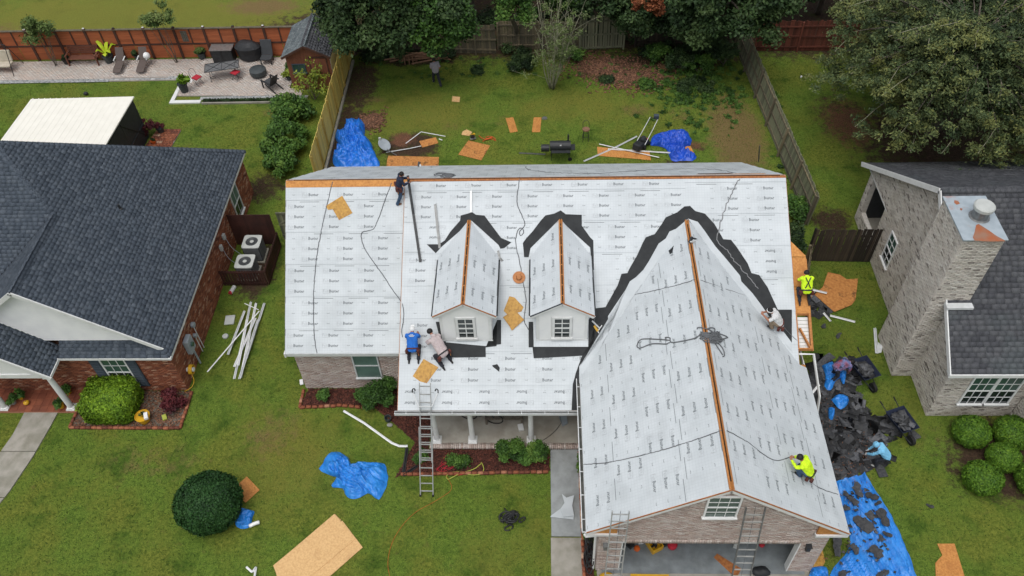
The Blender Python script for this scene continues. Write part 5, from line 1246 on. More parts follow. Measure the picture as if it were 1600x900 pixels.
# ================================================================== SHED
sd_ = thing('garden_shed', 'small terracotta garden shed with grey shingle gable roof by the pine fence', 'shed', (-11.05, 21.6, 0))
sx0, sx1, sy0, sy1, se, sr = -12.25, -9.85, 20.5, 23.3, 2.32, 2.95
MB().bx(sx0, sx1, sy0, sy1, 0, se).build('wall', shedw, sd_); MB().prism([(sx0, sy0, se), (sx1, sy0, se), ((sx0+sx1)/2, sy0, sr-.05)], (0, .05, 0)).build('gable', shedw, sd_)
MB().prism([(sx0, sy1-.05, se), (sx1, sy1-.05, se), ((sx0+sx1)/2, sy1-.05, sr-.05)], (0, .05, 0)).build('gable', shedw, sd_)
cx_ = (sx0+sx1)/2; ov = .15; sl2 = (sr-se)/(cx_-sx0)
shingle_plane(sd_, [(sx0-ov, sy0-.25, se-ov*sl2), (cx_, sy0-.25, sr), (cx_, sy1+.15, sr), (sx0-ov, sy1+.15, se-ov*sl2)], (0, -1, 0), shing_s, ln=.24, rh=.15)
shingle_plane(sd_, [(sx1+ov, sy0-.25, se-ov*sl2), (sx1+ov, sy1+.15, se-ov*sl2), (cx_, sy1+.15, sr), (cx_, sy0-.25, sr)], (0, 1, 0), shing_g, ln=.24, rh=.15)
caps(sd_, (cx_, sy0-.25, sr+.01), (cx_, sy1+.15, sr+.01), shing_s)
for s in (-1, 1): MB().bar((cx_, sy0-.27, sr-.06), (cx_+s*(1.2+ov), sy0-.27, se-ov*sl2-.06), .03, .11).build('rake_board', fence_rd, sd_)
MB().bx(sx1, sx1+.02, sy0+.05, sy1, 0, se-.02).build('side_panel', whitev, sd_)
dr_ = MB().bx(-10.95, -10.05, sy0-.04, sy0, .08, 2.0).build('door', shedw, sd_)
for x in (-10.97, -10.03): MB().bx(x-.03, x+.03, sy0-.055, sy0, .05, 2.05).build('door_trim', fence_rd, sd_)
MB().bx(-11.0, -10.0, sy0-.055, sy0, 2.05, 2.12).build('door_trim', fence_rd, sd_)
for k in range(9): MB().bx(-12.2+k*.14, -12.085+k*.14, sy0-.02, sy0, .05, 2.05).build('siding_board', shedw, sd_)
window(sd_, (-12.0, sy0-.02, 1.1), (1, 0, 0), (0, -1, 0), .75, .6, 2, 1, shutter, glass_g, fw=.05, sash=False)

# ================================================================== TREES AND PLANTS
def limb(b, p, q, r0, r1, bend=.15, n=6):
    p, q = Vector(p), Vector(q); L = (q-p).length; P = []
    o1, o2 = Vector([random.gauss(0, bend*L*.4) for _ in range(3)]), Vector([random.gauss(0, bend*L*.25) for _ in range(3)])
    for i in range(n+1):
        t = i/n; P.append(p.lerp(q, t)+o1*math.sin(math.pi*t)*.5+o2*math.sin(2*math.pi*t)*.5)
    b.tube(P, [r0+(r1-r0)*i/n for i in range(n+1)], 6); return P
def tree(name, label, base, h, rad, m, nleaf, size, nclump=60, csize=.8, group=None, trunk_r=.18, cm=bark, lo=-.5, limbs=9, seed=1, droop=.0, crown_z=None, off=(0, 0), tintbias=0):
    random.seed(seed); bx_, by_ = base; t = thing(name, label, 'tree', (bx_, by_, 0), group)
    rx, ry, rz = rad; cz = crown_z if crown_z else h-rz; c = (bx_+off[0], by_+off[1], cz)
    b = MB(); P = limb(b, (bx_, by_, 0), (c[0], c[1], cz), trunk_r, trunk_r*.45, .06, 8)
    b.build('trunk', cm, t, smooth=True); cl = clumps_in(c, rad, nclump, csize, lo=lo, seed=seed); b = MB()
    for k in range(limbs):
        e = cl[random.randrange(len(cl))]; s = P[random.randint(4, 8)]; limb(b, s, (e[0], e[1], e[2]), trunk_r*.35, .02, .12)
    b.build('branches', cm, t, smooth=True)['kind'] = 'stuff'
    leaves('crown', cl, nleaf, size, m, t, droop=droop, shell=.3, tintbias=tintbias); return t
def wp(px, py, z): v = at(px, py, z); return (v.x, v.y)
# big oak right, with drooping sprays
random.seed(11)
def spray_tree(label, base, cen, R_, nb, nleaf, m, seed, size=.060, drop=1.0):
    random.seed(seed); t = thing('oak_tree', label, 'tree', (base[0], base[1], 0), 'large trees on the right'); b = MB(); bt = MB(); tw = MB()
    bt.tube(smooth_path([(base[0], base[1], 0), (base[0]+.2, base[1]-.2, 2), (cen[0], cen[1], cen[2]-1)]), .32, 8); cl = []
    for k in range(nb):
        a = random.random()*2*math.pi; el = random.uniform(-.30, 1.0); q = math.cos(el); L = random.uniform(.62, 1.06)
        tip = Vector((cen[0]+R_[0]*q*math.cos(a)*L, cen[1]+R_[1]*q*math.sin(a)*L, cen[2]+R_[2]*math.sin(el)*L)); st = Vector((cen[0], cen[1], cen[2]-1+random.random()*2))
        midp = st.lerp(tip, .6)+Vector((0, 0, .35)); P = smooth_path([st, midp, tip+Vector((0, 0, -.2))], .5); n = len(P)
        b.tube(P, [max(.008, .07*(1-i/n)) for i in range(n)], 5)
        bias = random.gauss(0, .8)
        for i in range(int(n*.45), n):
            f = i/n; w_ = 1.0-.35*f
            for j in range(2):
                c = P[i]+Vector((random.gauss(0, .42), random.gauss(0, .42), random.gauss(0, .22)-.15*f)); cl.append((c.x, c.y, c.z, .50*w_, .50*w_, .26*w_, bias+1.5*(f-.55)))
        for j in range(3):
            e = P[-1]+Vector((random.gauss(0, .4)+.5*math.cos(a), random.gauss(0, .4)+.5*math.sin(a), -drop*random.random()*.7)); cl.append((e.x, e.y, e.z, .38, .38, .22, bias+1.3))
            if random.random() < .12: tw.tube([P[-2], P[-1].lerp(e, .5), e+Vector((.3*math.cos(a), .3*math.sin(a), -.1))], .012, 4)
    bt.build('trunk', bark, t, smooth=True); b.build('branches', bark, t, smooth=True)['kind'] = 'stuff'
    if tw.v: tw.build('twigs', bark_l, t)['kind'] = 'stuff'
    leaves('crown', cl, nleaf, size, m, t, shell=.1, droop=.18, aspect=2.3); return t
spray_tree('broad feathery oak filling the upper right corner, drooping yellow green branch tips', (21.6, 15.8), (21.4, 15.0, 5.2), (5.7, 5.9, 4.2), 260, 350000, lf_oak, 3)
spray_tree('second dark oak crown at the far right edge behind the tan house', (27, 15.5), (26.6, 16, 5.4), (4.6, 6.2, 4.4), 140, 140000, lf_oak, 5)
spray_tree('oak crown along the top right edge of the picture above the red brown fence', (25, 25), (25.5, 24.5, 5.6), (5.8, 4.2, 4.0), 110, 120000, lf_oak, 8)
# woods behind the back fence
WG = 'trees beyond the back fence'
specs = [('leafy broad tree overhanging the fence by the shed, mid green', (600, 5, 5.0), (3.2, 2.7, 2.3), lf_dark, 42000, .12, 90, .72, 21, .18),
 ('bright leafed tree beside the dark overhanging one, above the log pile', (685, 30, 4.2), (1.7, 1.5, 1.9), lf_green, 16000, .12, 40, .6, 22, -.05),
 ('small dark tree crown touching the top edge left of the fence gap', (540, 10, 3.6), (1.6, 1.8, 1.9), lf_dark, 12000, .12, 30, .6, 23, .1),
 ('yellow green pine crown at the top edge behind the grey fence', (800, 2, 4.5), (1.3, 1.2, 1.5), lf_green, 9000, .10, 26, .45, 24, .0),
 ('dark evergreen behind the bare pale tree', (930, -25, 4.0), (2.2, 1.6, 2.0), lf_dark, 20000, .12, 46, .65, 25, .05),
 ('dark ivy hung tree above the broken gate, right side', (1002, 14, 3.2), (1.4, 1.1, 1.3), lf_dark, 15000, .11, 36, .6, 26, .12),
 ('rusty red needled young cypress at the top edge', (1012, 2, 4.2), (.75, .7, .8), lf_red, 5000, .09, 14, .32, 27, .0),
 ('large dense green tree overhanging the corner of the back fences', (1140, 0, 5.0), (2.7, 2.2, 2.2), lf_dark, 42000, .12, 90, .7, 28, .2),
 ('dark shrubby tree filling the corner below the dense green crown', (1085, 30, 2.6), (1.9, 1.2, 1.5), lf_dark, 18000, .11, 40, .55, 29, .0),
 ('sparse yellow tipped tree at the top edge above the pine crown', (905, -20, 4), (2.2, 1.6, 2), lf_green, 14000, .12, 30, .6, 30, .0)]
for i, (lab, (px, py, z), rad, m, nl_, sz, ncl, cs, sd__, tb) in enumerate(specs):
    c = wp(px, py, z); yb_ = max(c[1]+.8, 25.0); tree('woodland_tree', lab, (c[0], yb_), z+rad[2], rad, m, nl_, sz, ncl, cs, WG, .16, bark, -.7, 8, sd__, crown_z=z, tintbias=tb, off=(0, c[1]-yb_))
for i, (x, y, r_) in enumerate([(15.5, 26.2, 2.0), (18.5, 27.5, 2.3), (12.5, 28.5, 2.4), (3.5, 28.5, 2.2), (-2.5, 28.2, 2.0), (8.5, 29, 2.4), (-7, 29.5, 2.4)]):
    tree('woodland_tree', ['tall dark tree behind the red brown fence left of the oak', 'dark tree deeper in the woods behind the red brown fence', 'tall dark tree behind the dense green corner crown', 'dark crown at the top edge above the bare tree', 'dark crown at the top edge above the grey fence', 'dark crown at the top edge right of the rusty cypress', 'dark crown at the top edge near the shed'][i],
         (x, y), 7.5, (r_, r_, 2.8), lf_dark, 16000, .14, 44, .8, WG, .2, bark, -.8, 8, 40+i, crown_z=3.8, tintbias=-.12)
# undergrowth: many low clumps, nobody could count them
random.seed(5); cl = []
for k in range(260):
    px_, z_ = random.uniform(-9, 16), 0
    y_ = random.uniform(24.6, 28) if random.random() < .75 else random.uniform(23.0, 24.0)
    if y_ < 24.2 and not (-8.8 < px_ < -3.2 or 7.5 < px_ < 13.2 or -1 < px_ < 1.0): continue
    s = random.uniform(.25, .6); cl.append((px_, y_, s*.6, s, s, s*.8, random.gauss(-.3, .8)))
o = leaves('undergrowth', cl, 42000, .10, lf_dark, None, shell=.2); tag(o, 'dark tangled undergrowth along both sides of the back fence', 'undergrowth', kind='stuff')
# bare lichen tree in the back yard
bt = thing('bare_tree', 'sparse pale multi stemmed tree, nearly leafless, standing in the back lawn', 'tree', (2.3, 20.2, 0)); b = MB(); random.seed(4); tw = MB(); ends = []
for k in range(12):
    a = random.random()*6.28; sp = random.uniform(.15, 1.25); top = Vector((2.25+sp*math.cos(a)*1.15, 20.1+sp*math.sin(a)*1.1, random.uniform(3.6, 6.6)))
    P = limb(b, (2.3+.10*math.cos(a), 20.2+.1*math.sin(a), 0), top, .038, .010, .10, 9)
    for j in range(9):
        s = P[random.randint(2, 9)]; e = s+Vector((random.gauss(0, .55), random.gauss(0, .5), random.uniform(.3, 1.3))); limb(tw, s, e, .009, .004, .2, 4); ends.append((e.x, e.y, e.z, .3, .3, .3, 0))
        for q in range(2): e2 = e+Vector((random.gauss(0, .3), random.gauss(0, .3), random.uniform(0, .6))); limb(tw, e, e2, .005, .003, .2, 3)
b.build('trunk', bark_l, bt, smooth=True); tw.build('twigs', bark_l, bt)['kind'] = 'stuff'; leaves('sparse_leaves', ends, 2600, .06, lf_bare, bt, shell=0); leaves('green_leaves', ends, 2600, .055, lf_pale, bt, shell=0)
def shrub(name, label, c, rad, m, n, size, ncl=18, cs=.3, group=None, seed=1, cat='shrub', tb=0, stems=True, lo=-.4):
    random.seed(seed); t = thing(name, label, cat, (c[0], c[1], 0), group); cl = clumps_in((c[0], c[1], rad[2]*.9 if len(c) < 3 else c[2]), rad, ncl, cs, lo=lo, seed=seed)
    if stems:
        b = MB()
        for k in range(5): e = cl[random.randrange(len(cl))]; limb(b, (c[0]+random.gauss(0, .05), c[1]+random.gauss(0, .05), 0), e[:3], .022, .006, .1, 4)
        b.build('stems', bark, t)
    leaves('foliage', cl, n, size, m, t, shell=.15, tintbias=tb); return t
def ball(name, label, c, rad, m, n, size, group=None, power=2.0, cat='shrub', tb=0):
    """clipped shrub: a dense skin of small leaves over a full inner mass"""
    t = thing(name, label, cat, (c[0], c[1], 0), group); cz = rad[2]*.86
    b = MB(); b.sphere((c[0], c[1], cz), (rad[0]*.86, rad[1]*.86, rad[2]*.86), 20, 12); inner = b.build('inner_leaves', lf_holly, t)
    d = rng.normal(size=(n, 3)); 
    d /= (np.abs(d)**power).sum(1)[:, None]**(1/power); wob = 1+.035*np.sin(d[:, 0]*9+c[0])*np.cos(d[:, 1]*8)+.03*np.sin(d[:, 2]*11)+rng.normal(0, .022, n)
    P = np.array([c[0], c[1], cz])+d*np.array(rad)*wob[:, None]*(1-.10*rng.random(n)**2)[:, None]; P[:, 2] = np.maximum(P[:, 2], .03)
    nr = d/np.linalg.norm(d, axis=1)[:, None]+rng.normal(0, .45, (n, 3)); nr /= np.linalg.norm(nr, axis=1)[:, None]
    a = rng.normal(size=(n, 3)); a -= nr*(a*nr).sum(1)[:, None]; a /= np.linalg.norm(a, axis=1)[:, None]; b2 = np.cross(nr, a); s = size*(.6+.8*rng.random(n))[:, None]
    V = np.stack([P-a*s*.7, P-b2*s*.45, P+a*s*.7, P+b2*s*.45], 1).reshape(-1, 3); tt = np.clip(.45+tb+.13*np.sin(d[:, 0]*5+1)*np.cos(d[:, 1]*6)+rng.normal(0, .2, n), 0, 1)
    link(fast_mesh('foliage', V, 4, tt), 'foliage', t, [m]); return t
ball('round_bush', 'big dark green clipped round bush on the front lawn', (-10.15, -5.2), (1.16, 1.12, .92), lf_holly, 30000, .055)
ball('hedge', 'neon yellow green box shaped hedge beside the left porch', (-15.22, -.78), (.96, .80, .68), lf_lime, 22000, .06, power=7, cat='hedge', tb=.08)
BB = [(17.55, -2.05, .68, 'round clipped boxwood under the corner window of the tan house'), (19.05, -2.1, .70, 'round clipped boxwood at the right edge nearest the wall'), (18.35, -3.1, .60, 'round clipped boxwood in the middle of the cluster'), (17.3, -3.95, .68, 'round clipped boxwood standing apart at the lower left of the cluster'), (19.15, -4.05, .72, 'round clipped boxwood cut by the right edge, lowest one')]
for x, y, r_, lab in BB: ball('boxwood', lab, (x, y), (r_, r_*.95, r_*.72), lf_ball, 9000, .05, 'clipped boxwoods by the tan house')
shrub('large_shrub', 'tall loose bright green shrub left of the pine fence', (-11.7, 15.8), (1.0, 1.7, .75), lf_green, 12000, .10, 46, .34, seed=3, tb=.14)
shrub('large_shrub', 'lower dark green part of the shrub row by the pine fence', (-11.5, 13.6), (.7, 1.0, .6), lf_green, 4500, .10, 24, .3, seed=4, tb=.08)
shrub('large_shrub', 'round green shrub below the shed at the head of the shrub row', (-11.7, 17.9), (1.0, .7, .65), lf_green, 8000, .11, 26, .42, seed=6, tb=.08)
shrub('sparse_tree', 'thin yellow leaved sapling in front of the shed', (-10.9, 19.6), (.9, .7, 1.3), lf_yel, 800, .09, 26, .35, seed=9, cat='tree')
shrub('small_tree', 'slim olive green crepe myrtle by the terracotta fence near the loungers', (-19.75, 23.3, 2.9), (.75, .45, 1.0), lf_pale, 4200, .08, 22, .35, seed=10, cat='tree')
shrub('small_tree', 'faint olive green sapling by the terracotta fence left of the bench', (-27.0, 23.1, 2.2), (.75, .4, 1.0), lf_pale, 3200, .08, 20, .33, seed=12, cat='tree', tb=-.15)
FS = [((-7.0, -.3), (.18, .18, .2), 'tiny bright shrub in the red mulch at the left corner bed'), ((-4.75, -.55), (.62, .5, .5), 'broad dark glossy shrub left of the porch roof'), ((.35, -2.95), (.36, .30, .52), 'upright leafy shrub in front of the porch middle'), ((1.0, -3.1), (.28, .22, .28), 'low shrub between the two upright porch shrubs'),
      ((1.55, -2.95), (.33, .3, .52), 'upright leafy shrub left of the front walk'), ((3.2, -3.3), (.18, .5, .45), 'leafy shrub squeezed between walk and garage wall'), ((3.25, -6.1), (.12, .3, .22), 'small bright weed by the garage wall'), ((-2.9, -3.05), (.22, .16, .14), 'low bright groundcover tuft beside the ladder foot'), ((-1.4, -3.1), (.3, .2, .14), 'low sparse groundcover behind the red cords')]
for i, (c, r_, lab) in enumerate(FS): shrub('leafy_shrub', lab, c, r_, lf_green, int(1200+14000*r_[0]*r_[2]*3), .06, 12, .5*r_[0]+.05, 'shrubs in the front beds', 60+i, tb=.05)
shrub('maroon_shrub', 'dark maroon leaved shrub in the bed beside the yellow tub', (-13.0, -.55), (.42, .4, .35), lf_maroon, 2400, .08, 14, .2, seed=70)
for i, (c, r_, lab) in enumerate([((-.3, 24.9), (.55, .35, 1.0), 'ivy climbing over the gap in the grey fence'), ((-1.9, 21.9), (.22, .15, .12), 'small dark weed tuft in the back lawn near the grey fence'), ((.6, 22.3), (1.0, .6, .35), 'low green weeds left of the bare tree'), ((3.3, 22.9), (.7, .5, .4), 'green bush right of the bare tree at the fence'), ((8.3, 22.8), (1.0, .6, .5), 'bright green bush right of the wood chip pile'),
      ((9.6, 22.0), (.9, .8, .45), 'dull green bush in the corner weeds'), ((7.5, 20.3), (.35, .25, .2), 'bright green tuft at the lower edge of the wood chip pile'), ((10.6, 21.7), (1.0, .6, .5), 'yellow green weeds under the dark corner trees'), ((5.4, 20.9), (.25, .2, .1), 'flat green weeds left of the wood chip pile'),
      ((12.0, 22.2), (.8, .6, .8), 'dark bush in the corner where the fences meet'), ((13.6, 9.9), (.35, .9, .4), 'green weeds along the foot of the leaning fence'), ((10.4, 20.2), (1.2, .6, .10), 'low creeping weeds beside the dry grass'), ((13.0, 8.0), (.5, .8, .5), 'dark bush behind the rotten fence')]):
    shrub('wild_shrub', lab, c, r_, lf_green if i in (0, 3, 4, 6, 7, 10) else lf_dark, int(1500+5200*r_[0]*r_[1]), .08, 18, .28, 'weeds and bushes of the back yard', 80+i, tb=.1 if i != 11 else .25, lo=0)
o = leaves('border_plants', [(x, 19.45, .12, .2, .1, .12, random.gauss(0, 1)) for x in np.arange(-17, -13, .25)], 3500, .06, lf_dark, None, shell=.1); tag(o, 'low dark green border plants in the narrow bed below the patio', 'border plants', kind='stuff')
random.seed(98)
cl = []
for k in range(330):
    x, y = random.gauss(10.3, 1.4), random.gauss(20.2, 1.6)
    if x > 12.9 or y > 23.5: continue
    s = random.uniform(.08, .28); cl.append((x, y, s*.3, s, s, s*.55, random.gauss(.3, 1.2)))
for k in range(120): s = random.uniform(.06, .2); cl.append((random.uniform(-8.5, 12.5), random.uniform(21.2, 23.4), s*.3, s, s, s*.5, random.gauss(0, 1)))
for k in range(60): s = random.uniform(.08, .25); cl.append((14.0+random.gauss(.1, .3), random.uniform(10, 20), s*.3, s, s, s*.5, random.gauss(0, 1)))
o = leaves('tall_weeds', cl, 26000, .07, lf_green, None, shell=.1); tag(o, 'rough uncut weeds over the right rear corner of the back yard', 'weeds', kind='stuff')
random.seed(99)

# ================================================================== PEOPLE
def cap_seg(b, p, q, r0, r1, n=12):
    """a rounded tapering limb between two joints"""
    p, q = Vector(p), Vector(q); b.tube([p, q], [r0, r1], n); b.sphere(p, r0, n, 8); b.sphere(q, r1, n, 8)
def person(label, loc, heading, J, cloth, group=None, extras=(), slope=None, scale=1.0, sleeves='long', shorts=False, gloves=None, skin_m=skin):
    """J: joints in metres, x right, y forward, z up. One continuous body: limbs fused by voxel remesh, coloured by nearest limb."""
    shirt, pants, shoe = cloth; t = thing('person', label, 'person', (0, 0, 0), group); j = {k: Vector(v) for k, v in J.items()}
    H, Nk, Ch, Pe = j['head'], j['neck'], j['chest'], j['pelvis']; look = Vector(J.get('look', (0, 1, -.2))).normalized()
    segs = []                                # p, q, r0, r1, material index: 0 skin 1 shirt 2 trousers 3 shoes 4 gloves 5 hair
    def S_(p, q, a, c, m): segs.append((Vector(p), Vector(q), a, c, m))
    up = (Ch-Pe).normalized(); sdv = (j['sr']-j['sl']).normalized(); fw = up.cross(sdv) if up.cross(sdv).length > .1 else Vector((0, 1, 0)); fw = -fw if fw.dot(look) < 0 and False else (sdv.cross(up)*-1 if False else up.cross(sdv))
    S_(Pe+sdv*.07, Ch+sdv*.08, .115, .125, 1); S_(Pe-sdv*.07, Ch-sdv*.08, .115, .125, 1); S_(Pe, Ch, .12, .135, 1)
    S_(Ch+sdv*.06, Nk, .11, .065, 1); S_(Ch-sdv*.06, Nk, .11, .065, 1); S_(j['sl'], j['sr'], .072, .072, 1)
    S_(Nk, H-look*.01, .055, .06, 0); S_(H, H+up*.035-look*.02, .088, .086, 5 if not extras or 'bare' in extras else 5)
    S_(H+look*.035-Vector((0, 0, .045)), H+look*.05, .062, .068, 0); S_(H+look*.10-Vector((0, 0, .01)), H+look*.115-Vector((0, 0, .02)), .012, .016, 0)
    S_(H+look*.08-Vector((0, 0, .085)), H+look*.06-Vector((0, 0, .06)), .03, .045, 0)
    hs = look.cross(Vector((0, 0, 1))); hs = hs.normalized() if hs.length > .1 else sdv
    for s in (-1, 1): S_(H+hs*s*.088, H+hs*s*.094+Vector((0, 0, .02)), .018, .02, 0)
    for s, a in ((-1, 'l'), (1, 'r')):
        sh, el, ha, hp, kn, an, to = (j[x+a] for x in ('s', 'e', 'h', 'p', 'k', 'a', 't'))
        S_(sh, el, .062, .048, 1); S_(el, el.lerp(ha, .92), .046, .032, 1 if sleeves == 'long' else 0)
        if sleeves == 'short': segs[-2] = (sh, sh.lerp(el, .75), .066, .058, 1); S_(sh.lerp(el, .6), el, .05, .043, 0)
        hm = 4 if gloves else 0; d = (ha-el).normalized(); pw = d.cross(fw if abs(d.dot(fw)) < .9 else up).normalized(); pn = pw.cross(d)
        S_(ha-d*.03, ha+d*.045, .032, .034, hm); S_(ha-pw*.02, ha+d*.05-pw*.022, .022, .018, hm); S_(ha+pw*.02, ha+d*.05+pw*.022, .022, .018, hm)
        for f in range(4):
            b0 = ha+d*.06+pw*(-.034+f*.0225); L = (.062, .075, .072, .055)[f]; m1 = b0+(d*.8+pn*.35*s)*L*.6; S_(b0, m1, .0125, .0115, hm); S_(m1, m1+(d*.25+pn*.9*s)*L*.5, .0115, .010, hm)
        tb0 = ha+d*.0-pw*.034; S_(tb0, tb0+(d*.5-pw*.8)*.045, .0135, .0125, hm); S_(tb0+(d*.5-pw*.8)*.045, tb0+(d*1.1-pw*.75)*.055, .0125, .011, hm)
        S_(hp, kn, .100, .080, 2); S_(kn, an, .078, .066, 2 if not shorts else 0); S_(Pe, hp, .11, .10, 2)
        S_(an, an-Vector((0, 0, .03)), .048, .046, 3); S_(an-Vector((0, 0, .04)), to, .046, .036, 3)
    ca, sa = math.cos(heading), math.sin(heading)
    def Wd(p):
        q = Vector((p.x*ca-p.y*sa, p.x*sa+p.y*ca, p.z))*scale
        if slope: q.z += slope(q.x, q.y)*(1 if p.z < .34 else max(0, 1-(p.z-.34)/.35))
        return q+Vector(loc)
    b = MB(); W_ = [(Wd(p), Wd(q), a*scale, c*scale, m) for p, q, a, c, m in segs]
    for p, q, a, c, m in W_: cap_seg(b, p, q, a, c)
    me = bpy.data.meshes.new('body'); me.from_pydata(b.v, [], b.f); o = bpy.data.objects.new('body', me); COL.objects.link(o)
    r_ = o.modifiers.new('r', 'REMESH'); r_.mode = 'VOXEL'; r_.voxel_size = .0135; s_ = o.modifiers.new('s', 'SMOOTH'); s_.iterations = 2; s_.factor = .5
    dg = bpy.context.evaluated_depsgraph_get(); dg.update(); ev = o.evaluated_get(dg); m2 = bpy.data.meshes.new_from_object(ev); bpy.data.objects.remove(o)
    n = len(m2.vertices); V = np.empty(n*3); m2.vertices.foreach_get('co', V); V = V.reshape(-1, 3); best = np.full(n, 9e9); lab_ = np.zeros(n, int)
    for p, q, a, c, m in W_:
        p_, d_ = np.array(p), np.array(q-p); L2 = max(1e-9, d_@d_); tt = np.clip((V-p_)@d_/L2, 0, 1); ds = np.linalg.norm(V-p_-tt[:, None]*d_, axis=1)-(a+(c-a)*tt)
        k = ds < best; best[k] = ds[k]; lab_[k] = m
    nn = np.empty(n*3); m2.vertices.foreach_get('normal', nn); nn = nn.reshape(-1, 3)
    wr = .006*np.sin(V[:, 0]*38+V[:, 2]*55+3*np.sin(V[:, 1]*21))+.005*np.sin(V[:, 1]*47-V[:, 2]*31+2*np.sin(V[:, 0]*29)); V += nn*(wr*np.isin(lab_, (1, 2)))[:, None]+nn*(.010*np.isin(lab_, (1,)))[:, None]
    m2.vertices.foreach_set('co', V.ravel()); m2.materials.clear(); m2.name = 'body'
    for mm in (skin_m, shirt, pants, shoe, gloves or skin_m, hairm): m2.materials.append(mm)
    li = np.empty(len(m2.loops), int); m2.loops.foreach_get('vertex_index', li); ls = np.empty(len(m2.polygons), int); m2.polygons.foreach_get('loop_start', ls)
    m2.polygons.foreach_set('material_index', lab_[li[ls]].astype(np.int32)); m2.polygons.foreach_set('use_smooth', np.ones(len(ls), bool))
    base = Wd(Vector(((j['al'].x+j['ar'].x)/2, (j['al'].y+j['ar'].y)/2, 0))); t.location = base
    m2.transform(Matrix.Translation(-base)); o = bpy.data.objects.new('body', m2); COL.objects.link(o); o.parent = t
    # dark eyes
    for s in (-1, 1): MB().sphere(Wd(H+look*.098+hs*s*.033+Vector((0, 0, .012))), .0095*scale, 8, 5).build('eye', black, t)
    hh = Wd(H); sc = scale; topd = (up*.5+Vector((0, 0, 1))*.8-look*.35).normalized()
    lw_ = (Wd(H+look)-hh).normalized(); tw_ = (Wd(H+topd)-hh).normalized()
    def dome(nm_, m, r_, cover, lift=.0, fn=None):
        bb = MB(); rot = tw_.to_track_quat('Z', 'Y').to_matrix(); bb.sphere((0, 0, 0), r_*sc, 20, 8, z0=cover); bb.v = [tuple(hh+rot@(Vector(v))*(1+random.gauss(0, .02 if fn else 0))+tw_*lift) for v in bb.v]; return bb.build(nm_, m, t, smooth=True)
    for e in extras:
        if e == 'hair': dome('hair', hairm, .108, -.15, .008, 1)
        if e == 'beanie': dome('beanie', hairm, .112, -.25, .012)
        if e in ('white_cap', 'black_cap'):
            cm_ = whitep if e == 'white_cap' else black; dome('cap', cm_, .108, .05, .015)
            bb = MB(); pr = lw_; sv = pr.cross(tw_).normalized(); c0 = hh+tw_*.045*sc+pr*.08*sc; bb.prism([c0-sv*.075*sc, c0+sv*.075*sc, c0+sv*.06*sc+pr*.075*sc, c0-sv*.06*sc+pr*.075*sc], tw_*.012*sc); bb.build('cap_peak', cm_, t)
        if e == 'headband':
            dome('hair', hairm, .106, .05, .012, 1); bb = MB(); rot = tw_.to_track_quat('Z', 'Y').to_matrix(); bb.tube([tuple(hh+rot@Vector((.103*sc*math.cos(a), .103*sc*math.sin(a), .012))) for a in np.linspace(0, 2*math.pi, 20)], .018, 6); bb.build('white_headband', whitev, t, smooth=True)
        if e == 'hood': dome('hood', shirt, .122, -.45, .0)
        if e == 'hood_down': MB().sphere(Wd(Nk-fw*.06), (.10*sc, .08*sc, .06*sc), 12, 7).build('hood', shirt, t, smooth=True)
        if e in ('belt', 'belt_red'):
            bb = MB(); lo_ = Pe+up*.035; pts = [Wd(lo_+sdv*.205*math.cos(a)+fw*.15*math.sin(a)) for a in np.linspace(0, 2*math.pi, 18)]; bb.tube(pts, .026, 6); tb_ = bb.build('tool_belt', blackm if e == 'belt' else leather, t, smooth=True)
            for s in (-1, 1):
                for off in (.15, -.10): 
                    c = Wd(Pe+sdv*s*.215+fw*off*.7-up*.06); MB().box(c, (.085, .10, .17), heading+s*.2).build('pouch', leather, tb_, bevel=.015)
            c = Wd(Pe+sdv*.22-up*.13); MB().tube([c+Vector((0, 0, .14)), c-Vector((0, 0, .12))], .014, 6).build('hammer_handle', lumber, tb_)
        if e == 'harness':
            for s in (-1, 1):
                a0, a1 = Ch-fw*.15+up*.10+sdv*s*.10, Pe-fw*.13-sdv*s*.10+up*.1; MB().bar(Wd(a0), Wd(a0.lerp(a1, .5)-fw*.02), .035, .012).build('harness_strap', black, t); MB().bar(Wd(a0.lerp(a1, .5)-fw*.02), Wd(a1), .035, .012).build('harness_strap', black, t)
        if e == 'back_print':
            c = Ch-fw*.155+up*.02
            for k, (w_, z_) in enumerate(((.12, .08), (.22, .045), (.16, .015))): MB().bar(Wd(c+up*z_-sdv*w_/2), Wd(c+up*z_+sdv*w_/2), .012, .018 if k != 1 else .01).build('back_print', whitep, t)
    return t
def J_kneel(lean=.45, reach=.55, hz=.12, look=(0, .7, -.8), spread=.2, low=.0):
    py_ = -.12; cz_ = .46-low
    return dict(pelvis=(0, py_, cz_), chest=(0, py_+lean*.62, cz_+.30), neck=(0, py_+lean*.88, cz_+.37), head=(0, py_+lean*1.15, cz_+.43), look=look,
        sl=(-.19, py_+lean*.74, cz_+.32), sr=(.19, py_+lean*.74, cz_+.32), el=(-.25, py_+lean*.75+.08, cz_+.06), er=(.25, py_+lean*.75+.08, cz_+.06), hl=(-.15, reach, hz+.02), hr=(.15, reach, hz+.02),
        pl=(-.10, py_, cz_-.04), pr=(.10, py_, cz_-.04), kl=(-spread, .20, .08), kr=(spread, .20, .08), al=(-spread*.9, -.22, .08), ar=(spread*.9, -.22, .08), tl=(-spread*.9, -.36, .05), tr=(spread*.9, -.36, .05))
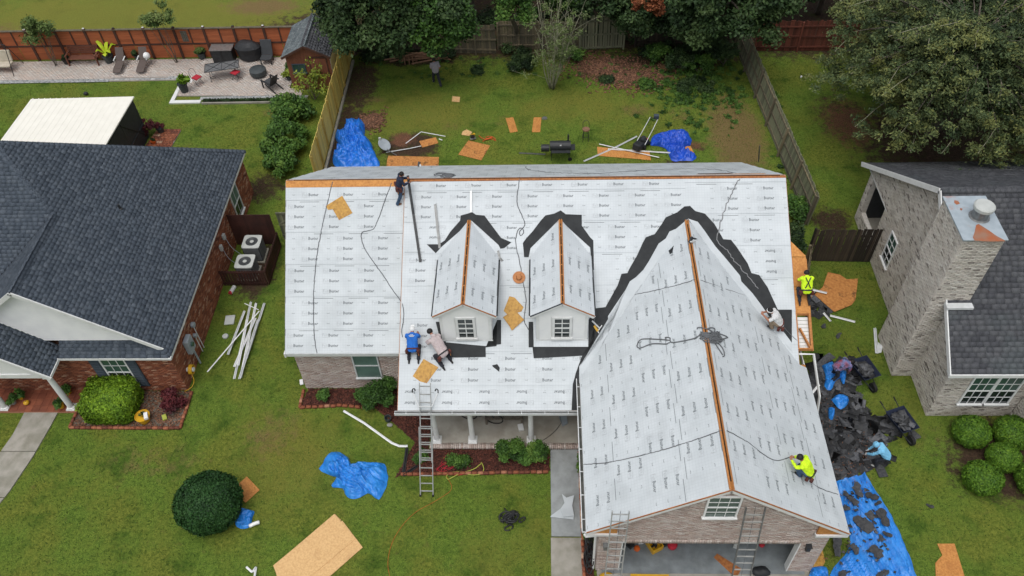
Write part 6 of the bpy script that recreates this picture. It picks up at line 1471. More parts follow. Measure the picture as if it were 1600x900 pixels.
J_walk = dict(pelvis=(0, 0, .90), chest=(0, .05, 1.27), neck=(0, .09, 1.42), head=(0, .13, 1.56), look=(0, 1, -.4), sl=(-.19, .06, 1.37), sr=(.19, .06, 1.37), el=(-.24, .10, 1.10), er=(.25, -.05, 1.10), hl=(-.14, .26, .98), hr=(.20, .12, .92),
    pl=(-.09, 0, .88), pr=(.09, 0, .88), kl=(-.12, .20, .48), kr=(.12, -.02, .47), al=(-.12, .25, .09), ar=(.13, -.34, .12), tl=(-.13, .40, .04), tr=(.14, -.22, .05))
J_sit = dict(pelvis=(0, 0, .17), chest=(0, .12, .52), neck=(0, .16, .68), head=(0, .20, .83), look=(0, .9, -.5), sl=(-.19, .14, .63), sr=(.19, .14, .63), el=(-.24, .30, .42), er=(.24, .30, .42), hl=(-.06, .52, .50), hr=(.05, .46, .44),
    pl=(-.10, 0, .16), pr=(.10, 0, .16), kl=(-.20, .42, .36), kr=(.22, .34, .34), al=(-.16, .55, .08), ar=(.22, .12, .09), tl=(-.16, .70, .05), tr=(.24, .28, .05))
J_crouch = dict(pelvis=(0, -.15, .36), chest=(0, .10, .68), neck=(0, .22, .80), head=(0, .33, .91), look=(0, .9, -.5), sl=(-.19, .16, .74), sr=(.19, .16, .74), el=(-.24, .32, .50), er=(.24, .32, .50), hl=(-.05, .54, .58), hr=(.08, .50, .50),
    pl=(-.10, -.15, .34), pr=(.10, -.15, .34), kl=(-.19, .27, .42), kr=(.18, .22, .12), al=(-.17, .12, .09), ar=(.16, -.20, .10), tl=(-.18, .28, .05), tr=(.17, -.08, .05))
J_bend = dict(pelvis=(0, -.10, .82), chest=(0, .26, .98), neck=(0, .43, .98), head=(0, .57, .93), look=(0, .35, -.95), sl=(-.19, .36, .98), sr=(.19, .36, .98), el=(-.20, .42, .68), er=(.20, .42, .68), hl=(-.12, .50, .40), hr=(.14, .48, .42),
    pl=(-.10, -.10, .80), pr=(.10, -.10, .80), kl=(-.16, .10, .46), kr=(.16, -.02, .44), al=(-.17, .0, .08), ar=(.17, -.30, .10), tl=(-.18, .17, .04), tr=(.19, -.13, .05))
def J_stand(lean=.1, knee=.1):
    return dict(pelvis=(0, 0, .86), chest=(0, lean+.03, 1.22), neck=(0, lean+.06, 1.37), head=(0, lean+.12, 1.50), look=(0, .9, -.4), sl=(-.19, lean+.04, 1.32), sr=(.19, lean+.04, 1.32), el=(-.24, lean+.14, 1.06), er=(.24, lean+.14, 1.06), hl=(-.08, lean+.36, 1.15), hr=(.07, lean+.38, 1.00),
      pl=(-.10, 0, .84), pr=(.10, 0, .84), kl=(-.14, .14, .45), kr=(.14, .02, .44), al=(-.15, .05, .08), ar=(.14, -.18, .09), tl=(-.16, .22, .04), tr=(.15, -.01, .04))
slL = lambda x, y: (ZR-ZE)/YR*y
slM = lambda x, y: SC*y
slGR = lambda x, y: -GS*x
RW = 'roofers at work on the house'
h = lambda deg: R(deg)
# headings: 0 faces +y (away from the street), 90 faces -x (left)
p_, _ = cast(626, 313); person('roofer in navy top and jeans holding a black drip edge at the ridge', p_, h(-75), J_stand(.12), (c_navy, c_jean, boot), RW, ('hair', 'belt_red'), slope=slL, scale=.84)
p_, _ = cast(647, 552); person('roofer in blue t-shirt and white cap kneeling, back to the street', p_, h(0), J_kneel(.5, .6, look=(0, .9, -.5)), (c_blue, c_dark, bootd), RW, ('white_cap', 'belt_red', 'back_print'), slope=slM, scale=.95, sleeves='short')
p_, _ = cast(692, 560); person('roofer in beige hoodie and black beanie bending beside the left dormer', p_, h(38), J_kneel(.72, .75, look=(0, .7, -.7)), (c_beige, c_dark, bootd), RW, ('beanie', 'belt', 'hood_down'), slope=slM, scale=.98)
p_, _ = cast(1210, 512); person('roofer in white t-shirt and headband crouching on the garage valley, pulling a rope', p_, h(80), J_crouch, (c_white, c_khaki, bootd), RW, ('headband', 'belt_red'), slope=slGR, scale=.98, sleeves='short')
p_, _ = cast(1254, 448); p_ = pc(11.1, 1.05); person('roofer in neon yellow shirt with black harness kneeling on the plywood rake', p_, h(0), J_kneel(.45, .5, look=(0, .9, -.5)), (c_neon, c_dark, bootd), RW, ('beanie', 'belt', 'harness'), slope=slM, scale=.92)
p_, _ = cast(1256, 744); person('roofer in neon yellow shirt crouching alone low on the garage roof with a rope', p_, h(62), J_crouch, (c_neon, c_jean, bootd), RW, ('hair', 'belt'), slope=slGR, scale=.98)
p_ = at(1302, 592); person('worker in patterned red and blue shirt bending over the debris beside the wheelbarrow', p_, h(-72), J_bend, (c_multi, c_dark, bootd), 'workers clearing debris on the ground', ('beanie',), scale=.97, sleeves='short')
J_stoop = dict(pelvis=(0, -.16, .66), chest=(0, .12, .96), neck=(0, .27, 1.06), head=(0, .40, 1.15), look=(0, .8, -.6), sl=(-.19, .20, 1.02), sr=(.19, .20, 1.02), el=(-.22, .38, .76), er=(.22, .38, .76), hl=(-.10, .55, .52), hr=(.12, .52, .50),
    pl=(-.10, -.16, .64), pr=(.10, -.16, .64), kl=(-.18, .14, .42), kr=(.17, .06, .40), al=(-.20, .06, .08), ar=(.20, -.24, .10), tl=(-.21, .23, .04), tr=(.22, -.07, .05))
p_ = at(1372, 724); person('worker in sky blue hoodie stooping over torn shingles by the second wheelbarrow', p_, h(66), J_stoop, (c_sky, c_dark, shoe_l), 'workers clearing debris on the ground', ('hood',), scale=.94, gloves=c_white)
p_ = at(683, 132); person('man in grey t-shirt and black trousers walking across the back lawn', p_, h(20), J_walk, (c_grey, c_dark, shoe_l), None, ('hair',), scale=.98, sleeves='short')

# ================================================================== THINGS ON THE ROOF
ROPES = 'safety ropes on the roof'
def pxv(pts, off=.0): return [cast(x, y, off)[0] for x, y in pts]
rope_px('rope', [(520, 284), (510, 325), (500, 372), (493, 420), (490, 470), (491, 515), (494, 546), (497, 553)], 'rope running straight down the left wing from ridge to eave', 'rope', ropem, .016, ROPES)
rope_px('rope', [(612, 286), (602, 312), (592, 340), (583, 358), (566, 363), (566, 378), (573, 394), (588, 415), (602, 435), (617, 458), (629, 475), (631, 495), (628, 515), (629, 527)], 'kinked rope beside the roof step, second from the left', 'rope', ropem, .016, ROPES)
rope_px('rope', [(812, 278), (809, 300), (808, 318), (816, 338), (820, 352), (812, 362), (813, 368), (818, 364), (816, 357), (809, 360), (806, 380), (812, 410), (817, 440), (822, 470), (819, 500), (826, 515)], 'rope looping between the two dormers past the straw hat', 'rope', ropem, .016, ROPES)
rope_px('rope', [(1155, 279), (1142, 305), (1132, 330), (1124, 355), (1121, 378), (1136, 392), (1150, 411), (1168, 432), (1184, 452)], 'rope hanging over the right valley membrane', 'rope', rope_l, .018, ROPES, .05)
rope_px('rope', [(822, 260), (826, 266), (860, 270), (930, 272), (990, 268), (1060, 265), (1120, 266), (1150, 272)], 'long rope lying along the back slope behind the ridge', 'rope', ropem, .015, ROPES)
rope_px('rope', [(990, 461), (1020, 455), (1055, 447), (1088, 437)], 'short taut rope on the upper left slope of the garage roof', 'rope', ropem, .014, ROPES)
rope_px('rope', [(1092, 437), (1120, 447), (1155, 459), (1193, 474)], 'thin taut line from the garage ridge to the white shirted roofer', 'rope', ropem, .009, ROPES)
rope_px('rope', [(912, 726), (950, 723), (990, 715), (1030, 705), (1070, 693), (1100, 683), (1128, 673)], 'rope sagging across the lower left slope of the garage roof', 'rope', ropem, .015, ROPES)
rope_px('rope', [(1134, 673), (1150, 681), (1170, 693), (1192, 710), (1212, 720), (1236, 714)], 'rope from the garage ridge to the lone neon roofer', 'rope', ropem, .015, ROPES)
rope_px('rope', [(1260, 748), (1270, 757), (1290, 767), (1308, 773)], 'rope tail below the lone neon roofer reaching the eave', 'rope', ropem, .014, ROPES)
rope_px('rope', [(1218, 503), (1232, 520), (1246, 533), (1258, 545)], 'rope tail from the white shirted roofer to the eave', 'rope', ropem, .013, ROPES)
b = MB(); pts = []
for q in ([(996, 541), (1003, 531), (1030, 531), (1048, 533), (1043, 538), (1020, 538), (1000, 545), (996, 541)], [(1043, 533), (1040, 528), (1048, 529), (1050, 536), (1080, 531), (1092, 526), (1100, 519)], [(1128, 555), (1118, 540), (1110, 528), (1118, 534), (1128, 545), (1131, 556), (1128, 558)], [(1110, 519), (1125, 523), (1136, 528), (1128, 530)]):
    q2 = [(v.x, v.y) for v in smooth_path([(x, y, 0) for x, y in q], 3)]; b.tube(pxv(q2, .035), .020, 6)
random.seed(3)
for k in range(16):
    c = (1108+random.gauss(0, 4), 526+random.gauss(0, 3)); rx, ry = random.uniform(6, 15), random.uniform(3, 7); ph = random.random()*6
    b.tube(pxv([(c[0]+rx*math.cos(a+ph), c[1]+ry*math.sin(a)) for a in np.linspace(0, 5.6, 16)], .03+.012*(k % 4)), .019, 5)
tag(b.build('rope_bundle', ropem, smooth=True), 'knotted bundle of grey rope straddling the garage ridge', 'rope bundle', None)
def scatter_px(name, pix, lab, cat, m, th=.014, grp=None, off=.016, lift=0): return scrap_px(name, pix, lab, cat, m, th, grp, off, True, lift)
PL = 'plywood scraps on the roof'
scatter_px('plywood_scrap', [(509, 322), (535, 306), (551, 333), (530, 344), (520, 327), (513, 328)], 'notched yellow plywood scrap near the ridge on the left wing', 'plywood', osb_wet, grp=PL)
scatter_px('plywood_scrap', [(662, 561), (685, 574), (667, 599), (656, 596), (645, 588)], 'yellow plywood square below the kneeling roofers', 'plywood', osb_wet, grp=PL)
scatter_px('plywood_scrap', [(787, 486), (796, 463), (804, 465), (818, 480), (815, 487), (800, 491), (794, 493)], 'upper round cornered plywood scrap between the dormers', 'plywood', osb_wet, grp=PL)
scatter_px('plywood_scrap', [(786, 496), (804, 484), (819, 500), (800, 517), (796, 510)], 'lower plywood scrap between the dormers, leaning on the upper one', 'plywood', osb_wet, grp=PL, lift=.03)
scatter_px('membrane_scrap', [(769, 571), (777, 569), (781, 575), (780, 581), (775, 577), (770, 573)], 'small torn black scrap on the white sheet above the porch', 'scrap', membrane, .006)
scatter_px('membrane_scrap', [(1045, 392), (1049, 389), (1053, 384), (1051, 395), (1047, 398)], 'tiny black scrap on the garage slope near the apex', 'scrap', membrane, .006)
# straw hat
p_, n_ = cast(811, 434, .045); q_ = n_.to_track_quat('Z', 'Y').to_matrix(); b = MB(); b.lathe([(.23, .02), (.15, .0), (.10, .005), (.095, .07), (.06, .095), (0, .10)], (0, 0, 0), 22); b.v = [tuple(p_+q_@Vector(v)) for v in b.v]
hat = b.build('straw_hat', straw, smooth=True); tag(hat, 'round straw hat lying between the two dormers', 'hat')
b = MB(); b.tube([p_+q_@Vector((.10*math.cos(a), .10*math.sin(a), .02)) for a in np.linspace(0, 6.283, 16)], .008, 5); b.build('hat_band', leather, hat)
# drip edge lengths
def strip_px(name, pix, lab, m, w_=.09, grp='metal edge strips on the roof', lift=.03, end_up=None, cat='metal strip'):
    P = pxv(pix, lift)
    if end_up: P[0] = P[0]+Vector((0, 0, end_up))
    b = MB(); 
    for i in range(len(P)-1): b.bar(P[i], P[i+1], w_, .012, up=(0, -.4, 1)); b.bar(P[i]+Vector((w_/2, 0, .02)), P[i+1]+Vector((w_/2, 0, .02)), .012, .05, up=(0, -.4, 1))
    return tag(b.build(name, m), lab, cat, grp)
strip_px('drip_edge_strip', [(640, 292), (646, 335), (657, 410)], 'black metal drip edge propped up by the ridge roofer', blackm, .09, end_up=.55)
strip_px('drip_edge_strip', [(673, 262), (680, 320), (687, 388)], 'long grey metal strip crossing the ridge above the left dormer', metal_g, .085)
strip_px('drip_edge_strip', [(736, 279), (736, 305), (736, 332)], 'short white metal strip between ridge and left dormer apex', whitev, .07)
strip_px('drip_edge_strip', [(778, 392), (781, 404), (785, 408)], 'short grey strip beside the left dormer', metal_g, .07)
# nail guns
def nail_gun(px, py, lab, body, ang=0.6):
    p, n = cast(px, py, .04); t = thing('nail_gun', lab, 'nail gun', p); ca, sa = math.cos(ang), math.sin(ang)
    u = Vector((ca, sa, SC*sa)).normalized(); v = n.cross(u)
    MB().bar(p, p+u*.24, .08, .09, up=n).build('housing', body, t, bevel=.01); MB().bar(p+u*.19, p+u*.19-v*.22, .05, .05, up=n).build('grip', blackm, t, bevel=.01); MB().bar(p+u*.02-v*.03, p+u*.10-v*.24, .035, .08, up=n).build('magazine', alum, t); MB().bar(p-u*.08, p, .03, .03, up=n).build('nose', metal, t)
nail_gun(934, 518, 'yellow nail gun resting in the valley beside the right dormer', pot_y, 2.2)
MB().bar(pxv([(925, 502)], .08)[0], pxv([(937, 514)], .08)[0], .05, .03).build('metal_offcut', alum).update if False else tag(MB().bar(pxv([(925, 502)], .08)[0], pxv([(937, 514)], .08)[0], .05, .03).build('metal_offcut', alum), 'pale metal offcut beside the yellow nail gun', 'scrap')
nail_gun(1078, 380, 'dark nail gun on the garage ridge near the apex', blackm, 1.0)
nail_gun(654, 262, 'dark hammer tacker on the back slope left of the grey strip', blackm, 1.5)
b = MB(); random.seed(8)
for k in range(9):
    c = (695+random.gauss(0, 7), 274+random.gauss(0, 1.2)); b.tube(pxv([(c[0]+9*math.cos(a), c[1]+1.8*math.sin(a)) for a in np.linspace(0, 5.8, 12)], .03), .018, 5)
tag(b.build('rope_coil', ropem, smooth=True), 'flat dark rope coil just behind the ridge left of centre', 'rope')

# ================================================================== LADDERS
def ladder(lab, foot, top, w_=.42, n=12, m=ladder_m, ext=True, group='extension ladders against the house', standoff=False, dark=False):
    foot, top = Vector(foot), Vector(top); t = thing('extension_ladder', lab, 'ladder', foot, group); d = (top-foot); L = d.length; d.normalize(); sd = d.cross(Vector((0, -1, 0))).normalized(); nrm = sd.cross(d).normalized()
    if nrm.y > 0: nrm = -nrm
    rm = metal_g if dark else m
    for s in (-1, 1): MB().bar(foot+sd*s*w_/2, foot+d*L*(.62 if ext else 1)+sd*s*w_/2, .03, .075, up=nrm).build('side_rail', rm, t)
    if ext:
        for s in (-1, 1): MB().bar(foot+d*L*.30+sd*s*(w_/2-.035)-nrm*.06, top+sd*s*(w_/2-.035)-nrm*.06, .03, .07, up=nrm).build('side_rail', rm, t)
    k = .18
    while k < L-.05:
        if k < L*.62 or not ext: MB().bar(foot+d*k-sd*w_/2, foot+d*k+sd*w_/2, .032, .032).build('rung', m, t)
        if ext and k > L*.32: MB().bar(foot+d*(k+.05)-sd*(w_/2-.035)-nrm*.06, foot+d*(k+.05)+sd*(w_/2-.035)-nrm*.06, .032, .032).build('rung', m, t)
        k += .305
    for s in (-1, 1): MB().box(foot+sd*s*w_/2+Vector((0, 0, .03)), (.07, .1, .06)).build('foot_pad', rubber, t)
    if standoff:
        for s in (-1, 1):
            a = foot+d*(L*.80)+sd*s*w_/2; e = a+sd*s*.22+d*.22-nrm*.0+Vector((0, .25, .14)); MB().bar(a, e, .03, .03).build('standoff_arm', alum, t); MB().tube(smooth_path([e, e+Vector((0, .05, .1)), e+Vector((-s*.06, .08, .13)), e+Vector((-s*.10, .04, .06))], .03), .022, 6).build('rubber_hook', rubber, t)
        MB().bar(foot+d*(L*.80)-sd*w_*.5, foot+d*(L*.80)+sd*w_*.5, .03, .03).build('standoff_bar', alum, t)
    else: MB().tube([foot+d*.4+nrm*.02, top-nrm*.02], .008, 5).build('pull_rope', ropem, t)
    return t
ladder('aluminium extension ladder leaning on the porch gutter, with hooked standoff', (-2.52, -4.5, 0), (-2.42, -2.05, 3.55), .46, standoff=True)
ladder('aluminium extension ladder leaning on the left end of the garage eave', (at(950, 955, 0).x, -8.75, 0), on_wall(970, 799, (0, GY-.05, 0), (0, 1, 0)), .5, ext=False)
a = on_wall(1172, 795, (0, GW-.08, 0), (0, 1, 0)); a = on_wall(1181, 793, (0, GW-.12, 0), (0, 1, 0)); ladder('dark railed ladder standing against the garage gable right of the window', (at(1143, 955, 0).x, -8.75, 0), a, .56, ext=False, dark=True)

# ================================================================== TARPS AND DEBRIS
def ridged(x, y, seed, f=1.0):
    a = 0; amp = .5
    for o in range(4):
        n_ = noise.noise(Vector((x*f+seed, y*f*1.0, seed*1.7+o*3))); a += amp*(1-abs(n_)*2.2); amp *= .55; f *= 2.1
    return a
def cloth_blob(name, label, cat, pix, m, H=.30, seed=1, group=None, f=1.3, parent=None, rings=44, spokes=190, base=.02, aniso=(1, 1, 0)):
    """crumpled sheet thrown on the ground: its outline from ground points, its body heaped in sharp folds"""
    P = [at(x, y) for x, y in pix]; c = sum(P, Vector())/len(P); Q = smooth_path(P+[P[0]], .15); L = [0]
    for i in range(1, len(Q)): L.append(L[-1]+(Q[i]-Q[i-1]).length)
    def edge(t):
        s = t*L[-1]
        for i in range(1, len(Q)):
            if L[i] >= s: return Q[i-1].lerp(Q[i], (s-L[i-1])/max(1e-6, L[i]-L[i-1]))
        return Q[-1]
    E_ = [edge(k/spokes) for k in range(spokes)]; vs = []; fs = []; ca, sa = math.cos(aniso[2]), math.sin(aniso[2])
    for i in range(rings+1):
        r_ = i/rings
        for k in range(spokes):
            e = E_[k]; wob = 1+.05*noise.noise(Vector((e.x*3, e.y*3, seed)))*r_; p = c.lerp(e, r_*wob)
            u, v = (p.x*ca+p.y*sa)*aniso[0], (-p.x*sa+p.y*ca)*aniso[1]
            u += .35*noise.noise(Vector((p.x*1.2, p.y*1.2, seed+9))); v += .35*noise.noise(Vector((p.x*1.2+7, p.y*1.2, seed+4)))
            hgt = H*(1-r_**5)*(.22+1.0*max(0, ridged(u, v, seed, f))**1.3); d = noise.noise_vector(Vector((p.x*5, p.y*5, seed)))*.05*(1-r_)
            vs.append((p.x+d.x, p.y+d.y, base+max(0.004, hgt)))
    for i in range(rings):
        for k in range(spokes): fs.append((i*spokes+k, i*spokes+(k+1) % spokes, (i+1)*spokes+(k+1) % spokes, (i+1)*spokes+k))
    o = MB().add(vs, fs).build(name, m, parent, smooth=True)
    if label: tag(o, label, cat, group)
    return o
cloth_blob('blue_tarp', 'crumpled blue tarp heap on the dirt beside the pine fence', 'tarp', [(541, 187), (558, 186), (570, 192), (570, 212), (578, 222), (588, 245), (592, 262), (560, 268), (530, 262), (521, 257), (521, 243), (530, 240), (530, 228), (524, 215), (527, 207), (538, 203)], tarp_b, .60, 3, f=1.9)
cloth_blob('blue_tarp', 'deep blue tarp heap beside the lawn mower in the back yard', 'tarp', [(1016, 222), (1022, 212), (1035, 208), (1050, 204), (1070, 204), (1080, 218), (1078, 228), (1068, 232), (1088, 245), (1082, 252), (1068, 251), (1050, 252), (1042, 235), (1030, 229), (1018, 228)], tarp_d, .34, 5, f=2.4)
cloth_blob('blue_tarp', 'bright blue tarp lying crumpled on the front lawn', 'tarp', [(499, 733), (507, 717), (518, 707), (532, 708), (545, 716), (549, 726), (562, 722), (580, 723), (600, 726), (606, 745), (601, 765), (592, 781), (582, 775), (574, 771), (563, 778), (548, 780), (539, 772), (536, 763), (520, 762), (520, 755), (531, 748), (518, 744), (505, 738)], tarp_p, .36, 8, f=1.9, aniso=(.5, 1.5, -.6))
cloth_blob('blue_tarp', 'small blue tarp bundle beside the round bush', 'tarp', [(378, 794), (390, 797), (398, 800), (395, 808), (392, 822), (382, 827), (371, 824), (367, 815), (374, 806)], tarp_p, .22, 9, f=2.4, rings=26, spokes=90)
b = MB(); b.tube(smooth_path([at(390, 822, .1), at(398, 818, .14), at(405, 816, .1)], .05), [.07]*0 or .07, 8); o = b.build('plastic_bag', whitev, smooth=True); tag(o, 'small clear plastic bag beside the small blue tarp', 'bag')
# large tarp: folded drape between four sides
bigL = [at(1304, 755), at(1312, 790), at(1328, 850), at(1298, 895), at(1280, 960)]; bigR = [at(1352, 741), at(1370, 770), at(1392, 805), at(1415, 855), at(1440, 920), at(1470, 980)]
A_ = smooth_path(bigL, .1); B_ = smooth_path(bigR, .1); nu, nv_ = 130, 210; vs = []; fs = []
for j in range(nv_+1):
    a = A_[min(len(A_)-1, int(j/nv_*(len(A_)-1)))]; c = B_[min(len(B_)-1, int(j/nv_*(len(B_)-1)))]
    for i in range(nu+1):
        t_ = i/nu; p = a.lerp(c, t_); q = noise.noise(Vector((p.x*.8, p.y*.35, 2)))*.8
        hgt = .012+.20*max(0, ridged(p.x*3.6+q+p.y*1.1, p.y*.6, 5, 1.0))+.08*max(0, noise.noise(Vector((p.x*1.7+p.y*.7, p.y*.35, 9))))+.10*math.exp(-((t_-.93)/.05)**2)*(.4+.6*abs(noise.noise(Vector((p.y*1.5, 2, 2)))))
        edge_ = min(1, min(t_, 1-t_)*12); vs.append((p.x+.05*noise.noise(Vector((p.y*3, i*.3, 1))), p.y+.03*noise.noise(Vector((p.x*4, 0, 5))), .012+hgt*edge_))
for j in range(nv_):
    for i in range(nu): k = j*(nu+1)+i; fs.append((k, k+1, k+nu+2, k+nu+1))
o = MB().add(vs, fs).build('blue_tarp', tarp_p, smooth=True); tag(o, 'long spread blue tarp with torn shingles on it, right of the garage', 'tarp')
for i, (px_, lab) in enumerate([([(1283, 574), (1300, 567), (1303, 586), (1318, 589), (1306, 596), (1297, 612), (1287, 606), (1289, 590)], 'blue tarp patch under the bending worker by the white downspout'), ([(1310, 583), (1321, 582), (1318, 602), (1313, 597)], 'narrow blue tarp strip left of the first wheelbarrow'),
        ([(1297, 627), (1310, 618), (1324, 622), (1323, 634), (1313, 642), (1305, 636)], 'blue tarp corner showing between torn shingle heaps'), ([(1293, 640), (1303, 641), (1300, 658), (1294, 655)], 'small blue tarp sliver beside the garage eave'), ([(1267, 888), (1290, 888), (1290, 915), (1262, 915)], 'blue tarp fold at the bottom edge beside the garage corner')]):
    cloth_blob('blue_tarp', lab, 'tarp', px_, tarp_p, .20, 20+i, 'blue tarp pieces among the torn shingles', f=2.2, rings=20, spokes=80, base=.10)
# torn shingles, individually large ones and an uncountable heap
def torn_piece(px, py, rpx, lab, seed, grp='torn shingle pieces', cat='shingle', z=.06, asp=.8, tagit=True):
    c = at(px, py, z); r0 = rpx/42; rr = random.Random(seed); n = 18; ph = rr.random()*6; an = rr.random()*3; P = []; ca, sa = math.cos(an), math.sin(an); wa = rr.uniform(.05, .4); asp2 = rr.uniform(.5, 1.0)
    for k in range(n):
        a = 2*math.pi*k/n; r_ = r0*(1+wa*math.sin(2*a+ph)+.12*math.sin(3*a+ph*3)+rr.uniform(-.2, .2)); x, y = r_*math.cos(a), r_*math.sin(a)*asp2; P.append(Vector((c.x+x*ca-y*sa, c.y+x*sa+y*ca, z+rr.uniform(0, .03))))
    o = MB(); o.add([c+Vector((0, 0, .03))]+P+[p-Vector((0, 0, .012)) for p in P], [(0, k+1, (k+1) % n+1) for k in range(n)]+[(k+1, k+1+n, (k+1) % n+1+n, (k+1) % n+1) for k in range(n)])
    o = o.build('torn_shingle', torn, tint=.15+.4*rr.random())
    if tagit: tag(o, lab, cat, grp)
    return o
TS = [(1340, 765, 12, 'black torn shingle at the top of the big tarp'), (1362, 775, 10, 'long torn shingle folded over the right edge of the big tarp near its top'), (1322, 772, 6, 'small torn shingle at the upper left edge of the big tarp'), (1334, 783, 9, 'torn shingle in the upper middle of the big tarp'), (1322, 794, 8, 'torn shingle beside the garage eave on the big tarp'),
      (1349, 818, 15, 'wide round torn shingle in the middle of the big tarp'), (1360, 805, 9, 'torn shingle touching the wide round one from above'), (1380, 808, 14, 'tall torn shingle along the right side of the big tarp middle'), (1386, 835, 7, 'small torn shingle below the tall one near the tarp right edge'), (1308, 852, 17, 'largest torn shingle at the left of the big tarp beside the garage corner'),
      (1336, 857, 10, 'torn shingle in the centre of the lower big tarp'), (1370, 862, 13, 'split torn shingle right of centre on the lower big tarp'), (1377, 841, 6, 'little torn shingle above the split one'), (1327, 822, 6, 'little torn shingle at the roof corner on the big tarp'), (1380, 896, 10, 'torn shingle cut by the bottom edge of the picture'), (1316, 897, 9, 'torn shingle at the bottom edge beside the garage'), (1314, 880, 4, 'tiny torn shingle on the lower left big tarp'), (1372, 786, 7, 'torn shingle on the right upper fold of the big tarp')]
for i, (x, y, r_, lab) in enumerate(TS): torn_piece(x, y, r_*.8, lab, 100+i, z=.19)
GS2 = [(1310, 524, 7, 'round black shingle alone on the grass between the houses'), (1287, 510, 6, 'small dark shingle on the grass near the white pipes'), (1427, 680, 12, 'long black shingle piece right of the light blue worker'), (1454, 791, 5, 'lone small shingle in the middle of the right lawn'), (1377, 735, 5, 'small shingle scrap below the light blue worker'), (1296, 483, 9, 'black felt piece on the stained plywood')]
for i, (x, y, r_, lab) in enumerate(GS2): torn_piece(x, y, r_, lab, 200+i, z=.03)
random.seed(31); C = []; H = []; A = []
zones = [(1290, 600, 28, 22), (1310, 640, 36, 34), (1330, 690, 52, 32), (1310, 720, 38, 26), (1300, 655, 20, 30), (1395, 665, 16, 12), (1352, 668, 22, 14), (1360, 710, 26, 18), (1275, 480, 16, 10), (1262, 470, 10, 18), (1325, 590, 14, 26), (1285, 570, 9, 10)]
for (x, y, rx, ry) in zones:
    for k in range(int(rx*ry/13)):
        a, q = random.random()*6.28, math.sqrt(random.random()); c = at(x+rx*q*math.cos(a), y+ry*q*math.sin(a), .0); c.z = .02+random.random()*.05*(1-q)
        C.append(c); H.append((random.uniform(.12, .55), random.uniform(.10, .22), .005)); yw, p1, p2 = random.random()*6.28, random.gauss(0, .04), random.gauss(0, .04); M_ = Matrix.Rotation(yw, 3, 'Z') @ Matrix.Rotation(p1, 3, 'X') @ Matrix.Rotation(p2, 3, 'Y'); A.append([list(M_.col[0]), list(M_.col[1]), list(M_.col[2])])
me = boxes_mesh('torn_shingle_heap', C, H, np.array(A), rng.random(len(C))**1.6, jit=.012); o = link(me, 'torn_shingle_heap', None, [torn]); tag(o, 'heap of black torn off shingles along the right side of the garage', 'shingle heap', kind='stuff')
random.seed(32); C = []; H = []; A = []
for k in range(50):
    t_ = random.random(); a_ = Vector((1318, 765, 0)).lerp(Vector((1300, 895, 0)), t_); b_ = Vector((1362, 765, 0)).lerp(Vector((1415, 895, 0)), t_); q_ = a_.lerp(b_, .08+.8*random.random()); c = at(q_.x, q_.y, .20); C.append(c); H.append((random.uniform(.02, .08), random.uniform(.02, .05), .005)); M_ = Matrix.Rotation(random.random()*6, 3, 'Z') @ Matrix.Rotation(random.gauss(0, .15), 3, 'X'); A.append([list(M_.col[0]), list(M_.col[1]), list(M_.col[2])])
me = boxes_mesh('shingle_scraps', C, H, np.array(A), jit=.012); o = link(me, 'shingle_scraps', None, [torn]); tag(o, 'small black shingle scraps scattered over the long blue tarp', 'shingle scraps', kind='stuff')
random.seed(33); C = []; H = []; A = []
for k in range(230):
    x, y = random.choice([(1335, 760), (1345, 700), (1330, 820), (1310, 855), (1320, 730), (1290, 640)]); c = at(x+random.gauss(0, 16), y+random.gauss(0, 16), .12); C.append(c); H.append((random.uniform(.01, .05), .008, .006)); M_ = Matrix.Rotation(random.random()*6, 3, 'Z'); A.append([list(M_.col[0]), list(M_.col[1]), list(M_.col[2])])
me = boxes_mesh('wood_splinters', C, H, np.array(A)); o = link(me, 'wood_splinters', None, [chips_m]); tag(o, 'wood splinters and nails strewn over the tarp and shingle heap', 'splinters', kind='stuff')
# plywood on the ground
PG = 'plywood pieces on the ground'
def ply(pix, lab, m=osb, th=.014, lift=0.015, grp=PG, name='plywood_sheet'): 
    P = [at(x, y) for x, y in pix]; o = MB().prism([p+Vector((0, 0, lift+th)) for p in P], (0, 0, -th)).build(name, m); return tag(o, lab, 'plywood', grp)
ply([(427, 884), (524, 804), (533, 813), (436, 903), (430, 892)], 'pale plywood sheet lying lowest in the stack at the bottom edge', osb_pale, lift=.012)
ply([(441, 905), (535, 814), (567, 856), (500, 915)], 'upper pale plywood sheet of the pair on the front lawn', osb_pale, lift=.03)
ply([(428, 885), (523, 804), (556, 843), (470, 915), (437, 912)], 'large pale plywood sheet on the front lawn, its left edge out', osb_pale, lift=.048)
ply([(386, 745), (406, 766), (384, 786), (376, 779), (374, 768), (368, 761)], 'orange plywood scrap with a knot hole beside the round bush', osb)
ply([(1464, 850), (1491, 850), (1508, 905), (1462, 905), (1461, 880), (1472, 868)], 'orange plywood sheet with a burnt edge at the lower right', osb)
ply([(1293, 427), (1312, 431), (1322, 438), (1340, 437), (1336, 470), (1330, 478), (1303, 489), (1272, 462), (1285, 450)], 'big stained orange plywood piece on the grass right of the house', osb_rot, lift=.06)
ply([(716, 242), (732, 220), (766, 228), (752, 251)], 'square stained plywood sheet in the back yard, nearest the middle', osb_rot)
ply([(655, 221), (681, 215), (685, 224), (660, 231)], 'plywood piece on the dirt beside the satellite dish', osb_rot)
ply([(605, 250), (607, 244), (686, 246), (685, 262), (604, 262)], 'long plywood strip at the back wall below the dirt patch', osb_rot)
ply([(790, 185), (802, 184), (809, 206), (797, 208)], 'left of two small orange plywood strips on the back lawn', osb)
ply([(834, 184), (846, 184), (844, 207), (831, 207)], 'right of two small orange plywood strips on the back lawn', osb)
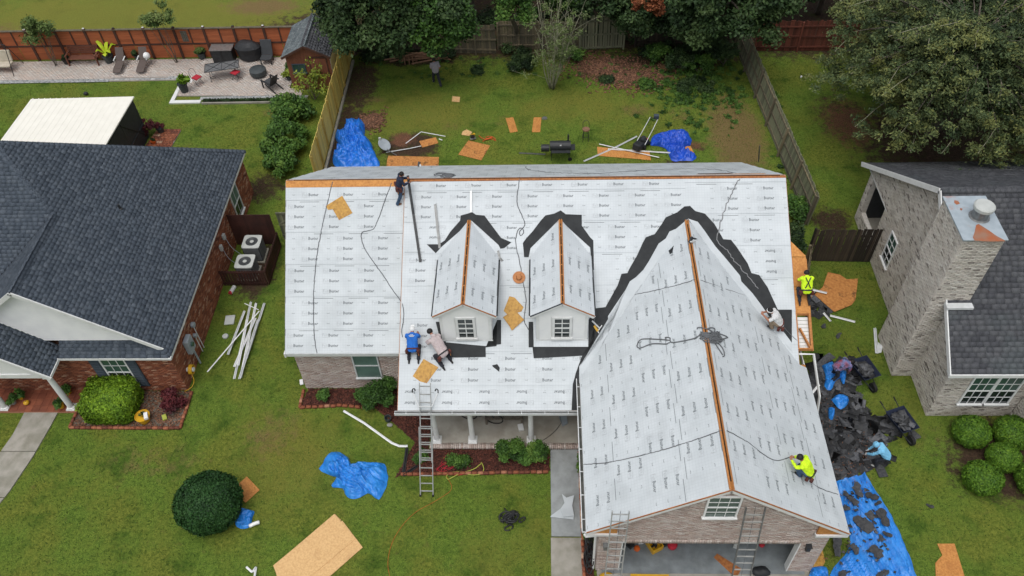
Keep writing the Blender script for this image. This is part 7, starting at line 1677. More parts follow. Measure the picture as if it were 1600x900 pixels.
ply([(707, 151), (719, 152), (718, 160), (706, 159)], 'tiny pale plywood square alone on the back lawn', osb_pale)
ply([(723, 206), (729, 203), (738, 207), (733, 213), (721, 211)], 'small pale plywood offcut beside the circular saw', osb_pale)
ply([(933, 230), (1015, 238), (1017, 251), (985, 248), (934, 244)], 'long narrow orange plywood strip in front of the mower', osb)
ply([(1066, 229), (1079, 229), (1086, 243), (1072, 244)], 'orange plywood corner poking out from the deep blue tarp', osb)
ply([(1260, 888), (1264, 876), (1282, 853), (1288, 880), (1280, 895)], 'yellow wet plywood piece leaning at the garage corner', osb_wet, lift=.1)
# white gutter and trim pieces
def stick(pix, lab, m=alum, w_=.09, h_=.05, z=.03, grp=None, name='gutter_piece', cat='gutter piece', zz=None):
    P = [at(x, y, (zz[i] if zz else z)) for i, (x, y) in enumerate(pix)]; b = MB()
    for i in range(len(P)-1): b.bar(P[i], P[i+1], w_, .012); b.bar(P[i]+Vector((0, 0, h_/2)), P[i+1]+Vector((0, 0, h_/2)), .012, h_) if w_ > .05 else None
    return tag(b.build(name, m), lab, cat, grp)
GPs = 'gutter lengths piled between the houses'
piles = [((392, 472), (366, 592), 'longest white gutter length, its lower end toward the street'), ((400, 474), (376, 590), 'white gutter length lying along the right of the pile'), ((413, 474), (385, 560), 'grey white gutter length farthest right in the pile'), ((399, 497), (366, 573), 'short white gutter length in the heart of the pile'), ((382, 486), (356, 554), 'dull grey gutter length on the left of the pile'), ((386, 500), (372, 571), 'white gutter length under the others near the centre'), ((403, 500), (374, 592), 'white trim length crossing to the bottom end of the pile'), ((324, 581), (405, 486), 'thin white trim strip crossing the pile diagonally')]
for i, (a, c, lab) in enumerate(piles): stick([a, c], lab, whitev if i % 2 else alum, .10 if i < 7 else .05, .06, .04+.03*i, GPs)
stick([(382, 474), (404, 484)], 'short thin white strip lying across the upper end of the pile', whitev, .03, .03, .3, GPs)
stick([(537, 642), (569, 661), (612, 692), (624, 697), (637, 697)], 'bent white downspout lying on the lawn beside the mulch bed', whitev, .09, .06, .05, name='downspout', cat='downspout')
stick([(603, 238), (640, 232), (658, 228)], 'long white pole from the blue tarp to the plywood on the dirt', alum, .05, .05, .06, name='pole', cat='pole')
stick([(634, 224), (658, 206), (696, 213)], 'bent white trim piece above the dirt patch', whitev, .04, .04, .05)
stick([(686, 217), (691, 219)], 'tiny white trim offcut on the dirt', whitev, .05, .04, .05)
stick([(912, 252), (960, 231), (995, 213)], 'long white gutter length running to the mower', alum, .09, .05, .04)
stick([(936, 225), (1030, 246)], 'thin white strip crossing the orange plywood strip', whitev, .05, .05, .10)
stick([(950, 233), (1048, 239)], 'long pale board beside the orange plywood strip', whitev, .07, .05, .06)
stick([(1185, 253), (1187, 228)], 'grey pole sticking up behind the right end of the ridge', metal_g, .06, .06, .5, name='pole', cat='pole', zz=(.3, 1.5))
stick([(1262, 451), (1292, 458)], 'white downspout offcut right of the neon harness roofer', whitev, .10, .06, .15, name='downspout', cat='downspout')
stick([(1262, 466), (1268, 462), (1272, 456)], 'curved white downspout elbow below the offcut', whitev, .09, .06, .12, name='downspout', cat='downspout')
stick([(1297, 493), (1336, 503)], 'white downspout length on the grass beside the stained plywood', whitev, .10, .06, .04, name='downspout', cat='downspout')
stick([(1287, 489), (1298, 502)], 'short white downspout piece crossing the black felt', whitev, .09, .06, .06, name='downspout', cat='downspout')
stick([(1367, 513), (1370, 552)], 'white downspout length standing by the tan chimney base', alum, .12, .07, .06, name='downspout', cat='downspout')
stick([(1269, 614), (1280, 601)], 'short white trim piece beside the garage eave', whitev, .09, .05, .3)
P = [at(x, y, .05) for x, y in [(1372, 535), (1379, 541), (1377, 551), (1370, 552)]]; tag(MB().prism(P, (0, 0, .02)).build('crumpled_sheet', alum), 'crumpled white metal sheet beside the standing downspout', 'metal sheet')
stick([(385, 886), (394, 894), (400, 886), (397, 905)], 'white forked gutter bracket at the bottom edge of the lawn', whitev, .07, .05, .1)
stick([(811, 239), (852, 241)], 'dark metal strip in the grass left of the smoker', metal_g, .09, .04, .03, name='metal_strip', cat='metal strip')
for i, (x, y, m, lab, s) in enumerate([(360, 458, alum, 'white and red spray can lying by the brown slatted screen', .12), (359, 500, shortgrey, 'light grey utility lid on the grass left of the gutter pile', .22), (352, 525, shortgrey, 'round pale valve cover on the grass', .1), (469, 571+1, black, 'small black solar lamp on the lawn by the house corner', .14), (471, 597, whitev, 'small white plastic piece at the mulch corner', .15)]):
    p = at(x, y, .05); t = thing(['spray_can', 'meter_lid', 'valve_cover', 'solar_lamp', 'plastic_piece'][i], lab, ['can', 'utility lid', 'valve cover', 'solar lamp', 'plastic piece'][i], (p.x, p.y, 0))
    if i == 0: MB().tube([p, p+Vector((.10, .38, .02))], .09, 10).build('can', alum, t); MB().tube([p-Vector((.01, .04, 0)), p+Vector((.01, .06, .004))], .092, 10).build('red_band', redcush, t)
    elif i == 1: MB().box(p, (.42, .5, .08), .1).build('lid', m, t, bevel=.03); MB().box(p+Vector((0, .15, .045)), (.1, .03, .02)).build('handle', m, t)
    elif i == 2: MB().lathe([(0, 0), (.13, 0), (.13, .06), (.11, .08), (0, .085)], (p.x, p.y, 0), 14).build('cover', m, t)
    elif i == 3: MB().box(p, (.22, .2, .03), .6).build('panel', m, t); MB().tube([p+Vector((-.1, .1, 0)), p+Vector((-.25, .5, .2))], .012, 5).build('stake', alum, t); MB().tube([p+Vector((.3, -.06, 0)), p+Vector((.5, -.06, 0))], .03, 8).build('orange_tip', pot_o, t)
    else: MB().box(p, (.13, .26, .03), .3).build('sheet', m, t)
# satellite dish
dp = at(603, 240, 0); t = thing('satellite_dish', 'grey satellite dish lying tilted beside the blue tarp heap', 'satellite dish', dp); b = MB(); q_ = Vector((.5, -.35, .9)).to_track_quat('Z', 'Y').to_matrix(); b.lathe([(0, -.06), (.15, -.045), (.30, 0), (.31, .0), (.15, -.06), (0, -.075)], (0, 0, 0), 24); b.v = [tuple(dp+Vector((-.05, .25, .4))+q_@Vector((v[0], v[1]*1.15, v[2]))) for v in b.v]; b.build('dish', greybox, t, smooth=True)
MB().tube([dp+Vector((.1, .0, .3)), dp+Vector((.45, -.15, .1)), dp+Vector((.6, -.2, .05))], .022, 6).build('arm', metal_g, t); MB().box(dp+Vector((-.28, .45, .62)), (.12, .1, .12)).build('receiver', shortgrey, t)
# circular saw, cord
p = at(739, 216, .1); t = thing('circular_saw', 'yellow circular saw on the grass beside the small pale offcut', 'circular saw', p); MB().box(p, (.30, .18, .02), .3).build('base_plate', metal, t); MB().tube([p+Vector((-.02, -.03, .1)), p+Vector((-.02, .05, .1))], .11, 14).build('blade_guard', blackm, t); MB().tube([p+Vector((.02, .05, .12)), p+Vector((.06, .22, .12))], .06, 10).build('motor', pot_y, t); MB().bar(p+Vector((-.1, .05, .2)), p+Vector((.14, .05, .24)), .04, .06).build('handle', pot_y, t, bevel=.01)
def cord(pix, lab, m, r=.012, z=.03, loops=None, seed=1, cat='cord', name='power_cable'):
    random.seed(seed); q = smooth_path([(x, y, 0) for x, y in pix], 4); b = MB().tube([at(v.x, v.y, z+.01*abs(random.gauss(0, 1))) for v in q], r, 5)
    if loops:
        for (cx, cy, rx, ry, k) in loops:
            for i in range(k): c = (cx+random.gauss(0, rx*.25), cy+random.gauss(0, ry*.25)); rr = random.uniform(.5, 1); ph = random.random()*6; b.tube([at(c[0]+rx*rr*math.cos(a+ph), c[1]+ry*rr*math.sin(a+ph*.5), z+.015*i) for a in np.linspace(0, 6, 18)], r, 5)
    return tag(b.build(name, m, smooth=True), lab, cat)
cord([(748, 212), (758, 218), (770, 214), (775, 220), (765, 216), (754, 221)], 'tangled orange extension cord beside the square back yard plywood', cordo, .02, loops=[(764, 216, 8, 3, 4)])
cord([(610, 905), (606, 880), (612, 850), (628, 822), (650, 800), (680, 783), (705, 765), (700, 748), (688, 728)], 'thin orange extension cord curving across the front lawn', cordo, .006, z=.035)
cord([(682, 736), (690, 722), (700, 708), (706, 722), (694, 733), (710, 742), (725, 741)], 'red cord tangle in the mulch beside the ladder', redcush, .014, loops=[(700, 728, 14, 7, 4)], seed=4)
cord([(753, 723), (742, 732), (728, 737), (718, 740), (700, 749), (698, 743), (706, 738), (720, 737), (736, 742), (752, 740), (756, 732), (752, 722)], 'yellow green garden hose looping on the bed edge', cordg, .018, z=.06, cat='hose', name='garden_hose')
cord([(788, 794), (792, 800), (797, 806)], 'coiled black hose lying on the front lawn', black, .028, z=.05, loops=[(797, 808, 12, 9, 16), (783, 804, 5, 3, 1), (812, 812, 5, 4, 1), (797, 822, 8, 5, 2)], seed=6, cat='hose', name='black_hose')
cord([(880, 655), (872, 668), (860, 680), (845, 690)], 'thin dark cable on the porch floor right of the column', black, .008, z=.17, name='cable', cat='cable')
# black landscape pipes in the bed
stick([(636, 700), (630, 742)], 'black corrugated pipe lying along the mulch beside the ladder', black, .12, .08, .06, name='drain_pipe', cat='pipe')
stick([(630, 743), (652, 728)], 'short black pipe crossing toward the ladder foot', black, .12, .08, .06, name='drain_pipe', cat='pipe')
t = thing('trimmer', 'dark plastic bucket and stone among the mulch left of the porch', 'bucket', at(607, 655)); p = at(607, 657, 0); MB().lathe([(0, 0), (.11, 0), (.14, .22), (.12, .22), (.1, .02), (0, .02)], p, 14).build('bucket', pot_d, t); MB().sphere(at(609, 664, .05), (.12, .09, .07), 10, 6).build('stone', pot_g, t); t.name = 'bucket'
# bicycle and bench on the porch
t = thing('bicycle', 'black bicycle behind the middle porch column', 'bicycle', (-.65, -1.6, .15))
wc = [Vector((-.15, -1.55, .50)), Vector((-1.15, -1.35, .50))]
for c in wc: MB().tube([c+Vector((.33*math.cos(a), -.06*math.cos(a), .33*math.sin(a))) for a in np.linspace(0, 6.283, 26)], .022, 6).build('wheel', rubber, t, smooth=True)
fr = MB(); s_, h_, k_ = Vector((-.85, -1.4, .95)), Vector((-.3, -1.52, .98)), Vector((-.68, -1.44, .48))
for a, c in ((s_, h_), (s_, k_), (k_, h_), (wc[1], k_), (wc[1], s_), (wc[0], h_)): fr.tube([a, c], .02, 6)
fr.build('frame', blackm, t); MB().bar(s_+Vector((-.12, 0, .06)), s_+Vector((.14, 0, .06)), .12, .05).build('saddle', black, t); MB().tube([h_+Vector((.0, -.25, .12)), h_+Vector((.02, .25, .12))], .016, 6).build('handlebar', blackm, t)
t = thing('porch_bench', 'dark wooden crate bench on the porch between the columns', 'bench', (.2, -1.4, .15)); MB().bx(-.5, .95, -1.62, -1.0, .5, .56).build('seat', bark, t)
for x in (-.45, .9): MB().bx(x-.04, x+.04, -1.6, -1.05, .15, .5).build('leg', bark, t)
tag(MB().box((.86, -1.75, .2), (.2, .28, .08), .2).build('white_box', whitev), 'small white carton on the porch floor beside the bench', 'carton')
P = [(2.35, -1.0, .2), (2.6, -1.1, .18), (2.65, -1.6, .22), (2.45, -1.7, .18), (2.3, -1.3, .3)]; tag(MB().prism(P, (0, 0, .05)).build('cloth_rag', greybox), 'crumpled grey blue rag on the porch at its right end', 'rag')
# foil sheets on the walk
P = [at(x, y, .12) for x, y in [(878, 772), (885, 778), (897, 774), (894, 790), (897, 806), (880, 808), (876, 795), (882, 786)]]; b = MB(); b.prism(P, (0, 0, .02)); P = [at(x, y, .07) for x, y in [(861, 806), (876, 795), (897, 806), (896, 812), (860, 808)]]; b.prism(P, (0, 0, .02)); o = b.build('underlayment_offcut', felt); tag(o, 'crumpled white underlayment offcut on the front walk', 'sheet')
# wheelbarrows
def barrow(px, py, ang, lab):
    c = at(px, py, 0); t = thing('wheelbarrow', lab, 'wheelbarrow', (0, 0, 0), 'wheelbarrows full of torn shingles')
    b = MB(); lo_, hi_ = [(-.22, -.35), (.22, -.35), (.26, .30), (-.26, .30)], [(-.36, -.55), (.36, -.55), (.40, .48), (-.40, .48)]
    vs = [(x, y, .30) for x, y in lo_]+[(x, y, .62) for x, y in hi_]+[(x*.97, y*.97, .62) for x, y in hi_]+[(x*.95, y*.95, .32) for x, y in lo_]
    fs = [(0, 1, 2, 3)]+[(i, (i+1) % 4, (i+1) % 4+4, i+4) for i in range(4)]+[(i+4, (i+1) % 4+4, (i+1) % 4+8, i+8) for i in range(4)]+[(i+8, (i+1) % 4+8, (i+1) % 4+12, i+12) for i in range(4)]+[(15, 14, 13, 12)]
    b.add(vs, fs).build('tray', c_navy, t); MB().tube([(0, -.62, .19), (0, -.62, .19)], .01, 3)
    w_ = MB(); w_.tube([(-.055, -.72, .20), (.055, -.72, .20)], .20, 18); w_.build('wheel', rubber, t)
    for s in (-1, 1):
        MB().tube([(s*.10, -.85, .22), (s*.22, -.2, .30), (s*.30, .9, .58)], .020, 6).build('handle_bar', blackm, t); MB().tube([(s*.28, .78, .55), (s*.305, .95, .59)], .028, 8).build('grip', rubber, t); MB().bar((s*.22, .25, .30), (s*.22, .32, .0), .03, .03).build('leg', blackm, t)
    rr = random.Random(px); C = []; H = []; A = []
    for k in range(34): C.append((rr.uniform(-.18, .18), rr.uniform(-.32, .26), .50+rr.random()*.12)); H.append((rr.uniform(.08, .18), rr.uniform(.06, .14), .006)); M_ = Matrix.Rotation(rr.random()*6, 3, 'Z') @ Matrix.Rotation(rr.gauss(0, .25), 3, 'X'); A.append([list(M_.col[0]), list(M_.col[1]), list(M_.col[2])])
    me = boxes_mesh('shingle_load', C, H, np.array(A)); o = link(me, 'shingle_load', t, [torn]); o['kind'] = 'stuff'
    t.location = c; t.rotation_euler = (0, 0, ang); return t
barrow(1345, 588, R(195-180+5), 'black wheelbarrow loaded with shingles between bending worker and chimney'); barrow(1402, 668, R(20), 'second black wheelbarrow behind the sky blue hooded worker, handles toward the back')
# things seen in the garage mouth
p = at(1022, 853, .1); t = thing('milk_crate', 'yellow plastic crate of tools just inside the garage', 'crate', p); ro_ = Matrix.Rotation(.5, 3, 'Z')
for s in (-1, 1): MB().box(p+ro_@Vector((s*.2, 0, .1)), (.03, .46, .26), ro_).build('side', pot_y, t); MB().box(p+ro_@Vector((0, s*.22, .1)), (.37, .03, .26), ro_).build('side', pot_y, t)
MB().box(p+Vector((0, 0, 0)), (.38, .42, .03), ro_).build('bottom', pot_y, t); b = MB()
for k in range(7): b.bar(p+Vector((random.uniform(-.12, .12), random.uniform(-.15, .15), .08)), p+Vector((random.uniform(-.12, .12), random.uniform(-.15, .15), .2)), .05, .04)
b.build('tools', blackm, t)
for i, (x, y, m, lab, s) in enumerate([(1050, 853, redcush, 'round red tool bag on the garage floor', .16), (995, 858, pot_o, 'small orange pot on the garage floor left of the crate', .10), (983, 852, blackm, 'dark tool case on the garage floor', .14), (1038, 851, blackm, 'black drill case between crate and red bag', .13), (1150, 852, shortgrey, 'white power tool on the garage floor behind the ladder', .13), (1190, 852, redcush, 'dull red can on the garage floor near the jamb', .09), (1001, 848, whitev, 'small white box on the garage floor', .08)]):
    p = at(x, y, .07); b = MB()
    if i in (0, 1, 5): b.lathe([(0, 0), (s, 0), (s*1.1, s*.8), (s*.8, s*1.3), (0, s*1.4)], p, 14)
    else: b.box(p+Vector((0, 0, s*.6)), (s*2, s*1.3, s*1.1), .4+i); b.bar(p+Vector((-s*.5, 0, s*1.3)), p+Vector((s*.5, 0, s*1.3)), .03, .03)
    o = b.build(['tool_bag', 'orange_pot', 'tool_case', 'drill_case', 'power_tool', 'red_can', 'white_box'][i], m); tag(o, lab, ['bag', 'pot', 'tool case', 'tool case', 'power tool', 'can', 'box'][i])
ply([(1115, 872), (1120, 866), (1158, 890), (1150, 905)], 'brown board lying in the garage mouth', ridgewood, lift=.05, name='board')
t = thing('barrier_tape', 'yellow level bar across the apron at the bottom edge', 'level', at(1010, 902)); a, c = at(985, 899, .15), at(1045, 900, .15); MB().bar(a, c, .08, .06).build('bar', pot_y, t); t.name = 'spirit_level'
p = at(948, 903, .2); b = MB(); b.sphere(p, (.28, .18, .16), 12, 7); b.v = [tuple(Vector(v)+noise.noise_vector(Vector(v)*6)*.05) for v in b.v]; o = b.build('yellow_bag', pot_y, smooth=True); tag(o, 'yellow and white sack at the foot of the garage ladder', 'sack')
for i, (px_, z, lab) in enumerate([((946, 852), 1.55, 'grey wall lamp on the left garage pier'), ((1262, 854), 1.6, 'black wall lamp on the right garage pier')]):
    v = on_wall(*px_, (0, GW-.02, 0), (0, 1, 0)); t = thing('wall_lamp', lab, 'lamp', v, None); MB().box(v+Vector((0, -.06, .0)), (.13, .12, .26)).build('lantern', [metal_g, blackm][i], t); MB().box(v+Vector((0, -.06, .15)), (.18, .17, .04)).build('lamp_roof', [metal_g, blackm][i], t)
b = MB(); random.seed(12)
for k in range(14): c = Vector((3.22+random.gauss(0, .04), -6.3-random.random()*1.0, .2+random.random()*.8)); b.tube([c+Vector((.10*math.cos(a), .28*math.sin(a), .1*math.sin(a+k))) for a in np.linspace(0, 6, 14)], .02, 5)
tag(b.build('black_netting', black, smooth=True), 'black coiled netting heaped by the left garage pier', 'netting')
b = MB(); b.sphere(at(1190, 893, .1), (.3, .2, .14), 12, 7); b.v = [tuple(Vector(v)+noise.noise_vector(Vector(v)*5)*.06) for v in b.v]; o = tag(b.build('black_bag', blackc, smooth=True), 'black rubbish bag in the garage mouth at the bottom edge', 'bag')

# ================================================================== BACK YARD
def smoker(px, py):
    c = at(px, py, 0); t = thing('smoker_grill', 'black barrel smoker grill with side firebox on the back lawn', 'grill', c)
    MB().tube([c+Vector((-.42, 0, .75)), c+Vector((.62, 0, .75))], .26, 20).build('barrel', blackm, t, smooth=False); MB().tube([c+Vector((-.86, 0, .62)), c+Vector((-.44, 0, .62))], .19, 18).build('firebox', blackm, t)
    MB().tube([c+Vector((.50, .12, .95)), c+Vector((.50, .12, 1.35))], .045, 10).build('chimney', blackm, t); MB().bx(c.x-.35, c.x+.6, c.y-.48, c.y-.28, .66, .69).build('front_shelf', blackm, t); MB().bx(c.x+.62, c.x+.85, c.y-.25, c.y+.2, .66, .69).build('side_shelf', blackm, t)
    for x in (-.35, .55):
        for y in (-.2, .2): MB().bar(c+Vector((x, y, .6)), c+Vector((x, y*1.2, 0)), .03, .03).build('leg', blackm, t)
    MB().tube([c+Vector((.6, -.3, .1)), c+Vector((.6, -.24, .1))], .1, 12).build('wheel', rubber, t); MB().box(c+Vector((.12, -.2, .93)), (.08, .02, .06)).build('gauge', whitev, t)
smoker(872, 246)
c = at(915, 219, 0); t = thing('bar_stool', 'black metal bar stool with tan round seat on the back lawn', 'stool', c); MB().tube([c+Vector((0, 0, .68)), c+Vector((0, 0, .73))], .19, 18).build('seat', creamf if False else debris_w, t)
for k in range(4): a = R(45+90*k); MB().tube([c+Vector((.14*math.cos(a), .14*math.sin(a), .68)), c+Vector((.22*math.cos(a), .22*math.sin(a), 0))], .014, 5).build('leg', blackm, t)
MB().tube([c+Vector((.18*math.cos(a), .18*math.sin(a), .3)) for a in np.linspace(0, 6.283, 14)], .01, 4).build('foot_ring', blackm, t); MB().tube(smooth_path([c+Vector((-.15, .12, .7)), c+Vector((-.15, .17, 1.0)), c+Vector((0, .22, 1.12)), c+Vector((.15, .17, 1.0)), c+Vector((.15, .12, .7))], .05), .013, 5).build('back_hoop', blackm, t)
def mower():
    c = at(1003, 228, 0); t = thing('lawn_mower', 'black push lawn mower with grass bag beside the deep blue tarp', 'lawn mower', (0, 0, 0)); R_ = MB
    R_().box((0, 0, .22), (.5, .62, .18)).build('deck', black, t, bevel=.04); R_().lathe([(0, .52), (.12, .50), (.17, .42), (.18, .3)], (0, .1, 0), 16).build('engine', blackm, t); R_().box((0, -.48, .32), (.44, .5, .36), Matrix.Rotation(-.25, 3, 'X')).build('grass_bag', blackc, t, bevel=.06); R_().bx(-.2, .2, .2, .3, .32, .36).build('red_trim', redcush, t)
    for x in (-.28, .28):
        for y in (-.22, .27): R_().tube([(x-.03, y, .1), (x+.03, y, .1)], .11, 14).build('wheel', rubber, t)
        R_().tube([(x*.85, -.2, .3), (x*.8, .7, .75), (x*.75, 1.15, 1.0)], .018, 6).build('handle', alum, t)
    R_().tube([(-.21, 1.15, 1.0), (.21, 1.15, 1.0)], .02, 6).build('grip', black, t); R_().box((.05, 1.32, 1.02), (.26, .2, .2), .5).build('top_box', shutter, t, bevel=.02); t.location = c; t.rotation_euler = (0, 0, R(-32))
mower()
t = thing('log_pile', 'pile of old boards and a broken crate at the foot of the back fence', 'lumber pile', at(655, 98)); random.seed(14)
for k in range(14): c = at(628+random.random()*50, 83+random.random()*12, .15+.05*(k % 5)); a = random.gauss(.15, .25); d = Vector((math.cos(a), math.sin(a), random.gauss(0, .05)))*random.uniform(.5, 1.3); MB().bar(c-d, c+d, .11, .04).build('board', debris_w, t)
for x in (633, 640, 646): MB().bar(at(x, 101, 0), at(x, 101, 0)+Vector((0, 0, .5)), .06, .06).build('crate_slat', debris_w, t)
for i, (x, y, sc_) in enumerate([(1120, 88, .1), (742, 17, .12), (1252, 120, .08)]): tag(MB().box(at(x, y, .06), (sc_, sc_*1.4, .08), .5+i).build('litter', whitev), ['small white litter scrap in the dark corner weeds', 'pale litter scrap in the leaf litter behind the fence', 'tiny white litter scrap on the grass below the oak'][i], 'litter')
c = at(851, 185, 0); tag(MB().lathe([(0, .03), (.14, .03), (.15, 0)], c, 14).build('drain_cover', metal_g), 'small round grey drain cover right of the plywood strips', 'drain cover')

# ================================================================== PATIO FURNITURE
def pot(c, r_, h_, m, t, name='pot'): MB().lathe([(0, .0), (r_*.72, 0), (r_, h_), (r_*1.08, h_), (r_*1.08, h_-.03), (r_*.9, h_-.04), (0, h_-.05)], c, 18).build(name, m, t)
def planter(px, py, r_, h_, m, lm, lab, n=420, fr=.3, size=.09, grp=None, z=.05, seed=1, cat='potted plant'):
    c = at(px, py, z); t = thing('potted_plant', lab, cat, c, grp); pot(c, r_, h_, m, t); random.seed(seed)
    leaves('foliage', clumps_in((c.x, c.y, c.z+h_+fr*.5), (fr, fr, fr*.8), 9, fr*.5, lo=-.2, seed=seed), n, size, lm, t, shell=.1, aspect=2.4); return t
planter(289, 143, .27, .55, pot_d, lf_lime, 'tall dark pot with bright spiky green plant on the white step corner', 420, .32, .13, seed=1)
planter(317, 91, .25, .40, pot_d, lf_pale, 'dark pot with a pale spiky plant against the terracotta fence', 260, .26, .12, seed=2)
planter(456, 112, .2, .3, pot_d, lf_green, 'small potted green plant at the shed corner, upper one', 300, .25, .1, seed=3); planter(453, 125, .18, .26, pot_d, lf_yel, 'small potted yellow green plant below the shed corner', 300, .25, .1, seed=4)
planter(106, 99, .24, .34, black, lf_dark, 'black pot at the left end of the wooden bench', 120, .16, .08, seed=5); planter(216, 92, .2, .3, pot_d, lf_dark, 'dark wilted pot between the two loungers', 160, .2, .08, seed=6)
planter(252, 206, .2, .3, pot_d, lf_maroon, 'dark pot with purplish plant on the brick pad', 260, .2, .08, seed=7); planter(241, 224, .14, .2, pot_o, lf_dark, 'bright orange pot half hidden behind the roof ridge', 60, .1, .06, seed=8, z=.05)
shrub('brown_shrub', 'dead brown bushy plant at the corner of the patio cover', tuple(at(232, 212, 0))[:2], (.45, .45, .5), lf_maroon, 1300, .07, 12, .2, seed=90)
planter(227, 657, .27, .36, pot_y, lf_dark, 'yellow plastic tub with grey gear in the bed beside the neon hedge', 30, .1, .06, seed=9, z=.02, cat='tub'); tag(MB().box(at(228, 650, .42), (.14, .3, .1), .4).build('garden_tool', whitev), 'white handled garden tools in the yellow tub', 'garden tool')
p = at(257, 652, .1); tag(MB().box(p, (.16, .26, .06), .5).build('seed_packet', cordg), 'pale yellow seed packet in the bed right of the yellow tub', 'packet')
for (x, y, lab, s, m) in [(22, 630, 'potted green plant in a grey pot at the left porch column', 21, pot_g), (34, 622, 'potted green plant in a yellow pot on the left porch', 22, pot_y), (97, 636, 'small potted plant in a yellow pot at the right porch column', 23, pot_y), (108, 614, 'small green plant behind the right porch column', 24, pot_y)]: planter(x, y, .13, .2, m, lf_green, lab, 320, .2, .07, seed=s, z=.1)
for (x, y, r_, m, lab) in [(41, 629, .12, pot_y, 'small yellow pumpkin on the tiled porch'), (52, 598, .2, pot_o, 'orange pumpkin by the front door of the brick house')]:
    c = at(x, y, .2); t = thing('pumpkin', lab, 'pumpkin', c); b = MB(); b.sphere(c, (r_, r_, r_*.7), 20, 8); b.v = [tuple(c+(Vector(v)-c)*(1-.07*abs(math.sin(5*math.atan2(v[1]-c.y, v[0]-c.x))))) for v in b.v]; b.build('body', m, t, smooth=True); MB().tube([c+Vector((0, 0, r_*.6)), c+Vector((.01, 0, r_*.9))], .015, 6).build('stem', bark, t)
t = thing('door_decoration', 'dark wreath of leaves hanging by the front door under the porch', 'wreath', at(50, 590, .4)); leaves('foliage', [(at(50, 588, .6).x, at(50, 588, .6).y, .6, .3, .25, .3, 0)], 500, .09, lf_dark, t)
c = at(172, 97, .05); t = thing('banana_plant', 'potted banana plant with bright yellow green leaves beside the bench', 'potted plant', c); pot(c, .3, .45, pot_d, t)
for k, (a, L_, up_) in enumerate([(2.4, .75, .75), (.5, .7, .6), (-.6, .55, .45), (3.6, .5, .5), (1.4, .6, .7), (5, .5, .3)]):
    d = Vector((math.cos(a), math.sin(a), 0)); s = Vector((-d.y, d.x, 0)); P = [c+Vector((0, 0, .45)), c+d*L_*.3+Vector((0, 0, .45+up_*.6)), c+d*L_*.7+Vector((0, 0, .5+up_)), c+d*L_+Vector((0, 0, .45+up_*.85))]; w_ = (.02, .10, .13, .01)
    MB().add([P[i]+s*w_[i]*q+Vector((0, 0, -.03*abs(q))) for i in range(4) for q in (-1, 0, 1)], [(i*3+j, i*3+j+1, i*3+j+4, i*3+j+3) for i in range(3) for j in range(2)]).build('leaf', lf_banana, t)
c = at(135, 99, .05); t = thing('garden_bench', 'red brown slatted wooden bench against the terracotta fence', 'bench', c)
for k in range(4): MB().bx(c.x-.85, c.x+.85, c.y-.25+k*.13, c.y-.15+k*.13, .46, .49).build('seat_slat', benchw, t)
for k in range(4): MB().bx(c.x-.85, c.x+.85, c.y+.28+k*.02, c.y+.31+k*.02, .56+k*.12, .65+k*.12).build('back_slat', benchw, t)
for s in (-1, 1):
    MB().bar(c+Vector((s*.88, -.28, .0)), c+Vector((s*.88, -.28, .68)), .07, .07).build('leg', benchw, t); MB().bar(c+Vector((s*.88, .28, .0)), c+Vector((s*.88, .34, 1.0)), .07, .07).build('leg', benchw, t); MB().bar(c+Vector((s*.88, -.34, .68)), c+Vector((s*.88, .32, .68)), .09, .04).build('armrest', benchw, t)
def lounger(px, py, lab):
    c = at(px, py, .05); t = thing('patio_lounger', lab, 'lounger', (0, 0, 0), 'loungers on the brick patio'); MB().prism([(-.28, -.85, .30), (.28, -.85, .30), (.28, -.05, .42), (-.28, -.05, .42)], (0, 0, .03)).build('seat', sling, t); MB().prism([(-.28, -.05, .42), (.28, -.05, .42), (.28, .48, 1.15), (-.28, .48, 1.15)], (0, .03, .02)).build('backrest', sling, t); MB().prism([(-.25, -1.2, .2), (.25, -1.2, .2), (.28, -.87, .30), (-.28, -.87, .30)], (0, 0, .03)).build('footrest', sling, t)
    for s in (-1, 1):
        MB().bar((s*.33, -.3, .60), (s*.33, .2, .66), .07, .03).build('armrest', alum, t); MB().tube(smooth_path([(s*.3, -1.0, .28), (s*.3, -.9, .03), (s*.3, .35, .03), (s*.3, .25, .62)], .2), .014, 5).build('leg', metal_g, t)
    t.location = (c.x, c.y, .05); t.scale = (.85, .8, .85); return t
lounger(192, 103, 'left one of two taupe sling loungers, empty'); lounger(228, 102, 'right one of two taupe sling loungers, with a white ball on it')
c = at(229, 87, .7); tag(MB().sphere(c, .2, 20, 12).build('white_ball', whitev, smooth=True), 'white ball resting on the right lounger', 'ball')
c = at(0, 110, .05); t = thing('porch_swing', 'cream cushioned patio swing seat at the left edge of the picture', 'swing', c); MB().bx(c.x-1.0, c.x+.95, c.y-.35, c.y+.2, .45, .55).build('seat_cushion', creamf, t, bevel=.03)
for k in (-1, 0): MB().box((c.x+.45+k*.98, c.y+.32, .85), (.94, .12, .65), Matrix.Rotation(-.25, 3, 'X')).build('back_cushion', creamf, t, bevel=.03)
for s in (-1, 1): 
    for y in (-.7, .7): MB().tube([(c.x+s*1.15, c.y+y, .03), (c.x+s*1.1, c.y, 1.75)], .022, 6).build('frame_leg', blackm, t)
MB().tube([(c.x-1.1, c.y, 1.75), (c.x+1.1, c.y, 1.75)], .022, 6).build('top_bar', blackm, t)
c = at(352, 95, .05); t = thing('storage_cabinet', 'black patio cabinet with a grey metal top by the fence', 'cabinet', c); MB().bx(c.x-.62, c.x+.62, c.y-.2, c.y+.4, 0.05, .88).build('cabinet_body', black, t, bevel=.01); MB().bx(c.x-.66, c.x+.66, c.y-.27, c.y+.45, .88, .93).build('top', metal, t)
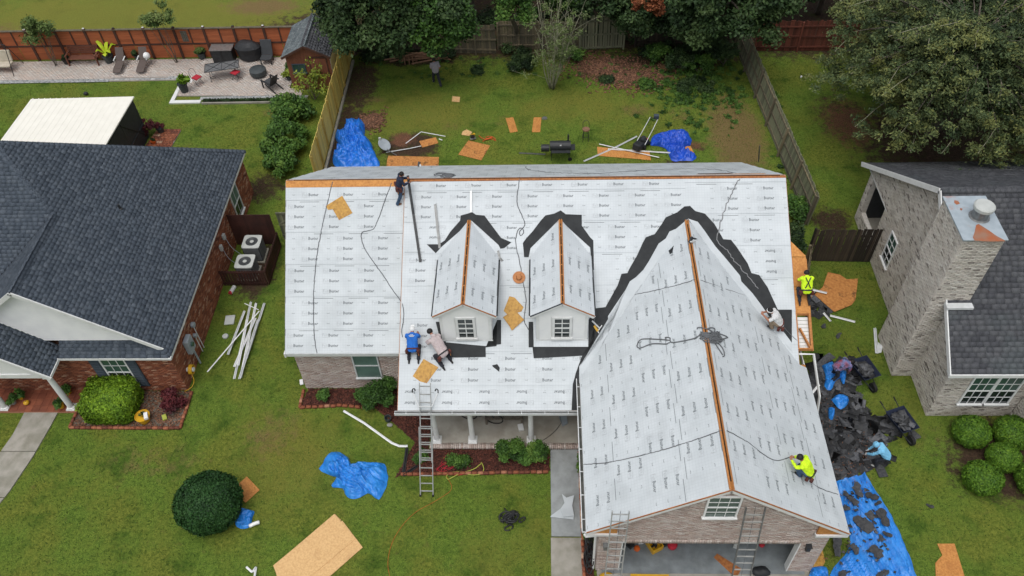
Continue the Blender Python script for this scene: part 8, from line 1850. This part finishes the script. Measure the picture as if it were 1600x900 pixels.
for s in (-1, 1): MB().bx(c.x+s*.31-.28, c.x+s*.31+.28, c.y-.22, c.y-.2, .12, .82).build('door', blackm, t)
c = at(392, 94, .05); t = thing('covered_grill', 'large grill under a black fabric cover by the fence', 'grill', c); b = MB(); b.lathe([(.62, .1), (.66, .5), (.74, .85), (.60, 1.0), (.38, 1.18), (0, 1.22)], (0, 0, 0), 28); b.v = [tuple(c+Vector((v[0]*1.05, v[1]*.62+.1, v[2]))+noise.noise_vector(Vector(v)*2.4)*.05) for v in b.v]; b.build('cover', blackc, t)
c = at(419, 97, .05); t = thing('lounge_chair', 'dark wicker chaise standing upright by the fence next to the covered grill', 'chair', c); MB().bx(c.x-.33, c.x+.33, c.y-.35, c.y+.2, .38, .44).build('seat', acdark, t); MB().prism([c+Vector((-.33, .2, .4)), c+Vector((.33, .2, .4)), c+Vector((.33, .5, 1.15)), c+Vector((-.33, .5, 1.15))], (0, .05, .02)).build('backrest', acdark, t)
for s in (-1, 1):
    for y in (-.32, .2): MB().bar(c+Vector((s*.3, y, 0)), c+Vector((s*.3, y, .4)), .05, .05).build('leg', black, t)
# wrought iron table and chairs
c = at(352, 120, .05); t = thing('patio_table', 'long wrought iron mesh table on the brick patio', 'table', (0, 0, 0)); b = MB(); hw, hd = .95, .42
MB().bx(-hw, hw, -hd, hd, .705, .712).build('mesh_top', metal_g, t)
for a, e in (((-hw, -hd), (hw, -hd)), ((hw, -hd), (hw, hd)), ((hw, hd), (-hw, hd)), ((-hw, hd), (-hw, -hd)), ((0, -hd), (0, hd)), ((-hw, -hd), (0, hd)), ((-hw, hd), (0, -hd)), ((0, -hd), (hw, hd)), ((0, hd), (hw, -hd))): b.bar((*a, .72), (*e, .72), .028, .02)
b.build('table_frame', blackm, t)
for sx in (-1, 1):
    for sy in (-1, 1): MB().tube([(sx*(hw-.25), sy*(hd-.1), .7), (sx*(hw-.2), sy*(hd-.02), .0)], .016, 5).build('leg', blackm, t)
    MB().tube([(sx*.55+.16*math.cos(a), -.62+.1*math.sin(a), .45) for a in np.linspace(0, 6.283, 16)], .014, 5).build('scroll', blackm, t)
t.location = c; t.rotation_euler = (0, 0, R(13))
def iron_chair(px, py, ang, lab):
    c = at(px, py, .05); t = thing('iron_chair', lab, 'chair', (0, 0, 0), 'folding chairs with red cushions'); MB().box((0, 0, .48), (.42, .42, .06)).build('cushion', redcush, t, bevel=.02)
    for s in (-1, 1): MB().tube([(s*.19, -.2, .45), (s*.19, .24, 0)], .012, 5).build('leg', blackm, t); MB().tube([(s*.19, .2, .45), (s*.19, -.24, 0)], .012, 5).build('leg', blackm, t)
    MB().tube(smooth_path([(-.19, .2, .45), (-.19, .27, .8), (0, .29, .95), (.19, .27, .8), (.19, .2, .45)], .06), .012, 5).build('back_hoop', blackm, t); t.location = c; t.rotation_euler = (0, 0, R(ang))
iron_chair(311, 132, 60, 'left red cushioned iron chair on the patio beside the table'); iron_chair(371, 124, -30, 'right red cushioned iron chair tucked behind the table')
c = at(405, 118, .05); t = thing('fire_pit', 'round fire pit under a black pleated cover on the patio', 'fire pit', c); b = MB(); vs = [(0, 0, .52)]; n = 40
for r_, z in ((.25, .50), (.46, .42), (.47, .2), (.40, .05)): vs += [((r_+.012*(k % 2))*math.cos(2*math.pi*k/n), (r_+.012*(k % 2))*math.sin(2*math.pi*k/n), z) for k in range(n)]
fs = [(0, 1+k, 1+(k+1) % n) for k in range(n)]+[(1+i*n+k, 1+(i+1)*n+k, 1+(i+1)*n+(k+1) % n, 1+i*n+(k+1) % n) for i in range(3) for k in range(n)]; b.add([c+Vector(v) for v in vs], fs).build('cover', pot_d, t)
c = at(425, 137, .05); t = thing('adirondack_chair', 'dark adirondack chair facing the round fire pit', 'chair', (0, 0, 0))
for k in range(5): MB().prism([(-.24+k*.1, -.35, .38), (-.15+k*.1, -.35, .38), (-.15+k*.1, .2, .26), (-.24+k*.1, .2, .26)], (0, 0, .02)).build('seat_slat', acdark, t); MB().prism([(-.24+k*.1, .18, .25), (-.15+k*.1, .18, .25), (-.14+k*.1, .55, 1.0), (-.25+k*.1, .55, 1.0)], (0, .02, 0)).build('back_slat', black, t)
for s in (-1, 1): MB().bar((s*.33, -.4, .52), (s*.33, .38, .55), .11, .025).build('armrest', black, t); MB().bar((s*.31, -.36, 0), (s*.31, -.36, .52), .08, .03).build('leg', black, t); MB().bar((s*.27, -.2, .3), (s*.27, .7, .02), .03, .1).build('rear_leg', black, t)
t.location = c; t.rotation_euler = (0, 0, R(-128))
c = at(134, 150, 0); tag(MB().sphere(c+Vector((0, .1, .1)), (.14, .12, .1), 10, 6).build('dark_ball', blackc, smooth=True), 'small dark bundle on the grass just behind the white patio cover', 'bundle')
for k, ob in enumerate([o for o in S.objects if o.parent is None and o.type == 'MESH' and 'label' in o and 'category' not in o]): ob['category'] = 'thing'
